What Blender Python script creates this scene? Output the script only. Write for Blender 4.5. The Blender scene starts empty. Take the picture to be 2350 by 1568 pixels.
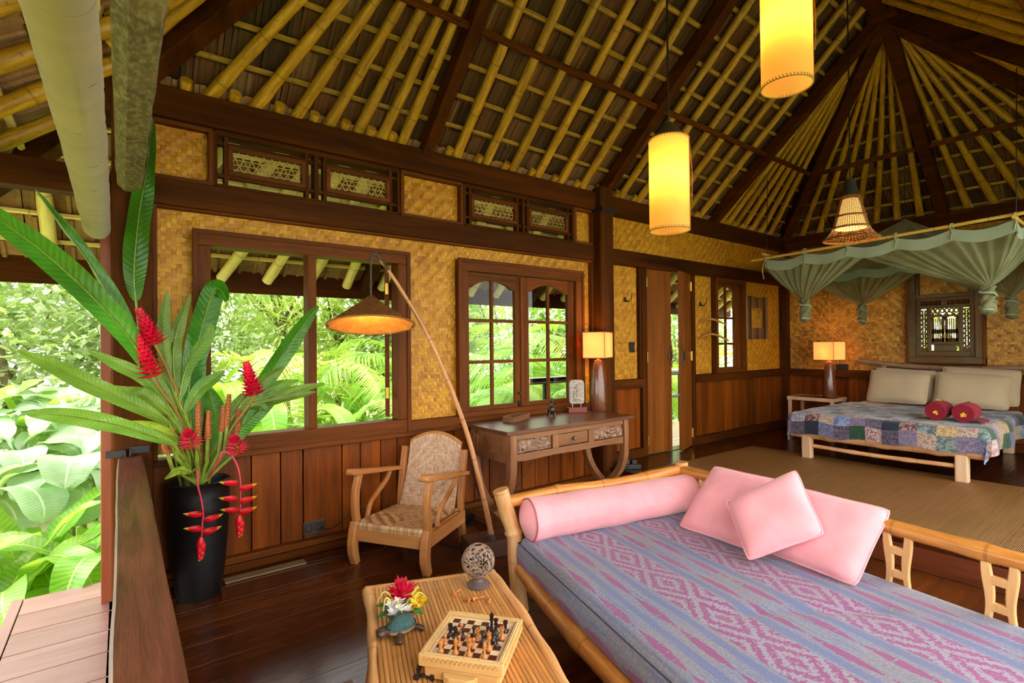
import bpy, math, random
from mathutils import Vector, Matrix, noise as mnoise
R = random.Random(11)
SC = bpy.context.scene
COL = SC.collection
PI = math.pi

# ---------------------------------------------------------------- camera, sky, sun, exposure
cam_d = bpy.data.cameras.new('camera'); cam = bpy.data.objects.new('camera', cam_d); COL.objects.link(cam)
cam_d.sensor_width = 36.0; cam_d.lens = 36.0 * 1181.0 / 2350.0; cam_d.clip_start = 0.05
_y, _p, _r = math.radians(37.2), math.radians(0.475), math.radians(-0.54)
fw = Vector((math.sin(_y) * math.cos(_p), math.cos(_y) * math.cos(_p), math.sin(_p)))
rt = Vector((math.cos(_y), -math.sin(_y), 0)); up = rt.cross(fw)
r2 = math.cos(_r) * rt + math.sin(_r) * up; u2 = -math.sin(_r) * rt + math.cos(_r) * up
cam.matrix_world = Matrix(((r2.x, u2.x, -fw.x, 0), (r2.y, u2.y, -fw.y, 0), (r2.z, u2.z, -fw.z, 1.5), (0, 0, 0, 1)))
SC.camera = cam
wd = bpy.data.worlds.new('overcast_sky'); SC.world = wd; wd.use_nodes = True
wb = wd.node_tree.nodes['Background']; wb.inputs[0].default_value = (1.0, 0.975, 0.92, 1); wb.inputs[1].default_value = 4.4
sun_d = bpy.data.lights.new('sun', 'SUN'); sun_d.energy = 3.0; sun_d.angle = math.radians(35); sun_d.color = (1, 0.96, 0.88)
sun = bpy.data.objects.new('sun', sun_d); COL.objects.link(sun)
sun.rotation_euler = Vector((0.30, -0.62, -0.72)).to_track_quat('-Z', 'Y').to_euler(); sun.location = (-3, 12, 9)
vs = SC.view_settings
vs.view_transform = 'Standard'; vs.look = 'None'; vs.gamma = 1.0; vs.use_curve_mapping = False; vs.exposure = 0.27
SC.cycles.max_bounces = 6; SC.cycles.diffuse_bounces = 4; SC.cycles.glossy_bounces = 3; SC.cycles.transmission_bounces = 4; SC.cycles.transparent_max_bounces = 12
SC.cycles.caustics_reflective = False; SC.cycles.caustics_refractive = False; SC.cycles.use_adaptive_sampling = True; SC.cycles.adaptive_threshold = 0.1; SC.cycles.adaptive_min_samples = 12; SC.cycles.use_denoising = True; SC.cycles.sample_clamp_indirect = 8.0

# ---------------------------------------------------------------- helpers
def srgb(r, g, b):
    f = lambda x: (x / 255 / 12.92) if x <= 10 else ((x / 255 + 0.055) / 1.055) ** 2.4
    return (f(r), f(g), f(b), 1.0)

class MB:
    """collects shapes; build() links them as ONE mesh object"""
    def __init__(s): s.v = []; s.f = []; s.uv = []; s.c = []; s.m = []; s.mi = 0
    def add(s, vs, fs, uvs=None, c=0.5):
        o = len(s.v); s.v += [tuple(p) for p in vs]
        for i, f in enumerate(fs):
            s.f.append(tuple(o + k for k in f)); s.uv.append(uvs[i] if uvs else None); s.c.append(c); s.m.append(s.mi)
        return s
    def box(s, x0, x1, y0, y1, z0, z1, rot=None, piv=None, c=0.5):
        vs = [Vector((x, y, z)) for z in (z0, z1) for y in (y0, y1) for x in (x0, x1)]
        if rot is not None:
            p = Vector(piv) if piv else Vector(((x0 + x1) / 2, (y0 + y1) / 2, (z0 + z1) / 2))
            vs = [p + rot @ (q - p) for q in vs]
        return s.add(vs, [(0, 2, 3, 1), (4, 5, 7, 6), (0, 1, 5, 4), (2, 6, 7, 3), (0, 4, 6, 2), (1, 3, 7, 5)], c=c)
    def bar(s, p, q, w, h, upv=(0, 0, 1)):
        p, q = Vector(p), Vector(q); d = (q - p).normalized(); sd = d.cross(Vector(upv)).normalized() * w / 2; uu = sd.cross(d).normalized() * h / 2
        vs = [a + i * sd + j * uu for a in (p, q) for i, j in ((-1, -1), (1, -1), (1, 1), (-1, 1))]
        return s.add(vs, [(3, 2, 1, 0), (4, 5, 6, 7), (0, 1, 5, 4), (1, 2, 6, 5), (2, 3, 7, 6), (3, 0, 4, 7)])
    def tube(s, pts, r, n=10, cap=True, flat=1.0, c=0.5):
        pts = [Vector(p) for p in pts]; k = len(pts); rr = r if isinstance(r, (list, tuple)) else [r] * k
        vs = []; L = 0; ls = []; ref = None
        for i, p in enumerate(pts):
            d = (pts[min(i + 1, k - 1)] - pts[max(i - 1, 0)]).normalized()
            if ref is None: ref = Vector((0, 0, 1)) if abs(d.z) < 0.9 else Vector((1, 0, 0))
            a = (ref - d * ref.dot(d)).normalized(); b = d.cross(a); ref = a
            if i: L += (p - pts[i - 1]).length
            ls.append(L)
            for j in range(n):
                t = 2 * PI * j / n; vs.append(p + (a * math.cos(t) * flat + b * math.sin(t)) * rr[i])
        fs = []; uv = []
        for i in range(k - 1):
            for j in range(n):
                j2 = (j + 1) % n; fs.append((i * n + j, i * n + j2, i * n + n + j2, i * n + n + j))
                uv.append(((j / n, ls[i]), ((j + 1) / n, ls[i]), ((j + 1) / n, ls[i + 1]), (j / n, ls[i + 1])))
        if cap:
            fs.append(tuple(range(n - 1, -1, -1))); uv.append(tuple((0.5, 0.17) for _ in range(n)))
            fs.append(tuple((k - 1) * n + j for j in range(n))); uv.append(tuple((0.5, 0.17) for _ in range(n)))
        return s.add(vs, fs, uv, c)
    def lathe(s, prof, n=24, cen=(0, 0, 0), c=0.5, sx=1.0, sy=1.0):
        k = len(prof); vs = [(cen[0] + r * math.cos(2 * PI * j / n) * sx, cen[1] + r * math.sin(2 * PI * j / n) * sy, cen[2] + z) for r, z in prof for j in range(n)]
        fs = []; uv = []
        for i in range(k - 1):
            for j in range(n):
                j2 = (j + 1) % n; fs.append((i * n + j, i * n + j2, i * n + n + j2, i * n + n + j))
                uv.append(((j / n, prof[i][1]), ((j + 1) / n, prof[i][1]), ((j + 1) / n, prof[i + 1][1]), (j / n, prof[i + 1][1])))
        return s.add(vs, fs, uv, c)
    def grid(s, fn, nu, nv, c=0.5, closeu=False):
        vs = [fn(i / nu, j / nv) for j in range(nv + 1) for i in range(nu + 1)]; w = nu + 1; fs = []; uv = []
        for j in range(nv):
            for i in range(nu):
                fs.append((j * w + i, j * w + i + 1, (j + 1) * w + i + 1, (j + 1) * w + i))
                uv.append(((i / nu, j / nv), ((i + 1) / nu, j / nv), ((i + 1) / nu, (j + 1) / nv), (i / nu, (j + 1) / nv)))
        return s.add(vs, fs, uv, c)
    def prism(s, poly, d0, d1, mp):
        """extrude a 2D polygon between d0 and d1; mp(a, b, d) gives the point"""
        n = len(poly); vs = [mp(a, b, d) for d in (d0, d1) for a, b in poly]
        fs = [tuple(range(n - 1, -1, -1)), tuple(range(n, 2 * n))] + [(i, (i + 1) % n, n + (i + 1) % n, n + i) for i in range(n)]
        return s.add(vs, fs)
    def xf(s, mat): s.v = [tuple(mat @ Vector(p)) for p in s.v]; return s
    def build(s, name, mat, par=None, smooth=0, bevel=0, world=False, kind=None, label=None, weld=False):
        if world and par is not None:
            Mw = Matrix.Identity(4); q_ = par
            while q_ is not None: Mw = q_.matrix_basis @ Mw; q_ = q_.parent
            s.xf(Mw.inverted())
        me = bpy.data.meshes.new(name); me.from_pydata(s.v, [], s.f)
        ul = me.uv_layers.new(name='UVMap'); ca = me.color_attributes.new('tint', 'FLOAT_COLOR', 'CORNER'); li = 0
        uvd = [0.0] * (2 * len(me.loops)); cd = [0.0] * (4 * len(me.loops))
        for fi, f in enumerate(s.f):
            uvf = s.uv[fi]; c = s.c[fi]; c = c if isinstance(c, tuple) else (c, c, c)
            for k in range(len(f)):
                if uvf: uvd[2 * li] = uvf[k][0]; uvd[2 * li + 1] = uvf[k][1]
                cd[4 * li] = c[0]; cd[4 * li + 1] = c[1]; cd[4 * li + 2] = c[2]; cd[4 * li + 3] = 1; li += 1
        me.uv_layers['UVMap'].data.foreach_set('uv', uvd); me.color_attributes['tint'].data.foreach_set('color', cd)
        for mm in (mat if isinstance(mat, (list, tuple)) else [mat]): me.materials.append(mm)
        if any(s.m): me.polygons.foreach_set('material_index', s.m)
        if smooth:
            me.polygons.foreach_set('use_smooth', [True] * len(me.polygons))
            if smooth < 180: me.set_sharp_from_angle(angle=math.radians(smooth))
        me.update()
        o = bpy.data.objects.new(name, me); COL.objects.link(o)
        if par is not None: o.parent = par
        if bevel:
            b = o.modifiers.new('bevel', 'BEVEL'); b.width = bevel; b.segments = 2; b.limit_method = 'ANGLE'
        if kind: o['kind'] = kind
        if label: o['label'] = label
        return o

def put(name, mesh_obj, par, M4):
    o = mesh_obj.copy(); o.name = name; o.parent = par; o.matrix_basis = M4; COL.objects.link(o); return o
def thing(name, label, cat, loc=(0, 0, 0), rz=0, group=None, kind=None):
    o = bpy.data.objects.new(name, None); COL.objects.link(o); o.empty_display_size = 0.05
    o.location = loc; o.rotation_euler = (0, 0, rz)
    o.matrix_basis = Matrix.Translation(loc) @ Matrix.Rotation(rz, 4, 'Z')
    if kind: o['kind'] = kind
    if label: o['label'] = label
    if cat: o['category'] = cat
    if group: o['group'] = group
    return o
def tag(o, label, cat, group=None, kind=None):
    o['label'] = label; o['category'] = cat
    if group: o['group'] = group
    if kind: o['kind'] = kind
    return o
def dup(root, loc, rz=0, label=None, sc=1.0):
    r = root.copy(); COL.objects.link(r); r.matrix_basis = Matrix.Translation(loc) @ Matrix.Rotation(rz, 4, 'Z') @ Matrix.Scale(sc, 4)
    if label: r['label'] = label
    for ch in list(root.children):
        d = ch.copy(); COL.objects.link(d); d.parent = r; d.matrix_basis = ch.matrix_basis.copy()
        for g in list(ch.children):
            e = g.copy(); COL.objects.link(e); e.parent = d; e.matrix_basis = g.matrix_basis.copy()
    return r
def point_light(name, loc, energy, color, size, par=None):
    l = bpy.data.lights.new(name, 'POINT'); l.energy = energy; l.color = color; l.shadow_soft_size = size
    o = bpy.data.objects.new(name, l); COL.objects.link(o); o.location = loc
    if par: o.parent = par
    return o

# ---------------------------------------------------------------- materials
class NT:
    def __init__(s, name):
        s.mat = bpy.data.materials.new(name); s.mat.use_nodes = True; s.t = s.mat.node_tree; s.p = s.t.nodes['Principled BSDF']; s.out = s.t.nodes['Material Output']
    def n(s, typ, ins=None, **props):
        nd = s.t.nodes.new('ShaderNode' + typ)
        for k, v in props.items(): setattr(nd, k, v)
        for k, v in (ins or {}).items(): s.put(nd.inputs[k], v)
        return nd
    def put(s, sock, v):
        if isinstance(v, bpy.types.NodeSocket): s.t.links.new(v, sock)
        else: sock.default_value = v
    def m(s, op, a, b=0.0, c=0.0): return s.n('Math', {0: a, 1: b, 2: c}, operation=op).outputs[0]
    def mix(s, f, a, b, bt='MIX'):
        nd = s.n('Mix', data_type='RGBA', blend_type=bt); s.put(nd.inputs[0], f); s.put(nd.inputs[6], a); s.put(nd.inputs[7], b); return nd.outputs[2]
    def ramp(s, f, stops, interp='LINEAR'):
        nd = s.n('ValToRGB', {0: f}); e = nd.color_ramp.elements; nd.color_ramp.interpolation = interp
        while len(e) < len(stops): e.new(0.5)
        for i, (p, c) in enumerate(stops): e[i].position = p; e[i].color = c if len(c) == 4 else (*c, 1)
        return nd.outputs[0]
    def co(s, which='Object', scale=(1, 1, 1), loc=None):
        v = s.n('TexCoord').outputs[which]
        if loc is not None: v = s.n('VectorMath', {0: v, 1: loc}, operation='ADD').outputs[0]
        return s.n('Mapping', {0: v, 3: scale}).outputs[0]
    def rnd(s): return s.n('ObjectInfo').outputs['Random']
    def noise(s, vec, scale, detail=4, rough=0.55, dist=0.0):
        return s.n('TexNoise', {'Vector': vec, 'Scale': scale, 'Detail': detail, 'Roughness': rough, 'Distortion': dist}).outputs['Fac']
    def set(s, **k):
        for a, b in k.items(): s.put(s.p.inputs[a.replace('_', ' ')], b)
        return s
    def bump(s, h, strength=0.3, dist=0.01):
        s.put(s.p.inputs['Normal'], s.n('Bump', {'Strength': strength, 'Distance': dist, 'Height': h}).outputs[0]); return s

def plain(name, col, rough=0.5, var=0.12, sc=8, bump=0.0, metal=0.0, **k):
    t = NT(name); ns = t.noise(t.co(), sc, 5)
    d = tuple(x * (1 - var * 2) for x in col[:3]) + (1,); l = tuple(min(1, x * (1 + var * 2)) for x in col[:3]) + (1,)
    t.set(Base_Color=t.ramp(ns, [(0.25, d), (0.75, l)]), Roughness=rough, Metallic=metal, **k)
    if bump: t.bump(t.noise(t.co(), sc * 6, 3), bump, 0.004)
    return t.mat

def wood(name, c1, c2, axis='X', sc=9.0, rough=0.42, bump=0.25, var=0.35, worn=None, spec=0.4):
    t = NT(name); sv = [1, 1, 1]; sv['XYZ'.index(axis)] = 0.07
    r = t.rnd(); off = t.n('CombineXYZ', {0: t.m('MULTIPLY', r, 37.0), 1: t.m('MULTIPLY', r, 71.0), 2: t.m('MULTIPLY', r, 19.0)}).outputs[0]
    v = t.co('Object', tuple(sv), off)
    n1 = t.noise(v, sc, 6, 0.6, 0.6); n2 = t.noise(v, sc * 7, 3, 0.6)
    f = t.m('ADD', t.m('MULTIPLY', n1, 0.72), t.m('MULTIPLY', n2, 0.28))
    colr = t.ramp(f, [(0.3, c1), (0.5, tuple((a * 0.55 + b * 0.45) for a, b in zip(c1, c2))), (0.72, c2)])
    if worn:
        n3 = t.noise(t.co('Object', (1, 1, 1), off), 2.2, 5, 0.65); colr = t.mix(t.ramp(n3, [(0.45, (0, 0, 0)), (0.75, (1, 1, 1))]), colr, worn)
    hs = t.n('HueSaturation', {'Saturation': 1.0, 'Value': t.m('ADD', 1 - var / 2, t.m('MULTIPLY', r, var)), 'Color': colr}).outputs[0]
    t.set(Base_Color=hs, Roughness=t.m('ADD', rough - 0.08, t.m('MULTIPLY', n2, 0.2)), Specular_IOR_Level=spec)
    t.bump(f, bump, 0.006); return t.mat

def bamboo(name, c1, c2, node=0.36, rough=0.4, dark=0.35, spots=0.0):
    t = NT(name); r = t.rnd(); uv = t.n('TexCoord').outputs['UV']; sp = t.n('SeparateXYZ', {0: uv})
    vv = t.m('ADD', sp.outputs[1], t.m('MULTIPLY', r, 3.0)); fr = t.m('FRACT', t.m('DIVIDE', vv, node))
    off = t.n('CombineXYZ', {0: t.m('MULTIPLY', r, 37.0), 1: t.m('MULTIPLY', r, 71.0), 2: 0.0}).outputs[0]
    nv = t.n('CombineXYZ', {0: t.m('MULTIPLY', sp.outputs[0], 3.0), 1: t.m('MULTIPLY', vv, 1.5), 2: t.m('MULTIPLY', r, 20.0)}).outputs[0]
    f = t.noise(nv, 3.0, 5, 0.6)
    colr = t.ramp(f, [(0.3, c1), (0.7, c2)])
    if spots: colr = t.mix(t.ramp(t.noise(t.co('Object', (1, 1, 1), off), 60, 3), [(0.6, (0, 0, 0)), (0.68, (spots, spots, spots))]), colr, tuple(x * 0.25 for x in c1[:3]) + (1,))
    ring = t.m('LESS_THAN', fr, 0.035)
    colr = t.mix(t.m('MULTIPLY', ring, dark), colr, tuple(x * 0.3 for x in c1[:3]) + (1,))
    hs = t.n('HueSaturation', {'Value': t.m('ADD', 0.8, t.m('MULTIPLY', r, 0.35)), 'Color': colr}).outputs[0]
    t.set(Base_Color=hs, Roughness=rough); t.bump(t.m('ADD', t.m('MULTIPLY', t.m('ABSOLUTE', t.m('SUBTRACT', fr, 0.02)), -1.0), t.m('MULTIPLY', f, 0.2)), 0.25, 0.01)
    return t.mat

def weave_mat(name, c1, c2, lines=4.0, rough=0.38):
    t = NT(name); uv = t.n('TexCoord').outputs['UV']; sp = t.n('SeparateXYZ', {0: uv}); tint = t.n('Attribute', attribute_name='tint').outputs['Fac']
    fr = t.m('FRACT', t.m('MULTIPLY', sp.outputs[0], lines)); prof = t.m('SUBTRACT', 1.0, t.m('POWER', t.m('ABSOLUTE', t.m('SUBTRACT', t.m('MULTIPLY', fr, 2.0), 1.0)), 4.0))
    ns = t.noise(t.co(), 30, 3); big = t.noise(t.co(), 1.3, 3)
    f = t.m('ADD', t.m('MULTIPLY', tint, 0.36), t.m('ADD', t.m('MULTIPLY', ns, 0.3), t.m('MULTIPLY', big, 0.35)))
    colr = t.ramp(f, [(0.25, c1), (0.8, c2)])
    gap = t.ramp(prof, [(0.0, (0.22, 0.15, 0.08)), (0.7, (1, 1, 1))])
    colr = t.mix(1.0, colr, gap, 'MULTIPLY')
    t.set(Base_Color=colr, Roughness=rough); t.bump(prof, 0.5, 0.003); return t.mat

def fabric(name, col, rough=0.85, var=0.1, sc=3.0, weave=900.0, sheen=0.3):
    t = NT(name); n1 = t.noise(t.co(), sc, 4); n2 = t.noise(t.co(), weave / 4, 2)
    d = tuple(x * (1 - var) for x in col[:3]) + (1,); l = tuple(min(1, x * (1 + var)) for x in col[:3]) + (1,)
    t.set(Base_Color=t.ramp(n1, [(0.3, d), (0.7, l)]), Roughness=rough, Sheen_Weight=sheen)
    t.bump(t.m('ADD', t.m('MULTIPLY', n2, 0.35), n1), 0.35, 0.006); return t.mat

def leaf_mat(name, c1, c2, rib, veins=26.0, trans=0.35, rough=0.4):
    t = NT(name); uv = t.n('TexCoord').outputs['UV']; sp = t.n('SeparateXYZ', {0: uv}); a = t.m('ABSOLUTE', t.m('SUBTRACT', t.m('MULTIPLY', sp.outputs[0], 2.0), 1.0))
    ph = t.m('SUBTRACT', t.m('MULTIPLY', sp.outputs[1], veins), t.m('MULTIPLY', a, 1.5)); w = t.m('ADD', t.m('MULTIPLY', t.m('SINE', t.m('MULTIPLY', ph, 6.283)), 0.5), 0.5)
    f = t.m('ADD', t.m('MULTIPLY', t.noise(t.co(), 4, 3), 0.86), t.m('MULTIPLY', w, 0.14))
    colr = t.ramp(f, [(0.3, c1), (0.72, c2)]); colr = t.mix(t.m('LESS_THAN', a, 0.05), colr, rib)
    hs = t.n('HueSaturation', {'Value': t.m('ADD', 0.8, t.m('MULTIPLY', t.rnd(), 0.4)), 'Hue': t.m('ADD', 0.485, t.m('MULTIPLY', t.rnd(), 0.03)), 'Color': colr}).outputs[0]
    t.set(Base_Color=hs, Roughness=rough); t.bump(w, 0.2, 0.004)
    tr = t.n('BsdfTranslucent', {0: t.mix(0.5, hs, (0.55, 0.8, 0.05, 1))}).outputs[0]
    ms = t.n('MixShader', {0: trans, 1: t.p.outputs[0], 2: tr}).outputs[0]; t.t.links.new(ms, t.out.inputs[0]); return t.mat

def glow(name, col, strength, sc=6.0):
    t = NT(name); n = t.noise(t.co(), sc, 4); cc = t.ramp(n, [(0.2, tuple(x * 0.8 for x in col[:3])), (0.8, col[:3])])
    t.set(Base_Color=col, Roughness=0.6, Emission_Color=cc, Emission_Strength=strength); return t.mat

def shade_mat(name, col, emit, trans=.6):
    t = NT(name); n = t.noise(t.co(), 6, 4); cc = t.ramp(n, [(0.2, tuple(x * 0.85 for x in col[:3])), (0.8, col[:3])])
    t.set(Base_Color=cc, Roughness=0.6, Emission_Color=cc, Emission_Strength=emit); tr = t.n('BsdfTranslucent', {0: cc}).outputs[0]
    t.t.links.new(t.n('MixShader', {0: trans, 1: t.p.outputs[0], 2: tr}).outputs[0], t.out.inputs[0]); return t.mat
BW1, BW2 = srgb(38, 17, 3), srgb(98, 50, 9)
M_beamX = wood('dark_timber_x', BW1, BW2, 'X', 7, 0.58, 0.3, 0.3, None, 0.08)
M_beamY = wood('dark_timber_y', BW1, BW2, 'Y', 7, 0.58, 0.3, 0.3, None, 0.08)
M_beamZ = wood('dark_timber_z', BW1, srgb(100, 52, 10), 'Z', 7, 0.58, 0.3, 0.3, None, 0.08)
M_frameX = wood('window_timber_x', srgb(64, 30, 5), srgb(130, 70, 18), 'X', 9, 0.5, 0.25, 0.25, None, 0.12)
M_frameZ = wood('window_timber_z', srgb(64, 30, 5), srgb(130, 70, 18), 'Z', 9, 0.5, 0.25, 0.25, None, 0.12)
M_plankZ = wood('wainscot_wood', srgb(60, 26, 3), srgb(152, 76, 14), 'Z', 6, 0.4, 0.3, 0.45, None, 0.16)
M_doorZ = wood('door_wood', srgb(92, 46, 8), srgb(154, 88, 26), 'Z', 5, 0.36, 0.15, 0.15, None, 0.3)
M_floor = wood('floor_wood', srgb(38, 16, 5), srgb(110, 56, 20), 'X', 4.5, 0.2, 0.12, 0.45)
M_plat = wood('platform_wood', srgb(40, 14, 7), srgb(84, 36, 18), 'X', 4.5, 0.2, 0.1, 0.3)
M_rafter = bamboo('rafter_bamboo', srgb(150, 104, 16), srgb(216, 168, 44), 0.42, 0.4, 0.4, 0.5)
M_batten = bamboo('batten_bamboo', srgb(150, 112, 40), srgb(206, 168, 78), 0.5, 0.5, 0.3)
M_skirt_lit = bamboo('eave_bamboo_lit', srgb(226, 190, 104), srgb(252, 234, 168), 0.45, 0.4, 0.4)  # rafter bamboo lightened, its colour carries the ground light on the eave underside
M_weave = weave_mat('bamboo_weave', srgb(178, 114, 8), srgb(232, 170, 36))
M_weave2 = weave_mat('bamboo_weave_end', srgb(150, 98, 16), srgb(226, 168, 62), 3.0, 0.3)
M_black = plain('black_metal', srgb(26, 25, 25), 0.5, 0.2, 20)
M_brass = plain('brass', srgb(200, 160, 70), 0.3, 0.15, 30, metal=0.9)
M_dark = plain('dark_gap', srgb(24, 14, 8), 0.8)
# ---------------------------------------------------------------- ROOF (seen from below)
roof = thing('ceiling', 'open hip roof of bamboo rafters, battens and brown clay tiles', None, kind='structure')
t = NT('clay_tile'); r_ = t.rnd(); tint = t.n('Attribute', attribute_name='tint').outputs['Fac']; rv = t.m('FRACT', t.m('ADD', r_, t.m('MULTIPLY', tint, 3.7)))
uvs_ = t.n('SeparateXYZ', {0: t.n('TexCoord').outputs['UV']})
gv = t.m('SINE', t.m('MULTIPLY', uvs_.outputs[0], 150.0)); nn = t.noise(t.co(), 5, 5)
cc = t.ramp(t.m('ADD', t.m('MULTIPLY', rv, 0.65), t.m('MULTIPLY', nn, 0.45)), [(0.15, srgb(56, 35, 22)), (0.5, srgb(92, 62, 38)), (0.72, srgb(112, 68, 40)), (0.95, srgb(140, 112, 84))])
t.set(Base_Color=t.mix(t.ramp(gv, [(0.0, (0, 0, 0)), (0.4, (0.0, 0.0, 0.0)), (0.9, (0.35, 0.35, 0.35))]), cc, srgb(46, 30, 20)), Roughness=0.8); t.bump(gv, 0.5, 0.004)
M_tile = t.mat
M_tile_lit = wood('clay_tile_eave_lit', srgb(120, 84, 56), srgb(186, 142, 102), 'Y', 8, .8, .3, .4)  # clay tile made paler: bounce light under the eave is put into the colour
M_under = plain('roof_felt', srgb(40, 28, 20), 0.9)
TW, TG = 0.19, 0.25
def tile_geo(mb, M4=None, c=0.5):
    sec = [(-.093, .0), (-.06, .002), (-.052, -.016), (-.03, -.016), (-.022, .002), (.06, .002), (.066, -.008), (.093, -.008)]
    vs = [Vector((x, y, z)) for y in (-.02, TG + .03) for x, z in sec]; vs = [M4 @ p for p in vs] if M4 else vs
    k = len(sec); mb.add(vs, [(i, i + 1, k + i + 1, k + i) for i in range(k - 1)], [((sec[i][0], 0), (sec[i + 1][0], 0), (sec[i + 1][0], 1), (sec[i][0], 1)) for i in range(k - 1)], c)
_tm = MB(); tile_geo(_tm); TILE = _tm.build('tile', M_tile); COL.objects.unlink(TILE)
rest = MB(); rest2 = MB(); individual = []
def plane_fr(E0, e, s): n = e.cross(s).normalized(); n = n if n.z > 0 else -n; return Matrix.Translation(E0) @ Matrix(((e.x, s.x, n.x, 0), (e.y, s.y, n.y, 0), (e.z, s.z, n.z, 0), (0, 0, 0, 1)))
def lay_tiles(F, Le, Ls, r0, r1, off, indiv):
    rows = int(Ls / TG) + 1
    for j in range(rows):
        b = j * TG - 0.05
        for i in range(-1, int(Le / TW) + 2):
            a = i * TW + (j % 2) * TW * 0.0 + 0.05; bc = b + TG / 2
            if a < r0 * bc / Ls - 0.1 or a > Le - (Le - r1) * bc / Ls + 0.1 or bc > Ls: continue
            M4 = F @ Matrix.Translation((a, b, off)) @ Matrix.Rotation(math.radians(-3.0 + R.uniform(-.5, .5)), 4, 'X') @ Matrix.Rotation(R.uniform(-.02, .02), 4, 'Z')
            if indiv: individual.append(((M4.translation - cam.location if False else M4.translation - Vector((0, 0, 1.5))).length, M4))
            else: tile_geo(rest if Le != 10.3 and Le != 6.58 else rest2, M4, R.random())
def battens(F, Le, Ls, r0, r1, off, rad=0.014, mat=None):
    for j in range(0, int(Ls / TG) + 1):
        b = j * TG + 0.02
        a0 = r0 * b / Ls; a1 = Le - (Le - r1) * b / Ls
        if a1 - a0 < 0.1: continue
        mb = MB(); n = 8; pts = [F @ Vector((a0 + (a1 - a0) * k / n, b + R.uniform(-.008, .008), off)) for k in range(n + 1)]
        mb.tube(pts, 0.022, 6, True, 0.9).build('batten', mat or M_batten, roof, smooth=60)
HX, HY0, HY1, ZE, ZR = 8.43, -0.146, 3.93, 3.15, 5.02
AP = [Vector((2.05, 1.892, ZR)), Vector((6.38, 1.892, ZR))]
defs = []
for E0, e, Le, rise_v, r0, r1 in ((Vector((0, HY1, ZE)), Vector((1, 0, 0)), HX, Vector((0, -2.038, 1.87)), 2.05, 6.38), (Vector((HX, HY1, ZE)), Vector((0, -1, 0)), 4.076, Vector((-2.05, 0, 1.87)), 2.038, 2.038),
                              (Vector((HX, HY0, ZE)), Vector((-1, 0, 0)), HX, Vector((0, 2.038, 1.87)), 2.05, 6.38), (Vector((0, HY0, ZE)), Vector((0, 1, 0)), 4.076, Vector((2.05, 0, 1.87)), 2.038, 2.038)):
    Ls = rise_v.length; F = plane_fr(E0, e, rise_v.normalized()); defs.append((F, Le, Ls, r0, r1))
def rafter(p, q, r0, r1, mat=M_rafter, name='rafter', n=12):
    mb = MB(); p, q = Vector(p), Vector(q); L = (q - p).length; pts = []; rr = []; k = max(3, int(L / 0.11)); nd = R.uniform(0, .4); jx = Vector((R.uniform(-.012, .012), R.uniform(-.012, .012), 0))
    for i in range(k + 1):
        u = i / k; d = u * L; pts.append(p.lerp(q, u) + jx * math.sin(u * 5)); rr.append((r0 + (r1 - r0) * u) * (1.0 + (0.1 if ((d + nd) % 0.42) < 0.11 else 0.0)))
    return mb.tube(pts, rr, n).build(name, mat, roof, smooth=60)
for k, (F, Le, Ls, r0, r1) in enumerate(defs):
    lay_tiles(F, Le, Ls, r0, r1, 0.085, k == 0); battens(F, Le, Ls, r0, r1, 0.052)
    fans = [0.075, 0.125, 0.125, 0.12, 0.115, 0.11, 0.105]
    acc = 0.12
    if k in (0, 2):
        xs = [0.42, 0.70, 0.98, 1.22, 1.45, 1.65, 1.83]
        for i, a in enumerate(xs):
            f = (i + 0.5) / 7
            rafter(F @ Vector((a, -0.06, 0)), F @ Vector((r0 - 0.22 + 0.2 * f, Ls - 0.28, 0)), 0.043, 0.022)
            rafter(F @ Vector((Le - a, -0.06, 0)), F @ Vector((r1 + 0.22 - 0.2 * f, Ls - 0.28, 0)), 0.043, 0.022)
        for i in range(1, 14):
            if i == 7: continue
            a = 2.05 + (6.38 - 2.05) * i / 14; rafter(F @ Vector((a, -0.06, 0)), F @ Vector((a, Ls - .03, 0)), 0.042, 0.034)
    else:
        for i in range(1, 16):
            if i == 8: continue
            a = Le * i / 16; f = (i - 8) / 8; rafter(F @ Vector((a, -0.06, 0)), F @ Vector((r0 + 0.16 * f, Ls - 0.3, 0)), 0.043, 0.022)
    # felt above the tiles
    P = [F @ Vector(q) for q in ((-.3, -.15, .13), (Le + .3, -.15, .13), (r1, Ls + .12, .13), (r0, Ls + .12, .13))]
    if r0 == r1: P = P[:3]
    MB().add(P, [tuple(range(len(P)))]).build('roof_felt', M_under, roof)
def timber(p, q, w, h, name='timber_rafter', mat=None): return MB().bar(p, q, w, h).build(name, mat or M_beamY, roof, bevel=0.008)
for cx, cy, ap in ((0, HY1, 0), (HX, HY1, 1), (HX, HY0, 1), (0, HY0, 0)): timber(Vector((cx, cy, ZE - .04)), AP[ap] + Vector((0, 0, -.1)), 0.13, 0.16)
for x in (2.05, 4.215, 6.38):
    for y in (HY0, HY1): timber((x, y, ZE - .03), (x, 1.892, ZR - .08), 0.1, 0.13)
for x, ap in ((0, 0), (HX, 1)): timber((x, 1.892, ZE - .03), AP[ap] + Vector((0, 0, -.08)), 0.12, 0.14)
timber((1.9, 1.892, ZR - .03), (6.53, 1.892, ZR - .03), 0.14, 0.2, 'ridge_beam', M_beamX)
for ap in AP: MB().box(ap.x - .13, ap.x + .13, 1.892 - .13, 1.892 + .13, ZR - .17, ZR - .05).build('apex_block', M_beamX, roof, bevel=.01)
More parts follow.
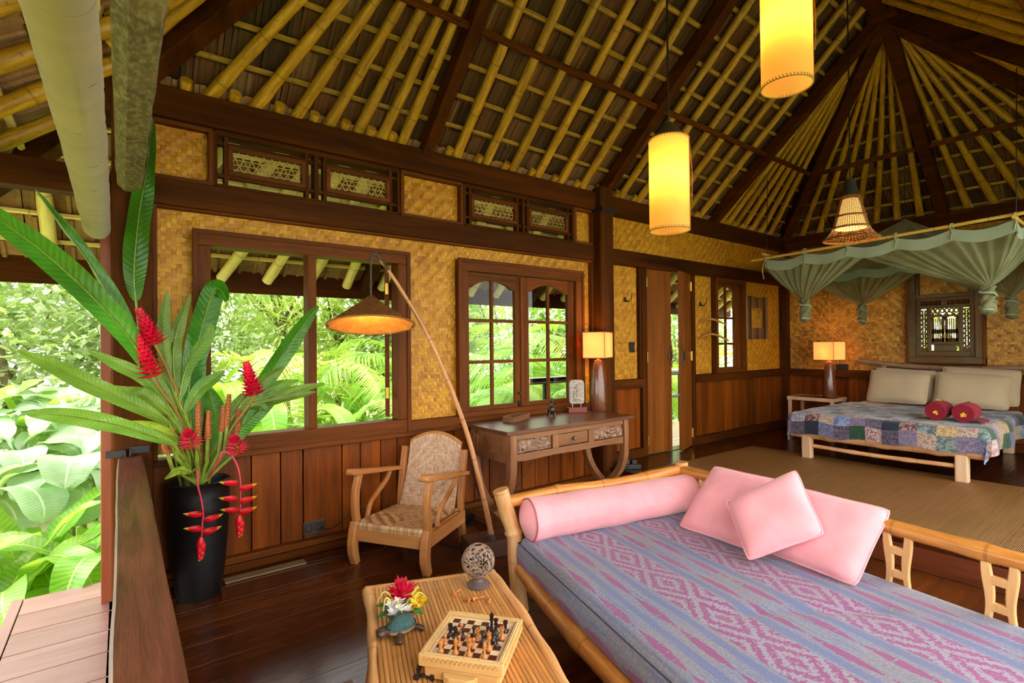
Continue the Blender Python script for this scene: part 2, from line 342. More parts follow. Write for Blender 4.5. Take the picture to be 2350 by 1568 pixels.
# ring purlin below the rafters
tr = 0.395; ix0, ix1, iy0, iy1, iz = 2.05 * tr, HX - 2.05 * tr, HY0 + 2.038 * tr, HY1 - 2.038 * tr, ZE + 1.87 * tr - .07
for p, q in (((ix0, iy1, iz), (ix1, iy1, iz)), ((ix1, iy1, iz), (ix1, iy0, iz)), ((ix1, iy0, iz), (ix0, iy0, iz)), ((ix0, iy0, iz), (ix0, iy1, iz))): timber(p, q, 0.036, 0.05, 'purlin', M_frameX)
# skirt roof: lower slope outside the walls
SK = []
for E0, e, Le, sv, r0, r1, xs in ((Vector((-1.25, 5.18, 2.085)), Vector((1, 0, 0)), 10.3, Vector((0, -1.25, 1.0)), 1.25, 10.3, [0.1 + .37 * i for i in range(28)]),
                                  (Vector((-1.25, -1.4, 2.085)), Vector((0, 1, 0)), 6.58, Vector((1.25, 0, 1.0)), 0.0, 5.33, [0.55 + .44 * i for i in range(14)])):
    Ls = sv.length; F = plane_fr(E0, e, sv.normalized()); lay_tiles(F, Le, Ls, r0, r1, 0.085, False); battens(F, Le, Ls, r0, r1, 0.052, 0.012, M_skirt_lit)
    for a in xs:
        lo = 0.05; hi = Ls + 0.0
        if a < r0: hi = Ls * a / r0
        if a > r1: hi = Ls * (Le - a) / (Le - r1)
        sh_ = 0.0
        if e.x > .5 and a - 1.25 < 2.05: sh_ = min(.75, max(-.05, (2.05 - (a - 1.25)) * .42)) if a > 1.1 else 0.0
        if hi - lo > .3: rafter(F @ Vector((a, lo, 0)), F @ Vector((a + sh_, hi, 0)), 0.045, 0.042, M_skirt_lit if e.x > .5 else M_rafter)
    P = [F @ Vector(q) for q in ((-.05, -.1, .13), (Le + .05, -.1, .13), (r1, Ls + .05, .13), (r0, Ls + .05, .13))]
    MB().add(P, [(0, 1, 2, 3)]).build('roof_felt', M_under, roof)
for i, a in enumerate([0.42, 0.70, 0.98, 1.22, 1.45, 1.65, 1.83] + [2.05 + 4.33 * i / 14 for i in range(1, 14)] + [8.43 - q for q in (0.42, 0.70, 0.98, 1.22, 1.45, 1.65, 1.83)]):
    MB().tube([(a - .09, 3.93, 3.155), (a - .085, 3.845, 3.215)], .036, 10).build('rafter_stub', M_rafter, roof, smooth=40)
timber((0.0, 3.95, 3.06), (-1.25, 5.18, 2.12), 0.09, 0.16); timber((4.2, 3.95, 3.02), (4.2, 5.16, 2.10), 0.1, 0.12); timber((2.0, 3.95, 3.02), (2.0, 5.16, 2.10), 0.1, 0.12)
MB().box(-1.3, 9.05, 5.17, 5.22, 2.0, 2.2).build('fascia', M_beamX, roof); MB().box(-1.29, -1.24, -1.4, 5.2, 2.0, 2.2).build('fascia', M_beamY, roof)
individual.sort(key=lambda q: q[0])
for d, M4 in individual[:300]: put('tile', TILE, roof, M4)
for d, M4 in individual[300:]: tile_geo(rest, M4, R.random())
rest.build('roof_tiles', M_tile, roof, kind='stuff'); rest2.build('eave_tiles', M_tile_lit, roof, kind='stuff')

# ---------------------------------------------------------------- FLOOR, PLATFORM, DECK
fl = thing('floor', 'dark glossy brown plank floor of the sitting area', None, kind='structure')
MB().box(-.03, 4.3, -.3, 4.0, -.12, -.03).build('subfloor', M_dark, fl)
y = -0.3; row = 0
while y < 3.97:
    w = 0.21; x = -.03; k = 0
    cuts = sorted([R.uniform(.9, 1.7), R.uniform(2.3, 3.4)]); ends = [-.03] + cuts + [4.27]
    for a, b in zip(ends[:-1], ends[1:]):
        mb = MB(); mb.box(a + .0006, b - .0006, y + .0006, min(y + w, 3.98) - .0006, -.035, R.uniform(-.0008, .0))
        mb.build('plank', M_floor, fl, bevel=.001)
    y += w
pf = thing('platform', 'raised dark wood platform floor under the bed', None, kind='structure')
PZ = 0.185
MB().box(4.19, 8.4, -.3, 3.94, -.03, PZ - .04).build('platform_core', M_dark, pf)
y = -0.3
while y < 3.93:
    for a, b in ((4.16, 6.2 + R.uniform(-.5, .5)), (0, 8.41)):
        if a == 0: a = lastb
        MB().box(a, b - .0015, y + .001, min(y + .2, 3.94) - .001, PZ - .04, PZ).build('plank', M_plat, pf, bevel=.002); lastb = b
    y += .2
MB().box(4.155, 4.2, -.3, 3.94, 0.0, PZ - .035).build('step_board', wood('step_wood', srgb(64, 26, 10), srgb(120, 60, 28), 'Y', 6, .4), pf, bevel=.004)
dk = thing('deck', 'pale weathered plank deck outside the railing', None, kind='structure')
M_deck = wood('deck_wood', srgb(112, 70, 64), srgb(160, 118, 112), 'X', 5, .32, .2, .15)
yy = 4.27
while yy > -.6:
    MB().box(-.47, -.03, yy - .247, yy - .002, -.05, 0.0).build('plank', M_deck, dk, bevel=.002); yy -= .25
MB().box(-.525, -.475, -.6, 4.28, -.07, .002).build('edge_board', wood('deck_edge', srgb(112, 74, 68), srgb(156, 120, 112), 'Y', 5, .35), dk, bevel=.003)
MB().box(-.06, -.03, -.6, 4.2, -.06, .0).build('edge_board', M_deck, dk)
MB().box(-.45, -.0, 4.05, 4.2, -1.0, -.06).build('bearer', M_beamX, dk)
tg = NT('garden_soil'); tg.set(Base_Color=tg.ramp(tg.noise(tg.co(), 1.5, 6), [(.3, srgb(120, 128, 70)), (.7, srgb(170, 176, 110))]), Roughness=.95)
gnd = MB().grid(lambda u, v: (-30 + 60 * u, -25 + 60 * v, -1.0 + .25 * mnoise.noise(Vector((u * 9, v * 9, 0)))), 40, 40).build('ground', tg.mat, None, smooth=180); gnd['kind'] = 'structure'; gnd['label'] = 'green planted garden ground below the house'

# ---------------------------------------------------------------- WALLS
def weave(name, par, axis, off, a0, a1, z0, z1, b=0.029, mat=None, lines=4, zig=26, face=-1):
    """bamboo weave panel: every float is a raised strip; axis 'y': plane y=off, 'x': plane x=off"""
    mb = MB(); mp = (lambda a, z, d: (a, off + face * d, z)) if axis == 'y' else (lambda a, z, d: (off + face * d, a, z))
    mb.mi = 1; mb.add([mp(a0, z0, -.006), mp(a1, z0, -.006), mp(a1, z1, -.006), mp(a0, z1, -.006)], [(0, 1, 2, 3)]); mb.mi = 0
    na = int((a1 - a0) / b) + 1; nz = int((z1 - z0) / b) + 1; ja = int(a0 / b)
    def vert(i, j):
        q = (i + ja); ph = q if (q // zig) % 2 == 0 else -q
        return ((ph - j) % 4) < 2
    def fl_(A0, A1, Z0, Z1, vt):
        A0, A1, Z0, Z1 = max(A0, a0), min(A1, a1), max(Z0, z0), min(Z1, z1)
        if A1 - A0 < .002 or Z1 - Z0 < .002: return
        g = .0003; A0 += g; A1 -= g; Z0 += g; Z1 -= g; h = .0032 + R.uniform(-.001, .001); c = R.random()
        if vt:
            zm = (Z0 + Z1) / 2; mb.add([mp(A0, Z0, 0), mp(A1, Z0, 0), mp(A0, zm, h), mp(A1, zm, h), mp(A0, Z1, 0), mp(A1, Z1, 0)], [(0, 1, 3, 2), (2, 3, 5, 4)], [((0, 0), (1, 0), (1, 1), (0, 1))] * 2, c)
        else:
            am = (A0 + A1) / 2; mb.add([mp(A0, Z0, 0), mp(A0, Z1, 0), mp(am, Z0, h), mp(am, Z1, h), mp(A1, Z0, 0), mp(A1, Z1, 0)], [(0, 1, 3, 2), (2, 3, 5, 4)], [((0, 0), (1, 0), (1, 1), (0, 1))] * 2, c)
    for j in range(nz):
        i = 0
        while i < na:
            if not vert(i, j):
                k = i
                while k < na and not vert(k, j) and k - i < 3: k += 1
                fl_(a0 + i * b, a0 + k * b, z0 + j * b, z0 + (j + 1) * b, False); i = k
            else: i += 1
    for i in range(na):
        j = 0
        while j < nz:
            if vert(i, j):
                k = j
                while k < nz and vert(i, k) and k - j < 3: k += 1
                fl_(a0 + i * b, a0 + (i + 1) * b, z0 + j * b, z0 + k * b, True); j = k
            else: j += 1
    return mb.build(name, [mat or M_weave, M_dark], par)
W = 3.931
wb_ = thing('wall_back', 'long wall of woven bamboo panels over wood wainscot', None, kind='structure')
def bX(x0, x1, z0, z1, y0=3.89, y1=4.01, name='rail', mat=None, par=wb_, bv=.006): return MB().box(x0, x1, y0, y1, z0, z1).build(name, mat or M_beamX, par, bevel=bv)
def bZ(x0, x1, z0, z1, y0=3.89, y1=4.01, name='stile', mat=None, par=wb_, bv=.006): return MB().box(x0, x1, y0 - .0014, y1, z0, z1).build(name, mat or M_beamZ, par, bevel=bv)
# plate and mid beams, posts
bX(-.12, 8.5, 2.955, 3.15, 3.85, 4.03, 'wall_plate'); bX(-1.3, 4.1, 2.41, 2.575, 3.875, 4.0, 'mid_beam'); bX(4.28, 8.4, 2.41, 2.575, 3.875, 4.0, 'mid_beam')
for x in (1.15, 3.3): MB().tube([(x, 3.845, 3.05), (x, 3.853, 3.05)], .014, 12).build('peg', M_beamZ, wb_)
pm = MB(); rp = [(4.075, 3.79), (4.10, 3.765), (4.25, 3.765), (4.275, 3.79), (4.275, 3.96), (4.075, 3.96)]
pm.prism(rp, 0, 3.2, lambda a, b, d: (a + .004 * math.sin(d * 7), b, d)); pm.build('post', M_beamZ, wb_, bevel=.006)
MB().box(4.06, 4.29, 3.75, 3.97, 2.93, 2.97).build('post_band', M_black, wb_)
bZ(8.36, 8.43, PZ, 3.0, 3.84, 3.95, 'corner_post')
# lower wall left of the post
bX(.15, 4.08, 0, .055, 3.87, 4.0, 'baseboard'); bX(.15, 4.08, .055, .1, 3.885, 4.0, 'baseboard_moulding', M_frameX)
ed = [.15, .42, .715, .905, 1.06, 1.345, 1.49, 1.66, 1.80, 2.0, 2.2, 2.34, 2.55, 2.72, 2.92, 3.1, 3.27, 3.45, 3.62, 3.8, 3.95, 4.08]
MB().box(.15, 4.08, 3.982, 3.995, .05, .81).build('backing_board', M_dark, wb_)
for a, b in zip(ed[:-1], ed[1:]): MB().box(a + .0035, b - .0035, 3.945 + R.uniform(-.003, .003), 3.98, .09, .81).build('wainscot_board', M_plankZ, wb_, bevel=.003)
bX(.15, 4.08, .765, .806, 3.878, 4.0, 'rail', M_frameX); bX(2.36, 3.92, .82, .88, 3.9, 4.02, 'rail', M_frameX); bX(1.88, 2.38, .8, .885, 3.895, 4.0, 'rail', M_frameX); bX(3.9, 4.08, .8, .875, 3.895, 4.0, 'rail', M_frameX)
for n_, a0, a1, z0, z1 in (('weave_panel', .17, .385, .83, 2.41), ('weave_panel', .385, 1.885, 2.265, 2.41), ('weave_panel', 1.885, 2.375, .88, 2.41), ('weave_panel', 2.375, 3.9, 2.265, 2.41), ('weave_panel', 3.9, 4.075, .87, 2.41),
                           ('weave_panel', .17, .46, 2.6, 2.935), ('weave_panel', 1.86, 2.40, 2.6, 2.935), ('weave_panel', 3.83, 4.07, 2.6, 2.935)):
    weave(n_, wb_, 'y', 3.955, a0, a1, z0, z1)
for x0, x1 in ((.165, .46), (1.86, 2.4), (3.83, 4.07)):   # mouldings of the clerestory panels
    bX(x0 - .03, x1 + .03, 2.575, 2.603, 3.895, 3.96, 'moulding', M_frameX); bX(x0 - .03, x1 + .03, 2.93, 2.958, 3.895, 3.96, 'moulding', M_frameX)
    bZ(x0 - .03, x0, 2.6, 2.935, 3.895, 3.96, 'moulding', M_frameZ); bZ(x1, x1 + .03, 2.6, 2.935, 3.895, 3.96, 'moulding', M_frameZ)
bX(.15, 4.08, 2.395, 2.415, 3.9, 3.96, 'moulding', M_frameX); bZ(.15, .18, .8, 2.41, 3.9, 3.96, 'moulding', M_frameZ); bZ(4.05, 4.08, .87, 2.41, 3.9, 3.96, 'moulding', M_frameZ)
# wall right of the post, above the platform
bX(4.28, 4.88, PZ, .29, 3.88, 4.0, 'baseboard'); bX(5.94, 8.37, PZ, .29, 3.88, 4.0, 'baseboard')
bX(4.28, 4.88, 1.0, 1.1, 3.86, 4.0, 'rail'); bX(5.94, 8.37, 1.0, 1.1, 3.87, 4.0, 'rail')
for a0, a1, n in ((4.28, 4.88, 3), (5.95, 8.36, 13)):
    e_ = [a0 + (a1 - a0) * i / n for i in range(n + 1)]
    for a, b in zip(e_[:-1], e_[1:]): MB().box(a + .0015, b - .0015, 3.935 + R.uniform(-.002, .002), 3.98, .28, 1.01).build('wainscot_board', M_plankZ, wb_, bevel=.003)
weave('weave_panel', wb_, 'y', 3.95, 4.39, 4.85, 1.1, 2.41); weave('weave_panel', wb_, 'y', 3.95, 5.95, 6.44, 1.1, 2.41); weave('weave_panel', wb_, 'y', 3.95, 7.19, 8.37, 1.1, 2.41); weave('weave_panel', wb_, 'y', 3.95, 4.28, 8.37, 2.575, 2.955)
for x0, x1 in ((4.36, 4.39), (4.85, 4.88), (5.94, 5.965), (6.41, 6.44), (8.33, 8.36)): bZ(x0, x1, 1.1, 2.41, 3.9, 3.97, 'moulding', M_beamZ)
bZ(4.28, 4.37, PZ, 2.41, 3.9, 3.99, 'moulding', M_beamZ)
MB().box(4.3, 4.33, 3.845, 3.9, 1.03, 1.07).build('iron_bracket', M_black, wb_)

# end wall
we = thing('wall_right', 'end wall of woven bamboo behind the bed', None, kind='structure')
XE = 8.426
def eY(y0, y1, z0, z1, x0=8.38, x1=8.5, name='rail', mat=None, par=we, bv=.006): return MB().box(x0, x1, y0, y1, z0, z1).build(name, mat or M_beamY, par, bevel=bv)
eY(-.3, 3.95, 2.955, 3.15, 8.35, 8.52, 'wall_plate'); eY(-.3, 3.9, 2.41, 2.575, 8.37, 8.5, 'mid_beam'); eY(-.3, 3.88, 1.0, 1.1, 8.365, 8.5); eY(-.3, 3.88, PZ, .29, 8.37, 8.5, 'baseboard')
e_ = [-.3 + .22 * i for i in range(20)]
for a, b in zip(e_[:-1], e_[1:]): MB().box(8.42, 8.47, a + .0015, min(b, 3.86) - .0015, .28, 1.01).build('wainscot_board', M_plankZ, we, bevel=.003)
for a0, a1, z0, z1 in ((2.30, 3.83, 1.1, 2.41), (-.3, 1.505, 1.1, 2.41), (-.3, 3.86, 2.575, 2.955), (1.505, 2.30, 1.1, 1.215)): weave('weave_panel', we, 'x', 8.44, a0, a1, z0, z1, 0.03, M_weave2, 3, 18, -1)
MB().box(8.385, 8.46, 3.83, 3.88, PZ, 2.95).build('stile', M_beamZ, we, bevel=.004)

# unseen front wall at the viewer's right, added to darken the bedroom end
wf = thing('unseen_wall_front', 'unseen woven wall added to shade the bedroom end', None, kind='structure')
MB().box(6.9, 8.5, -.34, -.26, 0, 3.0).build('shade_wall_board', M_weave2, wf); MB().box(6.78, 6.9, -.36, -.24, 0, 3.0).build('post', M_beamZ, wf); MB().box(-.1, 8.5, -.30, -.1, 2.96, 3.15).build('wall_plate', M_beamX, wf); MB().box(-.1, .05, -.34, -.2, 0, 3.0).build('post', M_beamZ, wf)
# left corner post, railing, beam, rolled blind
lp = thing('corner_post', 'tall dark corner post at the end of the railing', None, (.03, 3.93, 0), kind='structure')
MB().box(-.045, .155, 3.83, 4.02, 0, 3.0).build('shaft', M_beamZ, lp, bevel=.008, world=True)
MB().box(-.10, -.045, 3.9, 4.0, -.02, 2.45).build('cover_board', wood('cover_board_wood', srgb(120, 52, 26), srgb(168, 92, 54), 'Z', 7, .4), lp, bevel=.004, world=True)
MB().box(-.075, .02, 3.815, 3.832, .865, .905).box(.035, .135, 3.812, 3.832, .88, .92).box(.012, .02, 3.78, 3.83, .865, .905).box(.035, .043, 3.78, 3.83, .87, .91).build('iron_strap', M_black, lp, world=True)
rl = thing('railing', 'thick worn timber railing running toward the viewer', 'railing', (.04, 1.5, 0))
def railfn(u, v):
    y = -.4 + 4.2 * v; h = [( -.02, .70), (-.021, .860), (-.014, .866), (.094, .866), (.102, .857), (.1, .70), (-.02, .70)][round(u * 6)]
    return (h[0] + .004 * mnoise.noise(Vector((y * 3, u * 2, 0))), y, h[1] + .006 * mnoise.noise(Vector((y * 2, 5, u))))
MB().grid(railfn, 6, 60).build('handrail', wood('rail_wood', srgb(56, 25, 18), srgb(142, 82, 62), 'Y', 26, .34, .5, .1), rl, smooth=30, world=True)
for y in (3.72, 2.2, .7): MB().box(0.0, .085, y - .05, y + .05, 0, .72).build('baluster', M_beamZ, rl, bevel=.005, world=True)
MB().box(.02, .06, -.4, 3.8, .08, .70).build('infill_board', M_beamY, rl, world=True)
tb = thing('beam', 'rough adzed grey-brown beam running overhead beside the blind', 'beam', (.04, 1.8, 2.44))
def beamfn(u, v):
    y = -.5 + 4.38 * v; P = [(-.025, 2.66), (-.022, 2.475), (.02, 2.44), (.095, 2.445), (.105, 2.47), (.105, 2.66), (-.025, 2.66)][round(u * 6)]
    return (P[0] + .005 * mnoise.noise(Vector((y * 5, u * 3, 1))), y, P[1] + .006 * mnoise.noise(Vector((y * 6, 2, u * 2))))
tm = NT('adzed_wood'); tv = tm.noise(tm.co(), 4, 6, .65); th = tm.noise(tm.co('Object', (1, .5, 1)), 45, 3, .6)
tm.set(Base_Color=tm.mix(tm.ramp(th, [(.45, (0, 0, 0)), (.75, (1, 1, 1))]), tm.ramp(tv, [(.3, srgb(72, 60, 36)), (.55, srgb(112, 98, 70)), (.75, srgb(132, 104, 66))]), srgb(160, 152, 120)), Roughness=.75); tm.bump(th, .7, .01)
MB().grid(beamfn, 6, 80).build('timber', tm.mat, tb, smooth=25, world=True)
bl = thing('rolled_blind', 'rolled-up beige canvas blind tied beneath the overhead beam', 'blind', (-.1, 1.9, 2.13))
def blfn(u, v):
    y = -.3 + 3.95 * v; a = 2 * PI * u; r = .061 + .004 * mnoise.noise(Vector((math.cos(a) * 2, math.sin(a) * 2, y * 4))) - .008 * max(0, 1 - abs(((y + .12) % .33) - .165) / .012) * .6
    return (-.105 + .01 * math.sin(y * .9) + r * math.cos(a), y, 2.175 + r * math.sin(a))
M_canvas = fabric('blind_canvas', srgb(128, 108, 48), .8, .14, 4)
MB().grid(blfn, 24, 150).build('roll', M_canvas, bl, smooth=180, world=True)
MB().lathe([(0, 0), (.03, 0), (.058, -.004)], 20).xf(Matrix.Translation((-.105 + .01 * math.sin(3.65 * .9), 3.652, 2.175)) @ Matrix.Rotation(-PI / 2, 4, 'X')).build('roll_end', M_canvas, bl, world=True, smooth=40)
for i in range(12):
    y = -.07 + .33 * i; MB().tube([(-.105 + .01 * math.sin(y * .9) + .0585 * math.cos(a), y, 2.175 + .0585 * math.sin(a)) for a in [2 * PI * k / 24 for k in range(25)]], .0025, 5).build('tie_cord', plain('tie', srgb(120, 104, 74)), bl, world=True)
for y in (.4, 1.9, 3.5): MB().tube([(-.1, y, 2.23), (-.04, y, 2.5)], .004, 6).build('hanging_cord', M_canvas, bl, world=True)
# ---------------------------------------------------------------- WINDOWS AND DOORS
tg = NT('window_glass'); gl = tg.n('BsdfGlossy', {'Color': (1, 1, 1, 1), 'Roughness': .02}).outputs[0]; tp = tg.n('BsdfTransparent', {0: (.97, .99, .98, 1)}).outputs[0]
tg.t.links.new(tg.n('MixShader', {0: tg.m('MULTIPLY', tg.n('Fresnel', {0: 1.45}).outputs[0], .22), 1: tp, 2: gl}).outputs[0], tg.out.inputs[0]); M_glass = tg.mat
def win(n, label): return thing('window_%d' % n, label, None, kind='structure')
def frame(par, x0, x1, z0, z1, w, y0=3.885, y1=4.03, bot=None):
    bot = bot or w
    for a, b, c, d, m_ in ((x0, x1, z1 - w, z1, M_frameX), (x0, x1, z0, z0 + bot, M_frameX), (x0, x0 + w, z0 + bot, z1 - w, M_frameZ), (x1 - w, x1, z0 + bot, z1 - w, M_frameZ)):
        MB().box(a, b, y0, y1, c, d).build('frame', m_, par, bevel=.006)
    # raised outer moulding
    for a, b, c, d, m_ in ((x0 - .012, x1 + .012, z1 - .022, z1 + .01, M_frameX), (x0 - .012, x0 + .02, z0, z1 - .02, M_frameZ), (x1 - .02, x1 + .012, z0, z1 - .02, M_frameZ)):
        MB().box(a, b, y0 - .012, y0 + .01, c, d).build('moulding', m_, par, bevel=.004)
w1 = win(1, 'large open window with dark wood frame onto the garden')
frame(w1, .378, 1.887, .80, 2.27, .092, bot=.105); MB().box(1.088, 1.148, 3.89, 4.02, .905, 2.18).build('mullion', M_frameZ, w1, bevel=.006)
M_hinge = M_brass
oc = bpy.data.objects.new('open_casement', None); COL.objects.link(oc); oc.parent = w1; oc.matrix_basis = Matrix.Translation((1.775, 4.03, 0)) @ Matrix.Rotation(math.radians(66), 4, 'Z')
for a, b, c, d in ((0, .05, .92, 2.16), (.53, .58, .92, 2.16), (.05, .53, .92, .99), (.05, .53, 2.09, 2.16)): MB().box(a, b, 0, .035, c, d).build('rail', M_frameZ, oc, bevel=.004)
MB().box(.05, .53, .014, .02, .99, 2.09).build('pane', M_glass, oc)
for z in (1.12, 1.98): MB().box(1.733, 1.752, 4.0, 4.012, z - .045, z + .045).tube([(1.755, 4.0, z - .045), (1.755, 4.0, z + .045)], .005, 8).build('hinge', M_brass, w1)
w2 = win(2, 'closed two-leaf casement window of small panes with scalloped top rails')
frame(w2, 2.371, 3.90, .868, 2.272, .1, bot=.045)
def casement(par, x0, x1, z0, z1, sl, sr, mu, rows, top, arch, zb):
    """leaf with muntins, panes and a scalloped top rail"""
    g0, g1 = x0 + sl, x1 - sr; y0, y1 = 3.915, 3.955
    for a, b in ((x0, g0), (g1, x1)): MB().box(a, b, y0, y1, z0, z1).build('stile', M_frameZ, par, bevel=.004)
    MB().box(g0, g1, y0, y1, z0, zb).build('bottom_rail', M_frameX, par, bevel=.004)
    mid = (g0 + g1) / 2; N = 16; poly = [(g0, z1), (g1, z1)]
    for i in range(N + 1):
        u = i / N; q = abs(u - .5) * 2; dz = top - (0 if q > .86 else arch * (math.cos(q * PI / .86) * .5 + .5) ** .6)
        poly.append((g1 - (g1 - g0) * u, dz if False else top + (0 if q > .86 else arch * (math.cos(q / .86 * PI / 2)) ** .7)))
    MB().prism(poly, y0, y1, lambda a, b, d: (a, d, b)).build('top_rail', M_frameX, par)
    MB().box(mid - .014, mid + .014, y0 + .005, y1 - .005, zb, top + arch).build('muntin', M_frameZ, par, bevel=.003)
    for z in rows: MB().box(g0, g1, y0 + .004, y1 - .006, z - .015, z + .015).build('muntin', M_frameX, par, bevel=.003)
    zz = [zb] + list(rows) + [top + arch]
    for a, b in zip(zz[:-1], zz[1:]):
        for c, d in ((g0, mid), (mid, g1)): MB().box(c, d, 3.933, 3.936, a, b).build('pane', M_glass, par)
casement(w2, 2.47, 3.085, .91, 2.165, .015, .075, 0, (1.354, 1.734), 2.03, .075, .953)
casement(w2, 3.095, 3.79, .91, 2.165, .085, .085, 0, (1.354, 1.734), 2.03, .075, .953)
MB().box(3.07, 3.11, 3.9, 3.92, .92, 2.16).build('meeting_strip', M_frameZ, w2, bevel=.004)
MB().lathe([(0, .03), (.012, .028), (.014, .02), (.008, .012), (.006, 0)], 14).xf(Matrix.Translation((3.045, 3.915, 1.045)) @ Matrix.Rotation(PI / 2, 4, 'X')).build('knob', M_black, w2, smooth=40)
MB().box(3.035, 3.055, 3.905, 3.914, .90, .98).tube([(3.045, 3.9, .965), (3.045, 3.89, .93), (3.05, 3.9, .905)], .005, 6).build('latch', M_black, w2)
w3 = win(3, 'narrow glazed casement window beside the door')
frame(w3, 6.44, 7.195, 1.1, 2.395, .055, bot=.04)
casement(w3, 6.495, 7.0, 1.14, 2.34, .02, .03, 0, (1.5, 1.86), 2.24, .06, 1.175)
MB().box(7.0, 7.14, 3.93, 3.98, 1.14, 2.34).build('side_stile', M_frameZ, w3, bevel=.004)
# clerestory lattice windows
M_lat = bamboo('lattice_bamboo', srgb(150, 118, 50), srgb(200, 170, 90), .2)
def clere(n, x0, x1, label):
    w_ = win(n, label); z0, z1 = 2.585, 2.945; mid = (x0 + x1) / 2
    for a, b, c, d in ((x0, x1, z1 - .02, z1 + .01), (x0, x1, z0 - .01, z0 + .015)): MB().box(a, b, 3.9, 4.0, c, d).build('frame', M_beamX, w_)
    for x in (x0, x1): MB().box(x - .012, x + .012, 3.8985, 4.0015, z0, z1).build('frame', M_beamZ, w_)
    MB().box(mid - .014, mid + .014, 3.898, 3.99, z0, z1).build('mullion', M_beamZ, w_)
    for h0, h1 in ((x0, mid), (mid, x1)):
        a, b, c, d = h0 + .075, h1 - .075, z0 + .085, z1 - .075
        for x in (a - .01, b + .01): MB().box(x - .012, x + .012, 3.9085, 3.9665, z0, z1).build('stick', M_beamZ, w_)
        for z in (c - .008, d + .008): MB().box(h0, h1, 3.915, 3.96, z - .011, z + .011).build('stick', M_beamX, w_)
        for p, q, r_, s_ in ((a, b, d - .03, d), (a, b, c, c + .03), (a, a + .03, c + .03, d - .03), (b - .03, b, c + .03, d - .03)): MB().box(p, q, 3.9, 3.95, r_, s_).build('inner_frame', M_frameX, w_, bevel=.003)
        A, B, C_, D = a + .03, b - .03, c + .03, d - .03; mb = MB(); hh = D - C_; st = .052; tn = hh / math.tan(math.radians(60))
        for k in range(4): z = C_ + hh * (k + .5) / 4; mb.bar((A, 3.925, z), (B, 3.925, z), .006, .004, (0, 1, 0))
        for sgn in (1, -1):
            x = A - hh; i = 0
            while x < B + hh:
                xa, xb = x, x + sgn * tn; za, zb = C_, D
                lo, hi = 0.0, 1.0
                for e0, e1 in (((A - xa), (xb - xa)), ):
                    pass
                t0, t1 = 0.0, 1.0; dx = xb - xa
                for bnd, sg in ((A, 1), (B, -1)):
                    tt = (bnd - xa) / dx
                    if sg * dx > 0: t0 = max(t0, tt)
                    else: t1 = min(t1, tt)
                if t1 - t0 > .05: mb.bar((xa + dx * t0, 3.925 + .003 * sgn, za + (zb - za) * t0), (xa + dx * t1, 3.925 + .003 * sgn, za + (zb - za) * t1), .006, .004, (0, 1, 0))
                x += st
        mb.build('lattice', M_lat, w_)
clere(4, .50, 1.81, 'long high lattice window left of the woven panel'); clere(5, 2.445, 3.785, 'long high lattice window right of the woven panel')
# carved window in the end wall
w6 = win(6, 'small carved wooden window above the bed headboard')
M_carv = wood('weathered_wood_z', srgb(66, 42, 18), srgb(124, 88, 46), 'Z', 8, .6, .4, .15, srgb(104, 98, 70)); M_carvY = wood('weathered_wood_y', srgb(66, 42, 18), srgb(124, 88, 46), 'Y', 8, .6, .4, .15, srgb(104, 98, 70))
def wy(y0, y1, z0, z1, x0, x1, nm, m_=M_carv, bv=.005):
    if nm == 'stile': x0 -= .0016
    if nm == 'carved_panel': x0 += .003
    return MB().box(x0, x1, y0, y1, z0, z1).build(nm, m_, w6, bevel=bv)
for a, b, c, d in ((1.505, 1.60, 1.21, 2.41), (2.20, 2.298, 1.21, 2.41)): wy(a, b, c, d, 8.385, 8.5, 'frame')
wy(1.505, 2.298, 1.21, 1.31, 8.38, 8.5, 'frame', M_carvY); wy(1.505, 1.53, 1.2, 2.41, 8.37, 8.4, 'moulding', M_frameZ); wy(2.275, 2.305, 1.2, 2.41, 8.37, 8.4, 'moulding', M_frameZ); wy(1.5, 2.305, 1.195, 1.225, 8.37, 8.4, 'moulding', M_beamY)
weave('weave_panel', w6, 'x', 8.45, 1.66, 2.165, 2.11, 2.41, .036, M_weave2, 3, 18); wy(1.6, 2.2, 2.07, 2.12, 8.4, 8.47, 'rail', M_carvY); wy(1.6, 1.665, 2.1, 2.41, 8.4, 8.47, 'stile'); wy(2.16, 2.2, 2.1, 2.41, 8.4, 8.47, 'stile')
# the carved sash: rails, stiles, fretwork
X0, X1 = 8.42, 8.46
for a, b, c, d in ((1.60, 1.66, 1.31, 2.07), (2.15, 2.20, 1.31, 2.07), (1.72, 1.765, 1.37, 1.93), (2.045, 2.09, 1.37, 1.93)): wy(a, b, c, d, X0, X1, 'stile')
for a, b, c, d in ((1.60, 2.2, 1.31, 1.37), (1.60, 2.2, 1.93, 1.975), (1.60, 2.2, 2.03, 2.07), (1.765, 2.045, 1.46, 1.50), (1.765, 2.045, 1.37, 1.385)): wy(a, b, c, d, X0, X1, 'rail', M_carvY)
for a, b in ((1.66, 1.88), (1.935, 2.15)):
    wy(a, b, 1.975, 2.03, 8.44, 8.45, 'carved_panel', M_beamY, 0)
    mb = MB()
    for i in range(4): y = a + (b - a) * (i + .5) / 4; mb.tube([(8.437, y + .02 * math.cos(q) * (1 - q / 9), 2.003 + .016 * math.sin(q) * (1 - q / 9)) for q in [k * .5 for k in range(12)]], .004, 5)
    mb.build('scroll_carving', M_carvY, w6, smooth=60)
wy(1.88, 1.935, 1.975, 2.03, X0, X1, 'stile'); wy(1.79, 2.02, 1.385, 1.46, 8.43, 8.45, 'bottom_panel', M_carvY)
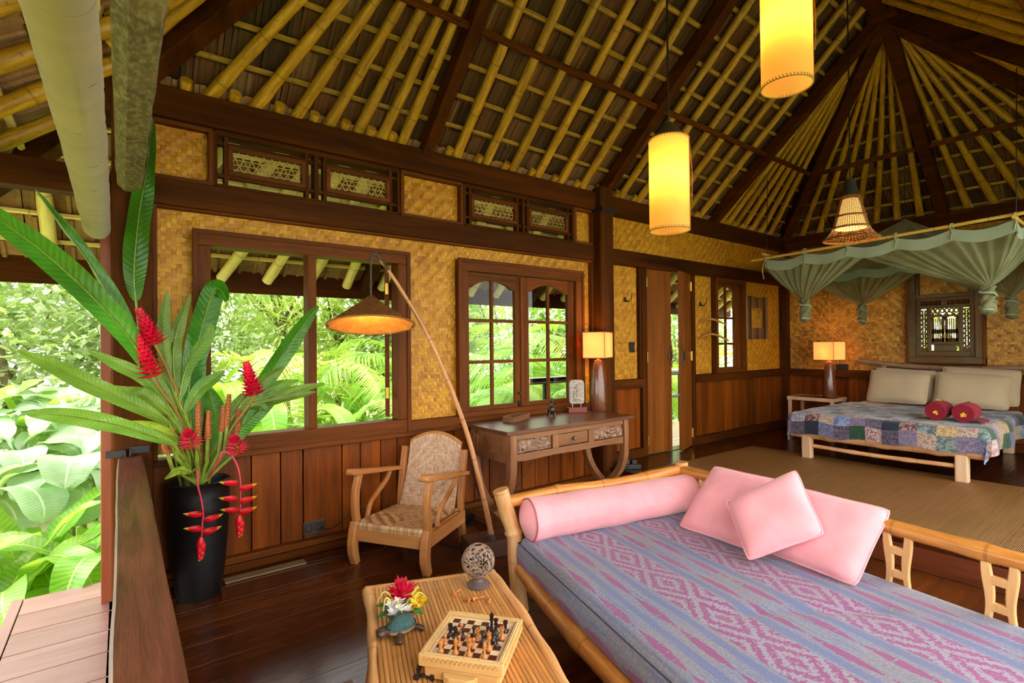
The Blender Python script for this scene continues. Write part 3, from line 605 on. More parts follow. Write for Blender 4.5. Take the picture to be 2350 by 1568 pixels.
for y0, y1 in ((1.66, 1.72), (2.09, 2.15)):   # fretwork strips with lobed openings
    mb = MB(); wdt = y1 - y0; n = 8
    for i in range(n):
        z = 1.42 + .49 * (i + .5) / n
        for k in (-1, 1): mb.tube([(8.44, (y0 + y1) / 2 + k * wdt * (.5 - .32 * math.sin(q)), z + .03 * math.cos(q)) for q in [PI * j / 8 for j in range(9)]], .0105, 6)
        mb.tube([(8.44, y0, z + .031), (8.44, y1, z + .031)], .007, 5)
    mb.build('fretwork', M_carv, w6, smooth=60); wy(y0, y1, 1.37, 1.42, 8.43, 8.45, 'carved_panel', M_carv)
mb = MB()
for s_ in (-1, 1):   # centre: two shutters of little bars under a scalloped head
    yc = 1.905 + s_ * .07
    for i in range(5): mb.box(8.43, 8.445, yc - .042 + .021 * i - .0045, yc - .042 + .021 * i + .0045, 1.50, 1.80)
    mb.box(8.43, 8.445, yc - .062, yc + .062, 1.50, 1.545); mb.box(8.43, 8.445, yc - .062, yc + .062, 1.605, 1.66); mb.box(8.43, 8.445, yc - .067, yc - .047, 1.5, 1.82); mb.box(8.43, 8.445, yc + .047, yc + .067, 1.5, 1.82)
mb.build('barred_shutter', M_carv, w6)
poly = [(1.765, 1.79)] + [(1.765 + .28 * i / 20, 1.775 + .05 * abs(math.sin(PI * i / 10)) ** .7) for i in range(21)] + [(2.045, 1.86)] + [(2.045 - .28 * i / 14, 1.86 + .018 * math.sin(i * PI / 1.75)) for i in range(15)]
MB().prism(poly, 8.43, 8.445, lambda a, b, d: (d, a, b)).build('scalloped_head', M_carvY, w6)
mb = MB()
for i in range(6):
    y = 1.765 + .28 * (i + .5) / 6; mb.tube([(8.438, y + .022 * math.cos(q), 1.9 + .026 * math.sin(q)) for q in [2 * PI * j / 10 for j in range(11)]], .010, 6)
mb.build('head_fretwork', M_carvY, w6, smooth=60)

# double door
dr = thing('door_1', 'pair of tall plank doors standing ajar onto the garden', None, kind='structure')
for x0, x1 in ((4.875, 4.965), (5.88, 5.95)): MB().box(x0, x1, 3.885, 4.02, PZ, 2.43).build('jamb', M_beamZ, dr, bevel=.006)
MB().box(4.875, 5.95, 3.885, 4.02, 2.40, 2.45).build('head', M_beamX, dr, bevel=.005)
MB().box(4.96, 5.88, 3.88, 4.03, PZ - .03, PZ + .006).build('threshold', M_plat, dr)
def leaf(px, py, ang, wdt, n, flip):
    e = bpy.data.objects.new('door_leaf', None); COL.objects.link(e); e.parent = dr; e.matrix_basis = Matrix.Translation((px, py, PZ + .012)) @ Matrix.Rotation(ang, 4, 'Z')
    for i in range(n): MB().box(wdt * i / n + .0007, wdt * (i + 1) / n - .0007, -.02, .02, 0, 2.2).build('plank', M_doorZ, e, bevel=.002)
    for z in (.16, 1.15, 2.05): MB().tube([(0.0, -.028, z - .06), (0.0, -.028, z + .06)], .008, 8).box(0, .028, -.025, -.019, z - .055, z + .055).build('hinge', M_brass, e, smooth=40)
    mb = MB()
    poly = [(wdt, 1.30 + .0)] + [(wdt - (.055 + .022 * math.cos(4 * q)) * math.sin(q) - .0, 1.16 - .14 * math.cos(q)) for q in [PI * k / 28 for k in range(29)]]
    mb.prism(poly[1:], -.034, -.02, lambda a, b, d: (a, d, b)); mb.build('escutcheon', wood('carved_handle', srgb(64, 40, 22), srgb(120, 86, 52), 'Z', 20, .5), e, bevel=.003)
    MB().tube([(wdt - .03, -.034 - .02 * math.sin(q), 1.10 + .12 * q / PI) for q in [PI * k / 8 for k in range(9)]], .007, 8).build('handle', M_black, e, smooth=60)
    return e
leaf(4.972, 3.925, math.radians(-3.5), .447, 3, False)
lf = leaf(5.872, 3.925, math.radians(180 + 19), .445, 3, True)
lf.matrix_basis = lf.matrix_basis @ Matrix.Scale(-1, 4, (0, 1, 0))
# ---------------------------------------------------------------- shared builders
def weave_on(name, par, mat, fn, na, nz, vert, h=.003, runs=3, world=False, base=None):
    """weave floats laid on the surface fn(u, v) -> (point, normal)"""
    mb = MB()
    def P(a, z, d): p, n = fn(a / na, z / nz); return Vector(p) + Vector(n) * d
    def q(A0, A1, Z0, Z1, vt):
        g = .06; c = R.random()
        if vt: zm = (Z0 + Z1) / 2; mb.add([P(A0 + g, Z0, 0), P(A1 - g, Z0, 0), P(A0 + g, zm, h), P(A1 - g, zm, h), P(A0 + g, Z1, 0), P(A1 - g, Z1, 0)], [(0, 1, 3, 2), (2, 3, 5, 4)], [((0, 0), (1, 0), (1, 1), (0, 1))] * 2, c)
        else: am = (A0 + A1) / 2; mb.add([P(A0, Z0 + g, 0), P(A0, Z1 - g, 0), P(am, Z0 + g, h), P(am, Z1 - g, h), P(A1, Z0 + g, 0), P(A1, Z1 - g, 0)], [(0, 1, 3, 2), (2, 3, 5, 4)], [((0, 0), (1, 0), (1, 1), (0, 1))] * 2, c)
    for j in range(nz):
        i = 0
        while i < na:
            if vert(i, j): i += 1; continue
            k = i
            while k < na and not vert(k, j) and k - i < runs: k += 1
            q(i, k, j, j + 1, False); i = k
    for i in range(na):
        j = 0
        while j < nz:
            if not vert(i, j): j += 1; continue
            k = j
            while k < nz and vert(i, k) and k - j < runs: k += 1
            q(i, i + 1, j, k, True); j = k
    mb.mi = 1; mb.grid(lambda u, v: tuple(P(u * na, v * nz, -.002)), 10, 10)
    return mb.build(name, [mat, base or M_dark], par, world=world)
def sweep(mb, pts, w, d0, d1, mp):
    """flat band of width w along a 2D path, extruded d0..d1"""
    n = len(pts); ww = w if isinstance(w, (list, tuple)) else [w] * n; L = []; Rr = []
    for i, (a, b) in enumerate(pts):
        p, q = pts[max(i - 1, 0)], pts[min(i + 1, n - 1)]; dx, dy = q[0] - p[0], q[1] - p[1]; l = math.hypot(dx, dy) or 1; nx, ny = -dy / l, dx / l
        L.append((a + nx * ww[i] / 2, b + ny * ww[i] / 2)); Rr.append((a - nx * ww[i] / 2, b - ny * ww[i] / 2))
    vs = [mp(a, b, d) for d in (d0, d1) for a, b in L + Rr]; k = 2 * n; fs = []
    for i in range(n - 1):
        fs += [(i, i + 1, n + i + 1, n + i), (k + i, k + n + i, k + n + i + 1, k + i + 1), (i, k + i, k + i + 1, i + 1), (n + i, n + i + 1, k + n + i + 1, k + n + i)]
    fs += [(0, n, k + n, k), (n - 1, k + n - 1, k + 2 * n - 1, 2 * n - 1)]
    return mb.add(vs, fs)
def curve(pts, n=6):
    """Catmull-Rom through the points"""
    P = [Vector(p) for p in pts]; P = [P[0] * 2 - P[1]] + P + [P[-1] * 2 - P[-2]]; out = []
    for i in range(1, len(P) - 2):
        for k in range(n):
            t = k / n; a, b, c, d = P[i - 1:i + 3]; out.append(.5 * ((2 * b) + (c - a) * t + (2 * a - 5 * b + 4 * c - d) * t * t + (3 * b - a - 3 * c + d) * t ** 3))
    out.append(P[-2]); return out
M_teak = wood('teak', srgb(158, 92, 42), srgb(212, 150, 88), 'Z', 8, .38, .15, .15); M_teakX = wood('teak_x', srgb(158, 92, 42), srgb(212, 150, 88), 'X', 8, .38, .15, .15); M_teakY = wood('teak_y', srgb(158, 92, 42), srgb(212, 150, 88), 'Y', 8, .38, .15, .15)
M_rattan = weave_mat('rattan', srgb(204, 160, 118), srgb(252, 228, 200), 2.0, .4); M_rattan2 = weave_mat('rattan_seat', srgb(184, 130, 74), srgb(250, 216, 166), 2.0, .4)
# ---------------------------------------------------------------- ARMCHAIR
ch = thing('armchair', 'low wooden armchair with woven rattan seat and back beside the wall', 'chair', (1.667, 3.43, 0), math.radians(-57.3))
yz = lambda a, b, d: (d, a, b)
for s_ in (-1, 1):
    x0, x1 = (s_ * .283 - .027, s_ * .283 + .027)
    mb = MB(); sweep(mb, [(p[0], p[1]) for p in curve([(-.262, 0), (-.292, .1), (-.285, .2), (-.265, .29)], 5)], [.045 + .02 * math.sin(PI * i / 15) for i in range(16)], x0, x1, yz); mb.build('leg', M_teak, ch, bevel=.006, smooth=40)
    mb = MB(); sweep(mb, [(p[0], p[1]) for p in curve([(-.235, .24), (-.262, .36), (-.258, .49), (-.215, .62)], 6)], .052, s_ * .283 - .02, s_ * .283 + .02, yz); mb.build('arm_support', M_teak, ch, bevel=.005, smooth=40)
    mb = MB(); sweep(mb, [(p[0], p[1]) for p in curve([(.33, 0), (.285, .25), (.312, .48), (.36, .70)], 6)], .048, s_ * .262 - .022, s_ * .262 + .022, yz); mb.build('leg', M_teak, ch, bevel=.005, smooth=40)
    MB().prism([(-.315, .618), (-.32, .642), (-.3, .66), (.33, .548), (.33, .518)], s_ * .287 - .035, s_ * .287 + .035, yz).build('armrest', M_teakY, ch, bevel=.008, smooth=40)
    mb = MB(); sweep(mb, [(p[0], p[1]) for p in curve([(.17, .545), (.12, .49), (.02, .43), (-.08, .37), (-.13, .27)], 6)], .03, s_ * .283 - .012, s_ * .283 + .012, yz); mb.build('brace', M_teak, ch, bevel=.004, smooth=40)
    MB().box(s_ * .28 - .015, s_ * .28 + .015, -.25, .3, .165, .255).build('side_rail', M_teakY, ch, bevel=.005)
MB().box(-.28, .28, -.29, -.262, .165, .265).build('front_rail', M_teakX, ch, bevel=.005); MB().box(-.25, .25, .27, .295, .165, .24).build('back_rail', M_teakX, ch, bevel=.005)
MB().box(-.262, .262, -.275, .24, .235, .262).build('seat_frame', M_teakX, ch)
def seat_fn(u, v):
    x = -.26 + .52 * u; b = v * .60
    if b < .045: return (x, -.29, .25 + b), (0, -1, 0)
    return (x, -.29 + (b - .045), .297 - .05 * (b - .045) - .012 * math.sin(PI * u) * math.sin(PI * min(1, v))), (0, 0, 1)
weave_on('woven_seat', ch, M_rattan2, seat_fn, 40, 46, lambda i, j: (j > 3 and ((abs(i - 20) + abs(j - 24)) % 8) < 4) or j <= 3, .003, 4, base=M_teak)
def back_fn(u, v):
    x = (-.235 + .47 * u); ht = .465 + .075 * math.sin(PI * u) ** .8; z = .27 + v * ht; y = .225 + .15 * v + .02 * math.sin(PI * v) + .022 * math.sin(PI * u)
    return (x * (1 - .04 * v), y, z), (0, -1, .25)
weave_on('woven_back', ch, M_rattan, back_fn, 44, 56, lambda i, j: ((abs(i - 22) + abs(j - 28)) % 8) < 4 if j < 51 else True, .003, 4, base=M_teak)
mb = MB(); mb.tube([tuple(Vector(back_fn(i / 16, 1.0)[0]) + Vector((0, .008, .002))) for i in range(17)], .014, 8); mb.build('top_rail', M_teakX, ch, smooth=60)
MB().grid(lambda u, v: tuple(Vector(back_fn(u, v)[0]) + Vector((0, .018, 0))), 8, 8).build('back_lining', M_teak, ch, smooth=60)

# ---------------------------------------------------------------- BAMBOO FLOOR LAMP
fl_ = thing('floor_lamp', 'leaning bamboo pole lamp with woven conical hat shade', 'lamp', (2.15, 3.10, 0))
MB().box(-.20, .20, -.115, .115, 0, .115).xf(Matrix.Rotation(math.radians(-14), 4, 'Z')).build('base', wood('lamp_base_wood', srgb(66, 40, 30), srgb(116, 78, 60), 'X', 7, .5), fl_, bevel=.004)
pp = curve([(2.108, 3.03, .11), (2.03, 3.03, .45), (1.89, 3.04, .95), (1.66, 3.06, 1.5), (1.44, 3.09, 1.88), (1.31, 3.10, 2.055)], 8)
M_polebam = bamboo('pole_bamboo', srgb(160, 106, 66), srgb(204, 150, 102), .3, .4, .5)
MB().tube(pp, [.021 - .0115 * i / (len(pp) - 1) for i in range(len(pp))], 12).build('pole', M_polebam, fl_, smooth=60, world=True)
M_ratan_d = plain('dark_rattan', srgb(70, 52, 34), .6)
mb = MB()
for i in range(7): mb.tube([(2.108 - .003 * i + .0225 * math.cos(a), 3.03 + .0225 * math.sin(a), .118 + i * .007) for a in [2 * PI * k / 12 for k in range(13)]], .0035, 5)
mb.build('base_binding', plain('grey_wire', srgb(96, 86, 84), .4), fl_, world=True)
mb = MB(); hk = curve([(1.36, 3.095, 1.99), (1.31, 3.1, 2.058), (1.28, 3.1, 2.085), (1.255, 3.1, 2.07), (1.248, 3.1, 2.02)], 8); mb.tube(hk, .011, 8)
for p in hk[::2]: mb.tube([p + Vector((.013 * math.cos(a), .013 * math.sin(a), .002 * a)) for a in [k * PI / 5 for k in range(11)]], .003, 4)
mb.build('hook', M_ratan_d, fl_, smooth=60, world=True)
MB().tube([(1.248, 3.1, 2.03), (1.247, 3.1, 1.82)], .006, 8).build('cord', M_ratan_d, fl_, world=True)
HT = Matrix.Translation((1.247, 3.1, 1.822)) @ Matrix.Rotation(math.radians(10.5), 4, Vector((-.927, .374, 0)))
def cone(u, v): a = 2 * PI * u; r = .012 + .252 * v; return tuple(HT @ Vector((r * math.cos(a), r * math.sin(a), -.19 * v ** .92))), tuple(HT.to_3x3() @ Vector((math.cos(a) * .6, math.sin(a) * .6, .8)))
M_hat = weave_mat('hat_weave', srgb(98, 60, 24), srgb(168, 112, 54), 1.0, .5)
M_hatin = plain('hat_inside', srgb(206, 136, 60), .6, .15, 30)
hsh = weave_on('shade', fl_, M_hat, cone, 90, 20, lambda i, j: (i + j) % 2 == 0, .002, 1, True, M_hatin)
MB().tube([tuple(HT @ Vector((.264 * math.cos(a), .264 * math.sin(a), -.19))) for a in [2 * PI * k / 48 for k in range(49)]], .0065, 6).build('shade_rim', M_hat, hsh, world=True, smooth=60)
MB().lathe([(0, -.05), (.018, -.044), (.026, -.028), (.022, -.01), (.012, .01), (.012, .03), (0, .032)], 14, (1.247, 3.1, 1.745)).build('bulb', glow('warm_bulb', (1, .72, .36, 1), 9), fl_, smooth=60, world=True)
point_light('floor_lamp_light', (1.247 - 2.15, 0, 1.70), 5, (1, .62, .28), .03, fl_)

# ---------------------------------------------------------------- CONSOLE TABLE
ct = thing('console_table', 'antique wooden console table with carved drawers and crossed curved legs', 'table', (3.14, 3.52, 0))
M_con = wood('console_wood', srgb(96, 56, 32), srgb(172, 118, 74), 'X', 9, .42, .35, .15, srgb(136, 92, 62)); M_conZ = wood('console_wood_z', srgb(100, 58, 32), srgb(180, 124, 78), 'Z', 9, .42, .35, .15, srgb(150, 104, 74)); M_conTop = wood('console_top_wood', srgb(62, 34, 22), srgb(128, 80, 52), 'X', 6, .3, .3, .1)
MB().box(2.385, 3.9, 3.21, 3.85, .795, .828).build('top', M_conTop, ct, bevel=.006, world=True)
for x0, x1 in ((2.43, 2.50), (3.78, 3.85)):
    for sg in (1, -1):
        f = (lambda y: y) if sg > 0 else (lambda y: 7.06 - y)
        pts = [(f(p[0]), p[1]) for p in curve([(3.275, .80), (3.27, .6), (3.285, .42), (3.36, .27), (3.5, .15), (3.66, .075), (3.755, .05)], 5)]
        mb = MB(); sweep(mb, pts, [.07 - .02 * i / (len(pts) - 1) for i in range(len(pts))], x0 + (.004 if sg > 0 else 0), x1 - (0 if sg > 0 else .004), yz); mb.build('leg', M_conZ, ct, bevel=.005, smooth=40, world=True)
    MB().box(x0 - .01, x1 + .01, 3.27, 3.79, 0, .058).build('foot', M_con, ct, bevel=.008, world=True)
    MB().box(x0 + .012, x1 - .012, 3.3, 3.76, .56, .80).build('side_panel', M_con, ct, bevel=.004, world=True)
    xa = x0 + .004 if x0 < 3 else x1 - .02
    for a, b, c, d in ((3.31, 3.76, .75, .795), (3.31, 3.76, .56, .62), (3.31, 3.36, .62, .75), (3.71, 3.76, .62, .75)): MB().box(xa, xa + .016, a, b, c, d).build('side_frame', M_con, ct, bevel=.003, world=True)
MB().box(2.5, 3.78, 3.255, 3.29, .745, .796).build('top_rail', M_con, ct, bevel=.004, world=True)
MB().prism([(2.5, .575), (2.6, .567), (2.9, .578), (3.2, .572), (3.5, .58), (3.78, .568), (3.78, .632), (2.5, .632)], 3.252, 3.285, lambda a, b, d: (a, d, b)).build('bottom_rail', M_con, ct, bevel=.004, world=True)
for x in (2.925, 3.355): MB().box(x - .035, x + .035, 3.25, 3.29, .632, .745).build('divider', M_conZ, ct, bevel=.004, world=True)
tcv = NT('carved_wood'); ao = tcv.n('Attribute', attribute_name='tint').outputs['Fac']; tcv.set(Base_Color=tcv.ramp(tcv.noise(tcv.co(), 40, 4), [(.3, srgb(100, 66, 48)), (.7, srgb(188, 152, 124))]), Roughness=.5); M_carvp = tcv.mat
def carved(x0, x1):
    def fn(u, v):
        x = x0 + (x1 - x0) * u; z = .635 + .107 * v; e = min(1, min(u, 1 - u) * 14) * min(1, min(v, 1 - v) * 7)
        q = Vector((x * 8 + 1.5 * mnoise.noise(Vector((x * 9, z * 9, 3))), z * 13, 0)); r = math.sin(q.x * 3 + 4 * mnoise.noise(q * 1.3)) * math.cos(q.y * 3 + 3 * mnoise.noise(q * 1.1 + Vector((7, 0, 0))))
        return (x, 3.272 - .03 * e * max(0, min(1, abs(r) * 2.2)), z)
    MB().grid(fn, 56, 26).build('carved_panel', M_carvp, ct, smooth=180, world=True)
carved(2.515, 2.885); carved(3.395, 3.775)
cdr = MB().box(2.965, 3.315, 3.262, 3.29, .64, .74).build('drawer', M_con, ct, bevel=.003, world=True)
MB().lathe([(0, .035), (.016, .03), (.02, .02), (.012, .01), (.008, 0)], 16).xf(Matrix.Translation((3.14, 3.262, .69)) @ Matrix.Rotation(PI / 2, 4, 'X')).build('drawer_knob', plain('knob_wood', srgb(120, 96, 76), .4), cdr, smooth=50, world=True)
CT = .828
# tray with pens
ty = thing('desk_tray', 'small rectangular wooden tray holding pens on the console', 'tray', (2.83, 3.67, CT), math.radians(22))
M_tray = wood('tray_wood', srgb(98, 64, 38), srgb(156, 110, 70), 'X', 10, .45)
for a, b, c, d in ((-.15, .15, -.055, -.046), (-.15, .15, .046, .055), (-.15, -.141, -.046, .046), (.141, .15, -.046, .046)): MB().box(a, b, c, d, 0, .05).build('side', M_tray, ty, bevel=.002)
MB().box(-.141, .141, -.046, .046, 0, .008).build('bottom', M_dark, ty)
pn = tag(MB().tube([(2.80, 3.655, CT + .03), (2.93, 3.70, CT + .042)], .0055, 8).tube([(2.93, 3.70, CT + .042), (2.945, 3.705, CT + .044)], .0025, 6).build('pen', plain('blue_plastic', srgb(30, 70, 110), .3), None, smooth=50), 'blue pen lying in the wooden desk tray', 'pen')
tp_ = tag(MB().tube([(2.87, 3.66, CT + .012), (2.93, 3.685, CT + .012)], .011, 10).build('marker_pen', plain('dark_blue', srgb(24, 40, 60), .35), None, smooth=50), 'short dark marker lying in the desk tray', 'pen')
# bronze figurine: seated figure on a little animal
fg = thing('figurine', 'small dark bronze figurine with raised head on the console', 'figurine', (3.24, 3.66, CT), math.radians(-30))
M_brz = plain('bronze', srgb(72, 62, 54), .35, .3, 40, 0, .7)
MB().lathe([(0, .002), (.022, .01), (.034, .03), (.036, .05), (.028, .07), (.012, .082), (0, .084)], 16, (0, 0, .02), sx=1.15).build('body', M_brz, fg, smooth=60)
for x, y in ((-.028, -.02), (.026, -.022), (-.026, .02), (.028, .02)): MB().tube([(x * .7, y, .045), (x, y, .02), (x * 1.1, y * 1.1, 0)], [.012, .01, .012], 8).build('leg', M_brz, fg, smooth=60)
MB().tube([(0, 0, .09), (.002, -.002, .115), (.006, -.004, .13)], [.014, .012, .009], 8).lathe([(0, -.018), (.012, -.014), (.016, 0), (.012, .014), (0, .02)], 12, (.006, -.004, .146)).build('head', M_brz, fg, smooth=60)
MB().tube([(-.01, -.01, .11), (-.03, -.02, .1), (-.034, -.03, .075), (-.02, -.036, .06)], [.008, .007, .006, .005], 8).tube([(.012, -.01, .11), (.03, -.015, .12), (.026, -.03, .135)], [.008, .006, .005], 8).build('arms', M_brz, fg, smooth=60)
MB().tube([(-.02, 0, .16), (-.008, 0, .172), (.012, 0, .17)], .005, 6).build('headdress', M_brz, fg, smooth=60)
# stone relief on a wooden stand
sr = thing('stone_relief', 'grey carved stone relief with arched top on a red wood stand', 'sculpture', (3.62, 3.71, CT), math.radians(-25))
MB().box(-.095, .095, -.035, .035, 0, .055).build('stand', wood('red_stand', srgb(90, 28, 18), srgb(140, 56, 36), 'X', 8, .3), sr, bevel=.003)
for x in (-.045, .045): MB().tube([(x, 0, .05), (x, 0, .11)], .004, 8).build('pin', plain('steel', srgb(190, 190, 190), .3, .05, metal=.9), sr)
tst = NT('relief_stone'); tst.set(Base_Color=tst.ramp(tst.noise(tst.co(), 60, 4), [(.3, srgb(128, 116, 104)), (.7, srgb(212, 204, 194))]), Roughness=.8); M_stone = tst.mat
def arch(u, v):
    x = (u - .5) * .15; z = .09 + v * .235; k = max(0, (v - .82) / .18); x *= math.sqrt(max(0.0, 1 - (k * .75) ** 2)); x *= 1 - .12 * max(0, (.1 - v) / .1)
    e = min(1, min(u, 1 - u) * 10) * min(1, min(v, 1 - v) * 10); fx = abs(u - .5)
    body = .018 * math.exp(-((fx / .12) ** 2 + ((v - .45) / .25) ** 2)) + .012 * math.exp(-((fx / .07) ** 2 + ((v - .72) / .07) ** 2)) + .010 * math.exp(-(((fx - .2) / .05) ** 2 + ((v - .45) / .14) ** 2)) + .014 * math.exp(-(((fx - .15) / .12) ** 2 + ((v - .2) / .07) ** 2))
    tex = .008 * abs(mnoise.noise(Vector((x * 70, 3, z * 70)))) + .004 * abs(mnoise.noise(Vector((x * 150, 9, z * 150))))
    return (x, -.016 - e * (1.7 * body + 1.3 * tex), z)
mb = MB(); mb.grid(arch, 48, 60); mb.grid(lambda u, v: (arch(u, v)[0], .018, arch(u, v)[2]), 12, 30)
for ed_ in (0, 1): mb.grid(lambda u, v: (arch(ed_, v)[0], -.016 + .034 * u, arch(ed_, v)[2]), 1, 30)
mb.grid(lambda u, v: (arch(u, 1)[0], -.016 + .034 * v, arch(u, 1)[2]), 12, 1).grid(lambda u, v: (arch(u, 0)[0], -.016 + .034 * v, arch(u, 0)[2]), 12, 1)
mb.build('relief', M_stone, sr, smooth=60)
# table lamps
ts = NT('speckled_lacquer'); spk = ts.noise(ts.co(), 90, 3); gz = ts.n('SeparateXYZ', {0: ts.n('TexCoord').outputs['Object']}).outputs[2]
ts.set(Base_Color=ts.mix(ts.ramp(spk, [(.35, (0, 0, 0)), (.6, (1, 1, 1))]), srgb(84, 42, 24), srgb(122, 70, 42)), Roughness=.22, Coat_Weight=.4); M_lacq = ts.mat
M_parch = shade_mat('parchment_shade', (1.0, .62, .27, 1), .5); M_stitch = plain('stitching', srgb(150, 100, 50), .7)
def table_lamp(name, label, loc, rz):
    o = thing(name, label, 'lamp', loc, rz, 'bullet-shaped table lamps')
    MB().lathe([(0, 0), (.082, 0), (.088, .012), (.09, .12), (.086, .25), (.074, .37), (.055, .47), (.04, .515), (.014, .525), (0, .525)], 32).build('base', M_lacq, o, smooth=50)
    MB().tube([(0, 0, .52), (0, 0, .62)], .009, 10).build('stem', M_brass, o, smooth=50)
    z0, z1 = .54, .80; hw, hd = .16, .11
    for x0, x1, y0, y1 in ((-hw, hw, -hd, -hd), (-hw, hw, hd, hd), (-hw, -hw, -hd, hd), (hw, hw, -hd, hd)):
        mb = MB(); t_ = .0015; mb.box(min(x0, x1) - t_, max(x0, x1) + t_, min(y0, y1) - t_, max(y0, y1) + t_, z0, z1); pnl = mb.build('shade_panel', M_parch, o)
    mb = MB()
    for sx in (-1, 1):
        for sy in (-1, 1):
            mb.tube([(sx * (hw + .002), sy * (hd + .002), z0), (sx * (hw + .002), sy * (hd + .002), z1)], .0028, 6)
            for i in range(14): z = z0 + (z1 - z0) * (i + .5) / 14; mb.bar((sx * (hw + .0035), sy * (hd - .008), z), (sx * (hw - .008), sy * (hd + .0035), z + .006), .0025, .003)
    for z in (z0, z1):
        for k in range(40):
            u = k / 40
            mb.bar((-hw + 2 * hw * u, -hd - .003, z - .003), (-hw + 2 * hw * (u + .015), -hd - .003, z + .006), .002, .003); mb.bar((-hw - .003, -hd + 2 * hd * u, z - .003), (-hw - .003, -hd + 2 * hd * (u + .015), z + .006), .002, .003)
        for a, b in (((-hw, -hd, z), (hw, -hd, z)), ((hw, -hd, z), (hw, hd, z)), ((hw, hd, z), (-hw, hd, z)), ((-hw, hd, z), (-hw, -hd, z))): mb.tube([a, b], .003, 5)
    mb.build('shade_stitching', M_stitch, o, kind='stuff')
    MB().lathe([(0, -.03), (.02, -.026), (.03, -.006), (.024, .02), (.013, .04), (0, .04)], 14, (0, 0, .66)).build('bulb', glow('lamp_bulb', (1, .8, .5, 1), 6), o, smooth=60)
    point_light('table_lamp_light', (0, 0, .70), 6, (1, .5, .15), .04, o); point_light('table_lamp_light', (0, 0, .62), 3, (1, .58, .22), .05, o)
    return o
table_lamp('table_lamp', 'lit square-shaded lamp with speckled brown base on the console table', (3.88, 3.66, CT), math.radians(28))
table_lamp('table_lamp', 'lit square-shaded lamp with dark brown base on the bedside table', (8.08, 3.13, .715), math.radians(72))
# wall fittings
def hook(x, z, label):
    o = thing('wall_hook', label, 'hook', (x, 3.935, z), 0, 'black iron coat hooks'); o.scale = (.62, .8, .62)
    MB().box(-.018, .018, -.012, 0, -.045, .045).build('plate', M_black, o, bevel=.003)
    MB().tube(curve([(0, -.01, .0), (.02, -.05, -.03), (.05, -.085, .03), (.06, -.09, .12)], 6), .007, 8).tube(curve([(0, -.01, -.02), (.01, -.05, -.05), (.02, -.06, -.02)], 6), .006, 8).build('prong', M_black, o, smooth=60)
hook(4.63, 2.02, 'black iron coat hook on woven panel left of the door'); hook(6.14, 2.03, 'black iron coat hook with hangers right of the door')
M_hang = plain('hanger_wood', srgb(170, 118, 60), .4, .1)
for i, (dz, dy) in enumerate(((-.20, -.05), (-.40, -.07))):
    o = thing('clothes_hanger', ('upper' if i == 0 else 'lower') + ' wooden clothes hanger hanging beside the narrow window', 'hanger', (6.19, 3.88 + dy, 2.03 + dz), math.radians(-55))
    MB().tube(curve([(-.21, 0, -.09), (-.1, 0, -.03), (0, 0, 0), (.1, 0, -.03), (.21, 0, -.09)], 6), [.010 + .006 * math.sin(PI * k / 24) for k in range(25)], 8, True).build('shoulders', M_hang, o, smooth=60)
    MB().tube(curve([(0, 0, 0), (0, 0, .05), (.03, 0, .07), (.02, 0, .10), (-.01, 0, .1)], 6), .003, 6).build('wire_hook', M_black, o, smooth=60)
def plate(name, label, x, y, z, w, h, ax, holes):
    o = thing(name, label, 'socket' if holes else 'switch', (x, y, z))
    if ax == 'y': pl_ = MB().box(-w / 2, w / 2, -.014, 0, -h / 2, h / 2).build('plate', plain('brown_plastic', srgb(62, 48, 44), .35) if holes else M_black, o, bevel=.004)
    else: pl_ = MB().box(-.014, 0, -w / 2, w / 2, -h / 2, h / 2).build('plate', M_black, o, bevel=.004)
    for k in range(holes):
        c = (k - (holes - 1) / 2) * w / max(1, holes)
        MB().lathe([(.028, 0), (.03, .004), (.022, .004), (.02, -.003), (0, -.003)], 16).xf((Matrix.Translation((c, -.014, 0)) @ Matrix.Rotation(PI / 2, 4, 'X')) if ax == 'y' else (Matrix.Translation((-.014, c, 0)) @ Matrix.Rotation(-PI / 2, 4, 'Y'))).build('socket_ring', M_black, pl_, smooth=40)
    if not holes: MB().box(-w / 2 + .012, w / 2 - .012, -.018, -.013, -h / 2 + .015, h / 2 - .015).build('rocker', M_black, pl_, bevel=.002)
    return o
plate('wall_socket', 'brown double wall socket low on the plank wainscot behind the chair', 1.13, 3.94, .17, .155, .1, 'y', 2)
plate('light_switch', 'small black light switch on the woven wall left of the door', 4.74, 3.935, 1.47, .075, .12, 'y', 0)
plate('wall_socket', 'black double socket on the woven wall beside the bedside lamp', 8.43, 3.09, 1.14, .16, .09, 'x', 2)
mr = thing('wall_mirror', 'wooden slatted wall frame with a small woven inset near the corner', 'frame', (7.55, 3.94, 1.88))
M_slat = [wood('slat_%d' % i, srgb(*c1), srgb(*c2), 'Z', 8, .5) for i, (c1, c2) in enumerate((((84, 54, 30), (128, 92, 56)), ((60, 36, 20), (96, 62, 34)), ((110, 74, 40), (150, 108, 64))))]
for i in range(9):
    x = 7.25 + .07 * i; top = 2.19 + .012 * math.sin(i); 
    if 7.41 <= x + .035 <= 7.73: MB().box(x + .003, x + .067, 3.895, 3.925, 2.03, top).build('slat', M_slat[i % 3], mr, bevel=.003, world=True); MB().box(x + .003, x + .067, 3.895, 3.925, 1.565, 1.73).build('slat', M_slat[i % 3], mr, bevel=.003, world=True)
    else: MB().box(x + .003, x + .067, 3.895, 3.925, 1.565, top).build('slat', M_slat[i % 3], mr, bevel=.003, world=True)
MB().box(7.228, 7.25, 3.89, 3.93, 1.56, 2.2).build('edge_strip', plain('pale_wood', srgb(206, 190, 160), .5), mr, world=True); weave('inset', mr, 'y', 3.915, 7.42, 7.745, 1.725, 2.035, .045, M_weave2, 3, 6)
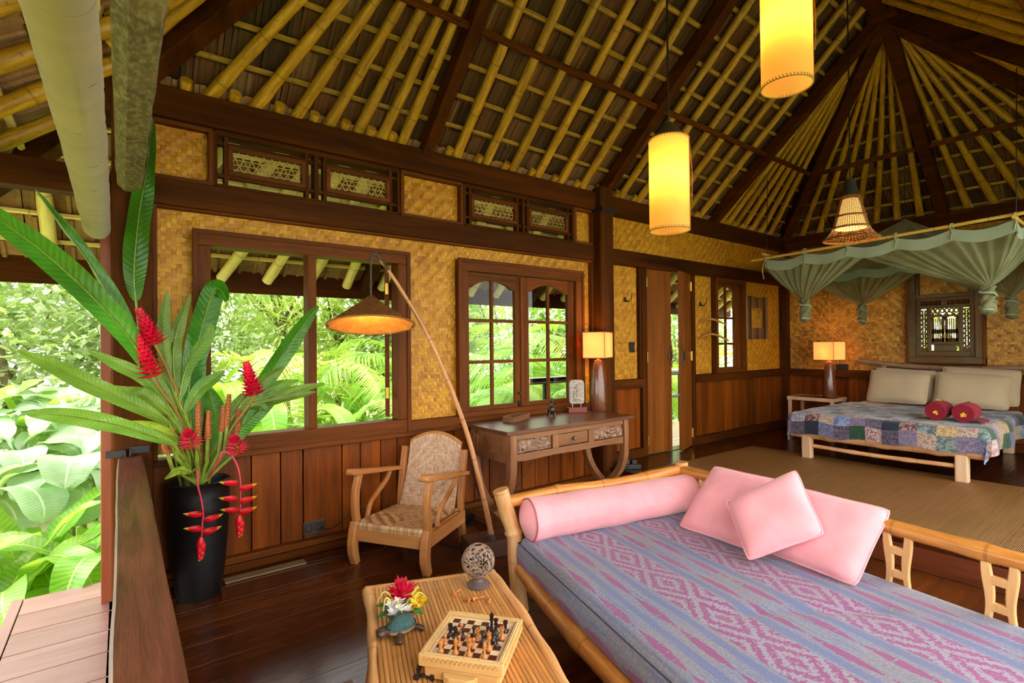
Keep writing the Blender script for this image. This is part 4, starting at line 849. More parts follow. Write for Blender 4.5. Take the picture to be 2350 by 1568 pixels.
for o in mr.children:
    if o.name.startswith('inset'): o.matrix_basis = Matrix.Translation((-7.55, -3.94, -1.88))
# cables and power strips under the console
M_cab = plain('cable', srgb(30, 26, 26), .5)
tag(MB().tube(curve([(1.17, 3.925, .165), (1.25, 3.86, .16), (1.4, 3.84, .26), (1.5, 3.86, .24), (1.55, 3.8, .05), (1.7, 3.7, .006), (1.9, 3.5, .006), (2.05, 3.2, .006)], 8), .004, 6).build('power_cable', M_cab, None, smooth=60), 'thin black lamp cable running from the wall socket under the chair', 'cable')
tag(MB().tube(curve([(3.45, 3.86, .78), (3.35, 3.87, .6), (3.2, 3.87, .42), (3.05, 3.86, .25), (2.85, 3.84, .05)], 8), .003, 6).box(3.245, 3.275, 3.855, 3.88, .44, .51).build('power_cable', M_cab, None, smooth=60), 'thin black cable with inline switch hanging behind the console', 'cable')
tag(MB().tube(curve([(.95, 3.75, .004), (1.1, 3.72, .004), (1.25, 3.70, .004), (1.5, 3.62, .004), (1.62, 3.72, .004)], 8), .003, 6).build('floor_cable', M_cab, None, smooth=60), 'black cable lying on the floor left of the chair', 'cable')
ps = thing('power_strip', 'black power strip with glowing red switch under the console', 'power strip', (2.33, 3.76, 0), math.radians(10))
MB().box(-.13, .13, -.03, .03, 0, .045).build('body', M_black, ps, bevel=.006); MB().box(-.11, -.08, -.015, .015, .045, .052).build('red_switch', glow('red_glow', (1, .06, .02, 1), 5), ps)
for i in range(3): MB().lathe([(.02, 0), (.021, .004), (.014, .004), (.013, 0)], 12, (-.04 + .06 * i, 0, .045)).build('outlet', M_black, ps)
ad = thing('power_adapter', 'black plug adapters piled on the platform edge by the console leg', 'adapter', (4.3, 3.6, PZ), math.radians(-30))
MB().box(-.1, .1, -.04, .04, .0, .05).build('body', M_black, ad, bevel=.006); MB().box(-.09, -.02, -.03, .035, .05, .1).build('plug', M_black, ad, bevel=.006); MB().box(0, .06, -.03, .03, .05, .095).build('plug', M_black, ad, bevel=.006)
for dx in (0, .05): MB().tube(curve([(-.08 + dx, -.04, .03), (-.17 + dx, -.08, .0), (-.2 + dx, -.1, -.12), (-.22 + dx, -.12, -.18)], 6), .006, 6).build('cord', M_cab, ad, smooth=60)
# ---------------------------------------------------------------- DAYBED
FF, FB, NF, NB = Vector((1.76, 2.28, 0)), Vector((2.95, 2.02, 0)), Vector((1.217, .294, 0)), Vector((2.64, -.03, 0))
def D(u, v, z): p = FF.lerp(FB, u).lerp(NF.lerp(NB, u), v); return Vector((p.x, p.y, z))
M_bam = bamboo('daybed_bamboo', srgb(176, 102, 36), srgb(226, 156, 76), .33, .32, .35); M_bamp = bamboo('daybed_pale_bamboo', srgb(206, 140, 76), srgb(240, 190, 132), .4, .4, .25)
M_palew = wood('pale_bamboo_board', srgb(190, 136, 80), srgb(228, 184, 130), 'Z', 14, .45, .15, .1)
db = thing('daybed', 'bamboo daybed frame with knobbly rails in the foreground', 'daybed', (2.1, 1.2, 0))
def knobby(pts, r, nodes, n=14):
    c_ = curve(pts, 10); k = len(c_); rr = []
    for i in range(k): u = i / (k - 1); rr.append(r * (1 + sum(.2 * math.exp(-((u - a) / .018) ** 2) for a in nodes)))
    return MB().tube(c_, rr, n)
knobby([(1.80, 2.31, 0), (1.775, 2.32, .25), (1.77, 2.325, .42), (1.735, 2.34, .55), (1.70, 2.36, .69)], .045, [.55]).build('post', M_bamp, db, smooth=70, world=True)
knobby([(2.99, 2.05, 0), (2.98, 2.05, .4), (2.97, 2.06, .715)], .042, [.5]).build('post', M_bamp, db, smooth=70, world=True)
for u in (0.02, .99): knobby([D(u, .97, 0), D(u, .97, .4), D(u, .97, .7)], .042, [.5]).build('post', M_bamp, db, smooth=70, world=True)
knobby([(1.73, 2.35, .615), (2.1, 2.27, .635), (2.45, 2.19, .63), (2.96, 2.06, .665)], .034, [.3, .62, .85]).build('end_rail', M_bam, db, smooth=70, world=True)
knobby([(2.96, 2.06, .665), (2.90, 1.6, .67), (2.80, 1.0, .665), (2.72, .5, .665), (2.65, .0, .67)], .034, [.22, .5, .74, .9]).build('back_rail', M_bam, db, smooth=70, world=True)
knobby([(1.79, 2.3, .255), (1.66, 1.95, .25), (1.5, 1.4, .24), (1.32, .7, .25), (1.21, .3, .25)], .042, [.2, .42, .66, .85]).build('front_rail', M_bam, db, smooth=70, world=True)
knobby([(2.96, 2.05, .26), (2.8, 1.0, .26), (2.63, 0, .26)], .04, [.3, .6]).build('lower_back_rail', M_bam, db, smooth=70, world=True); knobby([(1.79, 2.31, .26), (2.96, 2.05, .26)], .04, [.3, .6]).build('lower_end_rail', M_bam, db, smooth=70, world=True)
MB().grid(lambda u, v: tuple(D(u, v, .275)), 2, 2).build('slat_base', M_bam, db, world=True)
def spindle(p, d, z0, z1):
    """flat bamboo board with slots cut out, standing between the rails"""
    mb = MB(); n = Vector((-d.y, d.x, 0)); H = z1 - z0
    def mp(a, b, e): q = p + d * a + n * e; return (q.x, q.y, z0 + b)
    for s_ in (-1, 1): sweep(mb, [(s_ * (.037 + .006 * math.sin(b * 22)), b) for b in [H * i / 14 for i in range(15)]], [.028 + .006 * math.cos(b * 22) for b in [H * i / 14 for i in range(15)]], -.011, .011, mp)
    for f in (.22, .5, .78): sweep(mb, [(-.03, f * H), (.03, f * H)], .034, -.011, .011, mp)
    mb.build('spindle', M_palew, db, bevel=.004, smooth=40, world=True)
for yy_ in (1.84, 1.5, 1.15, .80, .455, .12):
    x_ = 2.63 + (yy_) * .157; spindle(Vector((x_, yy_, 0)), Vector((.155, .988, 0)), .28, .65)
for u in (.2, .43, .62, .83): p = Vector((1.73, 2.35, 0)).lerp(Vector((2.96, 2.06, 0)), u); spindle(p, Vector((.973, -.23, 0)), .28, .62)
# ikat mattress
ti = NT('ikat_cloth'); sp_ = ti.n('SeparateXYZ', {0: ti.n('TexCoord').outputs['UV']}); U, V = sp_.outputs[0], sp_.outputs[1]
jag = ti.noise(ti.n('CombineXYZ', {0: ti.m('MULTIPLY', U, 14.0), 1: ti.m('MULTIPLY', V, 120.0), 2: 0.0}).outputs[0], 1.0, 2)
Uj = ti.m('ADD', U, ti.m('MULTIPLY', ti.m('SUBTRACT', jag, .5), .012))
def band(lo, hi): return ti.m('MULTIPLY', ti.m('GREATER_THAN', Uj, lo), ti.m('LESS_THAN', Uj, hi))
base = ti.ramp(ti.noise(ti.n('CombineXYZ', {0: ti.m('MULTIPLY', U, 160.0), 1: ti.m('MULTIPLY', V, 6.0), 2: 0.0}).outputs[0], 1.0, 3), [(.3, srgb(88, 98, 136)), (.5, srgb(112, 116, 142)), (.7, srgb(130, 128, 136))])
grey = ti.m('GREATER_THAN', ti.m('FRACT', ti.m('ADD', ti.m('MULTIPLY', V, 3.1), ti.m('MULTIPLY', ti.m('FLOOR', ti.m('MULTIPLY', U, 3.0)), .37))), .6)
base = ti.mix(ti.m('MULTIPLY', grey, .45), base, srgb(122, 114, 120))
spec = ti.noise(ti.n('CombineXYZ', {0: ti.m('MULTIPLY', U, 150.0), 1: ti.m('MULTIPLY', V, 170.0), 2: 2.0}).outputs[0], 1.0, 2)
base = ti.mix(ti.m('MULTIPLY', ti.m('GREATER_THAN', spec, .56), .25), base, srgb(166, 166, 162))
# wide diamond bands
diam = None
for lo, hi in ((.235, .385), (.60, .745), (.985, 1.1)):
    c_ = (lo + hi) / 2; w_ = (hi - lo) / 2
    a = ti.m('ABSOLUTE', ti.m('DIVIDE', ti.m('SUBTRACT', Uj, c_), w_)); b = ti.m('ABSOLUTE', ti.m('SUBTRACT', ti.m('MULTIPLY', ti.m('FRACT', ti.m('MULTIPLY', V, 6.5)), 2.0), 1.0))
    s_ = ti.m('ADD', a, b); rg = ti.m('SINE', ti.m('MULTIPLY', s_, 11.0)); sp2 = ti.noise(ti.n('CombineXYZ', {0: ti.m('MULTIPLY', U, 115.0), 1: ti.m('MULTIPLY', V, 165.0), 2: 0.0}).outputs[0], 1.0, 3, .6)
    pat = ti.m('GREATER_THAN', ti.m('ADD', ti.m('MULTIPLY', rg, .11), sp2), .49)
    m_ = ti.m('MULTIPLY', band(lo, hi), 1.0); diam = (m_, pat) if diam is None else (ti.m('ADD', diam[0], m_), ti.m('ADD', ti.m('MULTIPLY', diam[1], ti.m('SUBTRACT', 1.0, m_)), ti.m('MULTIPLY', pat, m_)))
mag = ti.mix(ti.noise(ti.co(), 3, 2), srgb(122, 46, 102), srgb(140, 76, 126)); dcol = ti.mix(diam[1], srgb(140, 132, 150), mag)
colr = ti.mix(diam[0], base, dcol)
# narrow dashed bands
dash = None
for c_ in (.045, .15, .45, .53, .81, .90):
    ww = ti.m('MULTIPLY', ti.m('ABSOLUTE', ti.m('SINE', ti.m('MULTIPLY', ti.m('ADD', V, c_), 23.0))), .014); k_ = ti.m('LESS_THAN', ti.m('ABSOLUTE', ti.m('SUBTRACT', Uj, c_)), ww); dash = k_ if dash is None else ti.m('MAXIMUM', dash, k_)
dash = ti.m('MULTIPLY', dash, ti.m('GREATER_THAN', jag, .36)); colr = ti.mix(dash, colr, mag)
for c_ in (.10, .205, .41, .575, .77, .86): colr = ti.mix(ti.m('MULTIPLY', ti.m('LESS_THAN', ti.m('ABSOLUTE', ti.m('SUBTRACT', Uj, c_)), .014), .6), colr, srgb(76, 94, 150))
ti.set(Base_Color=colr, Roughness=.9, Sheen_Weight=.2); ti.bump(ti.m('ADD', spec, ti.noise(ti.co(), 2.5, 3)), .3, .006)
mt = thing('mattress', 'thin purple and blue ikat-covered mattress on the bamboo daybed', 'mattress', (2.1, 1.2, .28))
def mat_top(u, v):
    e = .03; z = .428 + .008 * mnoise.noise(Vector((u * 4, v * 5, 0))) - .012 * math.exp(-((v - .42 - .3 * u) / .02) ** 2) * (.3 < u < .8)
    du = min(u, 1 - u) * 1.25; dv = min(v, 1 - v) * 2.0
    for d_ in (du, dv):
        if d_ < e: z -= e * (1 - math.sqrt(max(0, 1 - (1 - d_ / e) ** 2)))
    return D(u, v, z)
MB().grid(lambda u, v: tuple(mat_top(u, v)), 60, 80).build('cover', ti.mat, mt, smooth=180, world=True)
def edge(u, v):   # side boxing, all round: v down
    k = u * 4; i = min(3, int(k)); f = k - i; P = [(0, 0), (1, 0), (1, 1), (0, 1), (0, 0)]
    a, b = P[i], P[i + 1]; uu, vv = a[0] + (b[0] - a[0]) * f, a[1] + (b[1] - a[1]) * f; p = D(uu, vv, .40 - .13 * v); c_ = D(.5, .5, 0); o = Vector((p.x - c_.x, p.y - c_.y, 0)).normalized() * (.02 * math.sin(PI * v))
    return tuple(p + o)
mbx = MB(); mbx.grid(edge, 160, 4); mbx.uv = [tuple((.0 + .06 * q[1], q[0] * 4) for q in uvf) for uvf in mbx.uv]; mbx.build('boxing', ti.mat, mt, smooth=180, world=True)
MB().tube([edge(i / 160, 0) for i in range(161)], .0032, 6).build('piping', plain('piping', srgb(60, 62, 80), .8), mt, smooth=60, world=True)
M_pink = fabric('pink_cotton', srgb(236, 160, 168), .9, .12, 5, 700)
bo = thing('bolster', 'long pink cylindrical bolster across the head of the daybed', 'bolster', (2.35, 2.12, .42))
pA, pB = Vector((1.80, 2.235, .53)), Vector((2.93, 1.985, .535)); ax = (pB - pA).normalized(); sd = ax.cross(Vector((0, 0, 1))).normalized(); upx = sd.cross(ax)
def bol(u, v):
    a = 2 * PI * u; r = .113 + .006 * mnoise.noise(Vector((math.cos(a) * 1.5, math.sin(a) * 1.5, v * 6))) + .004 * math.sin(v * 40) * max(0, 1 - min(v, 1 - v) * 9); p = pA.lerp(pB, v); return tuple(p + sd * r * math.cos(a) + upx * r * math.sin(a))
MB().grid(bol, 36, 60).build('cover', M_pink, bo, smooth=180, world=True)
for p, s_, v_ in ((pA, -1, 0), (pB, 1, 1)):
    MB().grid(lambda u, v: tuple(Vector(bol(u, v_)).lerp(p + ax * s_ * .02, v) + ax * s_ * .03 * math.sin(v * PI / 2)), 36, 6).build('end_cap', M_pink, bo, smooth=180, world=True)
    MB().tube([bol(i / 36, v_) for i in range(37)], .005, 6).build('piping', plain('bolster_piping', srgb(176, 96, 104), .8) if s_ < 0 else M_pink, bo, smooth=60, world=True)
def pillow(name, label, c4, t, mat, group, seed=0, cat='pillow', pipe=None):
    """soft cushion from its four corners (a, b, c, d in order round the edge)"""
    a, b, c, d = [Vector(q) for q in c4]; ctr = (a + b + c + d) / 4; nrm = (b - a).cross(d - a).normalized(); o = thing(name, label, cat, (ctr.x, ctr.y, min(a.z, b.z, c.z, d.z)), 0, group)
    def f(u, v, s_):
        p = a.lerp(b, u).lerp(d.lerp(c, u), v); x, y = 2 * u - 1, 2 * v - 1; pin = 1 - .035 * (1 - x * x) * abs(y) ** 3 - .035 * (1 - y * y) * abs(x) ** 3 - .05 * (x * y) ** 6; p = ctr + (p - ctr) * pin
        h = t * ((max(0, 1 - x ** 4)) ** .6 * (max(0, 1 - y ** 4)) ** .6) ; h *= 1 + .10 * mnoise.noise(Vector((u * 3 + seed, v * 3, s_))); h += .006 * math.sin((x + y) * 14 + seed) * (abs(x * y)) ** 1.5 * (1 - x ** 6) * (1 - y ** 6)
        return tuple(p + nrm * s_ * h)
    mb = MB(); mb.grid(lambda u, v: f(u, v, 1), 26, 26); mb.grid(lambda u, v: f(1 - u, v, -1), 26, 26); cv = mb.build('cover', mat, o, smooth=180, world=True)
    ring = [f(i / 26, 0, 1) for i in range(26)] + [f(1, i / 26, 1) for i in range(26)] + [f(1 - i / 26, 1, 1) for i in range(26)] + [f(0, 1 - i / 26, 1) for i in range(27)]
    MB().tube(ring, .005, 6).build('piping', pipe or mat, cv, smooth=60, world=True); return o
pg_ = 'pink cushions on the daybed'
pillow('cushion', 'large square pink cushion at the left, behind the small one', [(2.60, 1.83, .43), (2.58, 1.38, .43), (2.86, 1.34, .755), (2.87, 1.76, .76)], .065, M_pink, pg_, 1, 'cushion')
pillow('cushion', 'large pink cushion at the right with its folded flap edge', [(2.60, 1.30, .44), (2.53, .885, .44), (2.80, .83, .735), (2.79, 1.24, .755)], .06, M_pink, pg_, 5, 'cushion')
pillow('cushion', 'small pink cushion set cornerwise on top of two larger ones', [(2.40, 1.30, .45), (2.59, 1.03, .615), (2.77, 1.235, .85), (2.55, 1.50, .665)], .06, M_pink, pg_, 9, 'cushion')

# ---------------------------------------------------------------- COFFEE TABLE
TO = Vector((.884, 2.29, 0)); TU = Vector((.933, -.36, 0)); TL = Vector((-.335, -.942, 0)); TT = .40
tbl = thing('coffee_table', 'low bamboo coffee table topped with narrow split slats', 'table', (.99, 1.55, 0))
def T(a, b, z): p = TO + TU * a + TL * b; return Vector((p.x, p.y, z))
TWD, TLN = .61, 1.35
M_slt = bamboo('table_slat_bamboo', srgb(186, 122, 58), srgb(228, 170, 100), .5, .35, .2)
n = 34; w_ = (TWD - .05) / n
for i in range(n):
    a = .025 + w_ * (i + .5); mb = MB()
    sec = [(-w_ / 2 + .0003, -.006), (-w_ / 2 + .0006, -.0005), (-w_ / 4, .0014), (w_ / 4, .0014), (w_ / 2 - .0006, -.0005), (w_ / 2 - .0003, -.006)]
    pts = [(b, s, z) for b in (.012, TLN - .012) for s, z in sec]; vsx = [T(a + s, b, TT + z) for b, s, z in pts]
    mb.add(vsx, [(k, k + 1, 6 + k + 1, 6 + k) for k in range(5)] + [(0, 1, 2, 3, 4, 5), (11, 10, 9, 8, 7, 6)], [((k / 6, .2), ((k + 1) / 6, .2), ((k + 1) / 6, 1.4), (k / 6, 1.4)) for k in range(5)] + [None, None]); mb.build('slat', M_slt, tbl, smooth=60, world=True)
for a in (.008, TWD - .008):
    MB().tube([T(a + .012 * math.sin(b * 5 + a * 9), b, TT - .016 + .005 * math.sin(b * 8)) for b in [TLN * k / 30 for k in range(31)]], [.023 + .003 * math.sin(k * .9) for k in range(31)], 12).build('side_rail', M_bamp, tbl, smooth=60, world=True)
MB().tube([T(0, .0, TT - .02), T(TWD, .0, TT - .02)], .026, 12).build('end_rail', M_bamp, tbl, smooth=60, world=True); MB().tube([T(0, TLN, TT - .02), T(TWD, TLN, TT - .02)], .026, 12).build('end_rail', M_bamp, tbl, smooth=60, world=True)
for a in (.04, TWD - .04):
    for b in (.05, TLN - .05): MB().tube([T(a, b, 0), T(a, b, TT - .03)], .03, 12).build('leg', M_bamp, tbl, smooth=60, world=True)
pin_ = MB(); pin_.add([(.0025 * math.cos(k * PI / 3), .0025 * math.sin(k * PI / 3), 0) for k in range(6)] + [(0, 0, .0015)], [(k, (k + 1) % 6, 6) for k in range(6)]); PIN = pin_.build('nail_head', plain('nail', srgb(190, 170, 140), .4), tbl, world=False); PIN.matrix_basis = tbl.matrix_basis.inverted() @ Matrix.Translation(T(.04, .08, TT + .002))
for b in (.08, .5, .92, 1.27):
    for i in range(n):
        if b != .08 or i: put('nail_head', PIN, tbl, tbl.matrix_basis.inverted() @ Matrix.Translation(T(.025 + w_ * (i + .5), b + .004 * math.sin(i), TT + .002)))
# chess box
cz = TT + .002; cb = thing('chess_box', 'carved pale wooden chess box with board top and pull-out drawer', 'chess set', (.98, 1.53, cz), math.atan2(-.777, .63))
M_box = wood('chess_box_wood', srgb(202, 152, 84), srgb(238, 200, 134), 'X', 9, .4, .15, .1); M_boxd = plain('chess_carving', srgb(226, 206, 172), .6, .1, 60, .6)
# local: x along the far side to the right, -y toward the viewer
MB().box(-.13, .13, -.13, .13, .004, .045).build('body', M_box, cb, bevel=.003)
for a, b, c, d in ((-.145, .145, .123, .145), (-.145, .145, -.145, -.123), (-.145, -.123, -.123, .123), (.123, .145, -.123, .123)): MB().box(a, b, c, d, .045, .086).build('frame', M_box, cb, bevel=.004)
MB().box(-.123, .123, -.123, .123, .045, .074).build('border', M_boxd, cb)
mb = MB()
for k in range(52):
    q = -.128 + .256 * k / 51
    for a, b in ((q, .134), (q, -.134), (.134, q), (-.134, q)): mb.lathe([(.0022, 0), (.0015, .0014), (0, .0018)], 6, (a, b, .086))
    for a, b in ((q * .9, .1165), (q * .9, -.1165), (.1165, q * .9), (-.1165, q * .9)): mb.lathe([(.0026, 0), (.0018, .0022), (0, .003)], 6, (a, b, .074))
mb.build('bead_carving', M_boxd, cb, kind='stuff')
M_cl = plain('carved_line', srgb(184, 140, 80), .6); mb = MB(); mb2 = MB()
for k in range(16): x = -.12 + .016 * k; mb.tube([(x + .007 * math.cos(q), -.1455, .066 + .012 * math.sin(q)) for q in [PI * j / 6 for j in range(7)]], .0016, 5); mb2.tube([(.1455, x + .007 * math.cos(q), .066 + .012 * math.sin(q)) for q in [PI * j / 6 for j in range(7)]], .0016, 5)
mb.build('edge_carving', M_cl, cb, kind='stuff'); mb2.build('edge_carving', M_cl, cb, kind='stuff')
cdw = MB().box(-.124, .124, -.138, -.13, .006, .042).build('drawer', M_box, cb, bevel=.002)
poly = [(-.05, -.012)] + [(.05 * math.cos(PI - PI * k / 12), -.012 + .028 * math.sin(PI * k / 12) ** .8) for k in range(1, 12)] + [(.05, -.012)]
MB().prism([(-.06, 0), (-.052, .02), (-.03, .03), (.03, .03), (.052, .02), (.06, 0)], .012, .034, lambda a, b, d: (a, -.138 - b, d)).build('drawer_handle', M_box, cdw, bevel=.003)
SQ = .0272; M_sqd = wood('square_dark', srgb(70, 32, 20), srgb(104, 54, 34), 'X', 20, .4); M_sql = wood('square_light', srgb(224, 190, 150), srgb(244, 218, 184), 'X', 20, .4)
for i in range(8):
    for j in range(8): MB().box(-4 * SQ + i * SQ, -3 * SQ + i * SQ, -4 * SQ + j * SQ, -3 * SQ + j * SQ, .072, .0752).build('square', M_sqd if (i + j) % 2 else M_sql, cb)
M_pcl = plain('light_chess_wood', srgb(196, 122, 58), .3, .12, 30); M_pcd = plain('dark_chess_wood', srgb(44, 28, 30), .3, .15, 30)
PROF = {'p': ([(0, 0), (.0095, 0), (.0098, .003), (.008, .006), (.0042, .010), (.0034, .018), (.0056, .020), (.0036, .0215), (.006, .026), (.0064, .029), (.0045, .033), (0, .0345)], None),
        'r': ([(0, 0), (.0108, 0), (.011, .004), (.008, .008), (.0055, .014), (.0052, .026), (.0075, .030), (.0085, .031), (.0085, .040), (.006, .040), (.006, .037), (0, .037)], None),
        'n': ([(0, 0), (.0108, 0), (.011, .004), (.0085, .007), (.006, .012), (.0055, .018), (0, .019)], 'horse'),
        'b': ([(0, 0), (.0108, 0), (.011, .004), (.0075, .008), (.0045, .015), (.004, .028), (.0075, .031), (.0045, .033), (.0065, .039), (.006, .045), (.003, .05), (.0028, .052), (0, .054)], None),
        'q': ([(0, 0), (.0115, 0), (.0118, .004), (.0085, .008), (.005, .016), (.0045, .033), (.0085, .037), (.005, .039), (.0065, .047), (.0095, .054), (.005, .055), (.0025, .058), (0, .059)], None),
        'k': ([(0, 0), (.0118, 0), (.012, .005), (.009, .009), (.0055, .017), (.005, .036), (.009, .04), (.0055, .042), (.0075, .051), (.009, .056), (.004, .058), (0, .0585)], 'cross')}
NAMES = {'p': 'pawn', 'r': 'rook', 'n': 'knight', 'b': 'bishop', 'q': 'queen', 'k': 'king'}
PIECE = {}
def piece(kind, light):
    key = (kind, light)
    if key not in PIECE:
        mb = MB(); prof, ex = PROF[kind]; mb.lathe(prof, 14)
        if ex == 'cross': mb.box(-.0012, .0012, -.0012, .0012, .058, .066).box(-.0035, .0035, -.0012, .0012, .061, .0635)
        if ex == 'horse': mb.prism([(-.006, .016), (.007, .016), (.008, .03), (.005, .039), (.001, .043), (-.004, .04), (-.0105, .034), (-.0095, .030), (-.003, .031), (-.0055, .024)], -.0035, .0035, lambda a, b, d: (a, d, b))
        o = mb.build('chess_' + NAMES[kind], M_pcl if light else M_pcd, None, smooth=50); COL.objects.unlink(o); PIECE[key] = o
    return PIECE[key]
def place(kind, light, M4, label):
    o = piece(kind, light).copy(); COL.objects.link(o); o.matrix_basis = M4; tag(o, label, 'chess piece', ('light' if light else 'dark') + ' wooden chess pieces'); return o
CB4 = cb.matrix_basis
LABD = ['dark rook at the far left corner of the chessboard', 'dark knight beside the far left rook on the chessboard', 'dark pawn standing third from the left on the chessboard', 'dark pawn standing alone near the board centre', 'dark pawn just left of the dark queen', 'tall dark king with cross at the back of the chessboard', 'dark queen in front of the tall dark king', 'dark rook at the far right corner of the chessboard', 'dark pawn right of the board centre', 'dark bishop in front of the dark queen', 'dark pawn nearest the right edge of the chessboard']
LABL = ['light pawn farthest back on the chessboard', 'light pawn at the left edge behind the light knight', 'light knight at the near left of the chessboard', 'light pawn behind the near light bishop', 'light bishop at the near left beside the knight', 'light queen at the near edge of the board', 'light pawn right of the light queen', 'light rook in the middle of the chessboard', 'light bishop at the near right edge of the board', 'light king right of the board centre', 'light rook near the far right corner', 'light pawn in the board centre behind the queen']
for (k, a, b), lb in zip([('r', -0.085, 0.003), ('n', -0.062, 0.014), ('p', -0.036, 0.007), ('p', -0.004, -0.015), ('p', 0.041, -0.036), ('k', 0.049, -0.06), ('q', 0.071, -0.038), ('r', 0.1, -0.06), ('p', 0.04, 0.021), ('b', 0.072, 0.003), ('p', 0.094, 0.031)], LABD):
    place(k, False, CB4 @ Matrix.Translation((a, -b, .0752)) @ Matrix.Rotation(R.uniform(0, 6), 4, 'Z'), lb)
for (k, a, b), lb in zip([('p', -0.052, -0.022), ('p', -0.084, 0.056), ('n', -0.082, 0.102), ('p', -0.034, 0.053), ('b', -0.03, 0.1), ('q', 0.018, 0.102), ('p', 0.019, 0.056), ('r', 0.019, 0.008), ('b', 0.071, 0.102), ('k', 0.073, 0.056), ('r', 0.099, -0.017), ('p', -0.005, 0.037)], LABL):
    place(k, True, CB4 @ Matrix.Translation((a, -b, .0752)) @ Matrix.Rotation(1.2, 4, 'Z'), lb)
for k, lt, x, y_, ra, lb in (('b', 1, 1.178, 1.975, .3, 'light chess piece lying farthest back on the coffee table'), ('n', 1, 1.178, 1.905, 1.9, 'light chess piece lying nearest the turtle among four loose ones'), ('b', 1, 1.225, 1.872, -.4, 'light chess piece lying between two other loose pieces'), ('p', 1, 1.241, 1.815, -2.2, 'light pawn lying with its round base toward the viewer'),
                             ('q', 0, .785, 1.572, .9, 'dark chess piece lying leftmost in front of the chess box'), ('b', 0, .80, 1.535, 2.2, 'dark chess piece lying second from left before the box'), ('n', 0, .832, 1.525, .2, 'dark chess piece lying third from left before the box'), ('k', 0, .862, 1.50, 2.0, 'dark chess king lying before the drawer handle')):
    place(k, lt, Matrix.Translation((x, y_, TT + .0125)) @ Matrix.Rotation(ra, 4, 'Z') @ Matrix.Rotation(PI / 2 - .08, 4, 'Y') @ Matrix.Translation((0, 0, -.025)), lb)
# pierced coconut globe
gb = thing('pierced_globe', 'pierced and carved coconut shell globe on a round foot', 'ornament', (1.30, 1.985, TT + .002))
M_coco = plain('coconut_shell', srgb(150, 126, 110), .45, .25, 25); RG = .076
MB().lathe([(0, 0), (.052, 0), (.054, .008), (.046, .016), (.028, .022), (.02, .034), (.022, .042)], 24).build('foot', plain('coconut_dark', srgb(96, 78, 78), .45, .15), gb, smooth=50)
mb = MB(); N1, N2 = 116, 70; cz_ = .042 + RG * .96
def sph(i, j, r): a = 2 * PI * i / N1; b = -PI / 2 + PI * (j / N2) * .9 + .12; return (r * math.cos(b) * math.cos(a), r * math.cos(b) * math.sin(a), cz_ + r * math.sin(b))
for i in range(N1):
    for j in range(1, N2 - 2):
        p = Vector(sph(i + .5, j + .5, 1)); q = p * 3.4
        k = abs(mnoise.noise(q + Vector((3, 1, 8)))); k2 = abs(mnoise.noise(q * 1.7 + Vector((13, 5, 2))))
        if min(k, k2 * 1.15) < .11 or j < 6 or j > N2 - 8 or (j > N2 // 2 - 1 and j < N2 // 2 and False):
            mb.add([sph(i, j, RG), sph(i + 1, j, RG), sph(i + 1, j + 1, RG), sph(i, j + 1, RG), sph(i, j, RG - .004), sph(i + 1, j, RG - .004), sph(i + 1, j + 1, RG - .004), sph(i, j + 1, RG - .004)], [(0, 1, 2, 3), (7, 6, 5, 4), (0, 4, 5, 1), (1, 5, 6, 2), (2, 6, 7, 3), (3, 7, 4, 0)])
mb.build('globe', M_coco, gb, smooth=30)
# turtle with flower bowl
tu = thing('turtle_ornament', 'small bronze turtle ornament with teal shell on the coffee table', 'ornament', (.852, 1.845, TT + .002), math.radians(-75))
M_ttl = plain('turtle_bronze', srgb(82, 66, 54), .4, .3, 30, 0, .3); M_shell = plain('turtle_shell', srgb(64, 104, 104), .5, .25, 60, .8)
MB().lathe([(.056, .022), (.055, .03), (.046, .046), (.03, .058), (.012, .064), (0, .065)], 24, (0, 0, 0), sx=.85, sy=1.1).build('shell', M_shell, tu, smooth=60)
MB().lathe([(0, .012), (.04, .012), (.055, .018), (.062, .024), (.058, .032)], 24, sx=.85, sy=1.1).build('shell_rim', plain('shell_rim', srgb(140, 112, 74), .5), tu, smooth=60)
MB().tube(curve([(0, -.04, .022), (0, -.065, .028), (0, -.082, .036), (0, -.10, .034), (0, -.108, .03)], 4), [.014] * 5 + [.013] * 4 + [.016] * 4 + [.014, .012, .009, .005], 10).build('head', M_ttl, tu, smooth=60)
for x, y_ in ((-.042, -.045), (.042, -.045), (-.04, .045), (.04, .045)): MB().tube(curve([(x * .7, y_ * .7, .022), (x * 1.25, y_ * 1.1, .018), (x * 1.5, y_ * 1.35, .006)], 4), [.014, .014, .013, .013, .012, .011, .012, .013, .012], 8, True, .8).build('leg', M_ttl, tu, smooth=60)
fb = thing('flower_bowl', 'grey bowl of red, white and yellow blossoms beside the turtle', 'flowers', (.905, 1.95, TT + .002))
MB().lathe([(0, .0), (.035, .0), (.055, .012), (.07, .03), (.076, .042), (.07, .042), (.055, .03), (0, .02)], 24).build('bowl', plain('grey_bowl', srgb(140, 134, 128), .6, .15, 30), fb, smooth=60)
def petal(mb, c, d, up_, L, w): 
    d = Vector(d).normalized(); s_ = d.cross(Vector(up_)).normalized(); c = Vector(c); u_ = s_.cross(d)
    mb.add([c, c + d * L * .5 + s_ * w + u_ * L * .08, c + d * L, c + d * L * .5 - s_ * w + u_ * L * .08, c + d * L * .5 - u_ * L * .06], [(0, 1, 4), (1, 2, 4), (2, 3, 4), (3, 0, 4)])
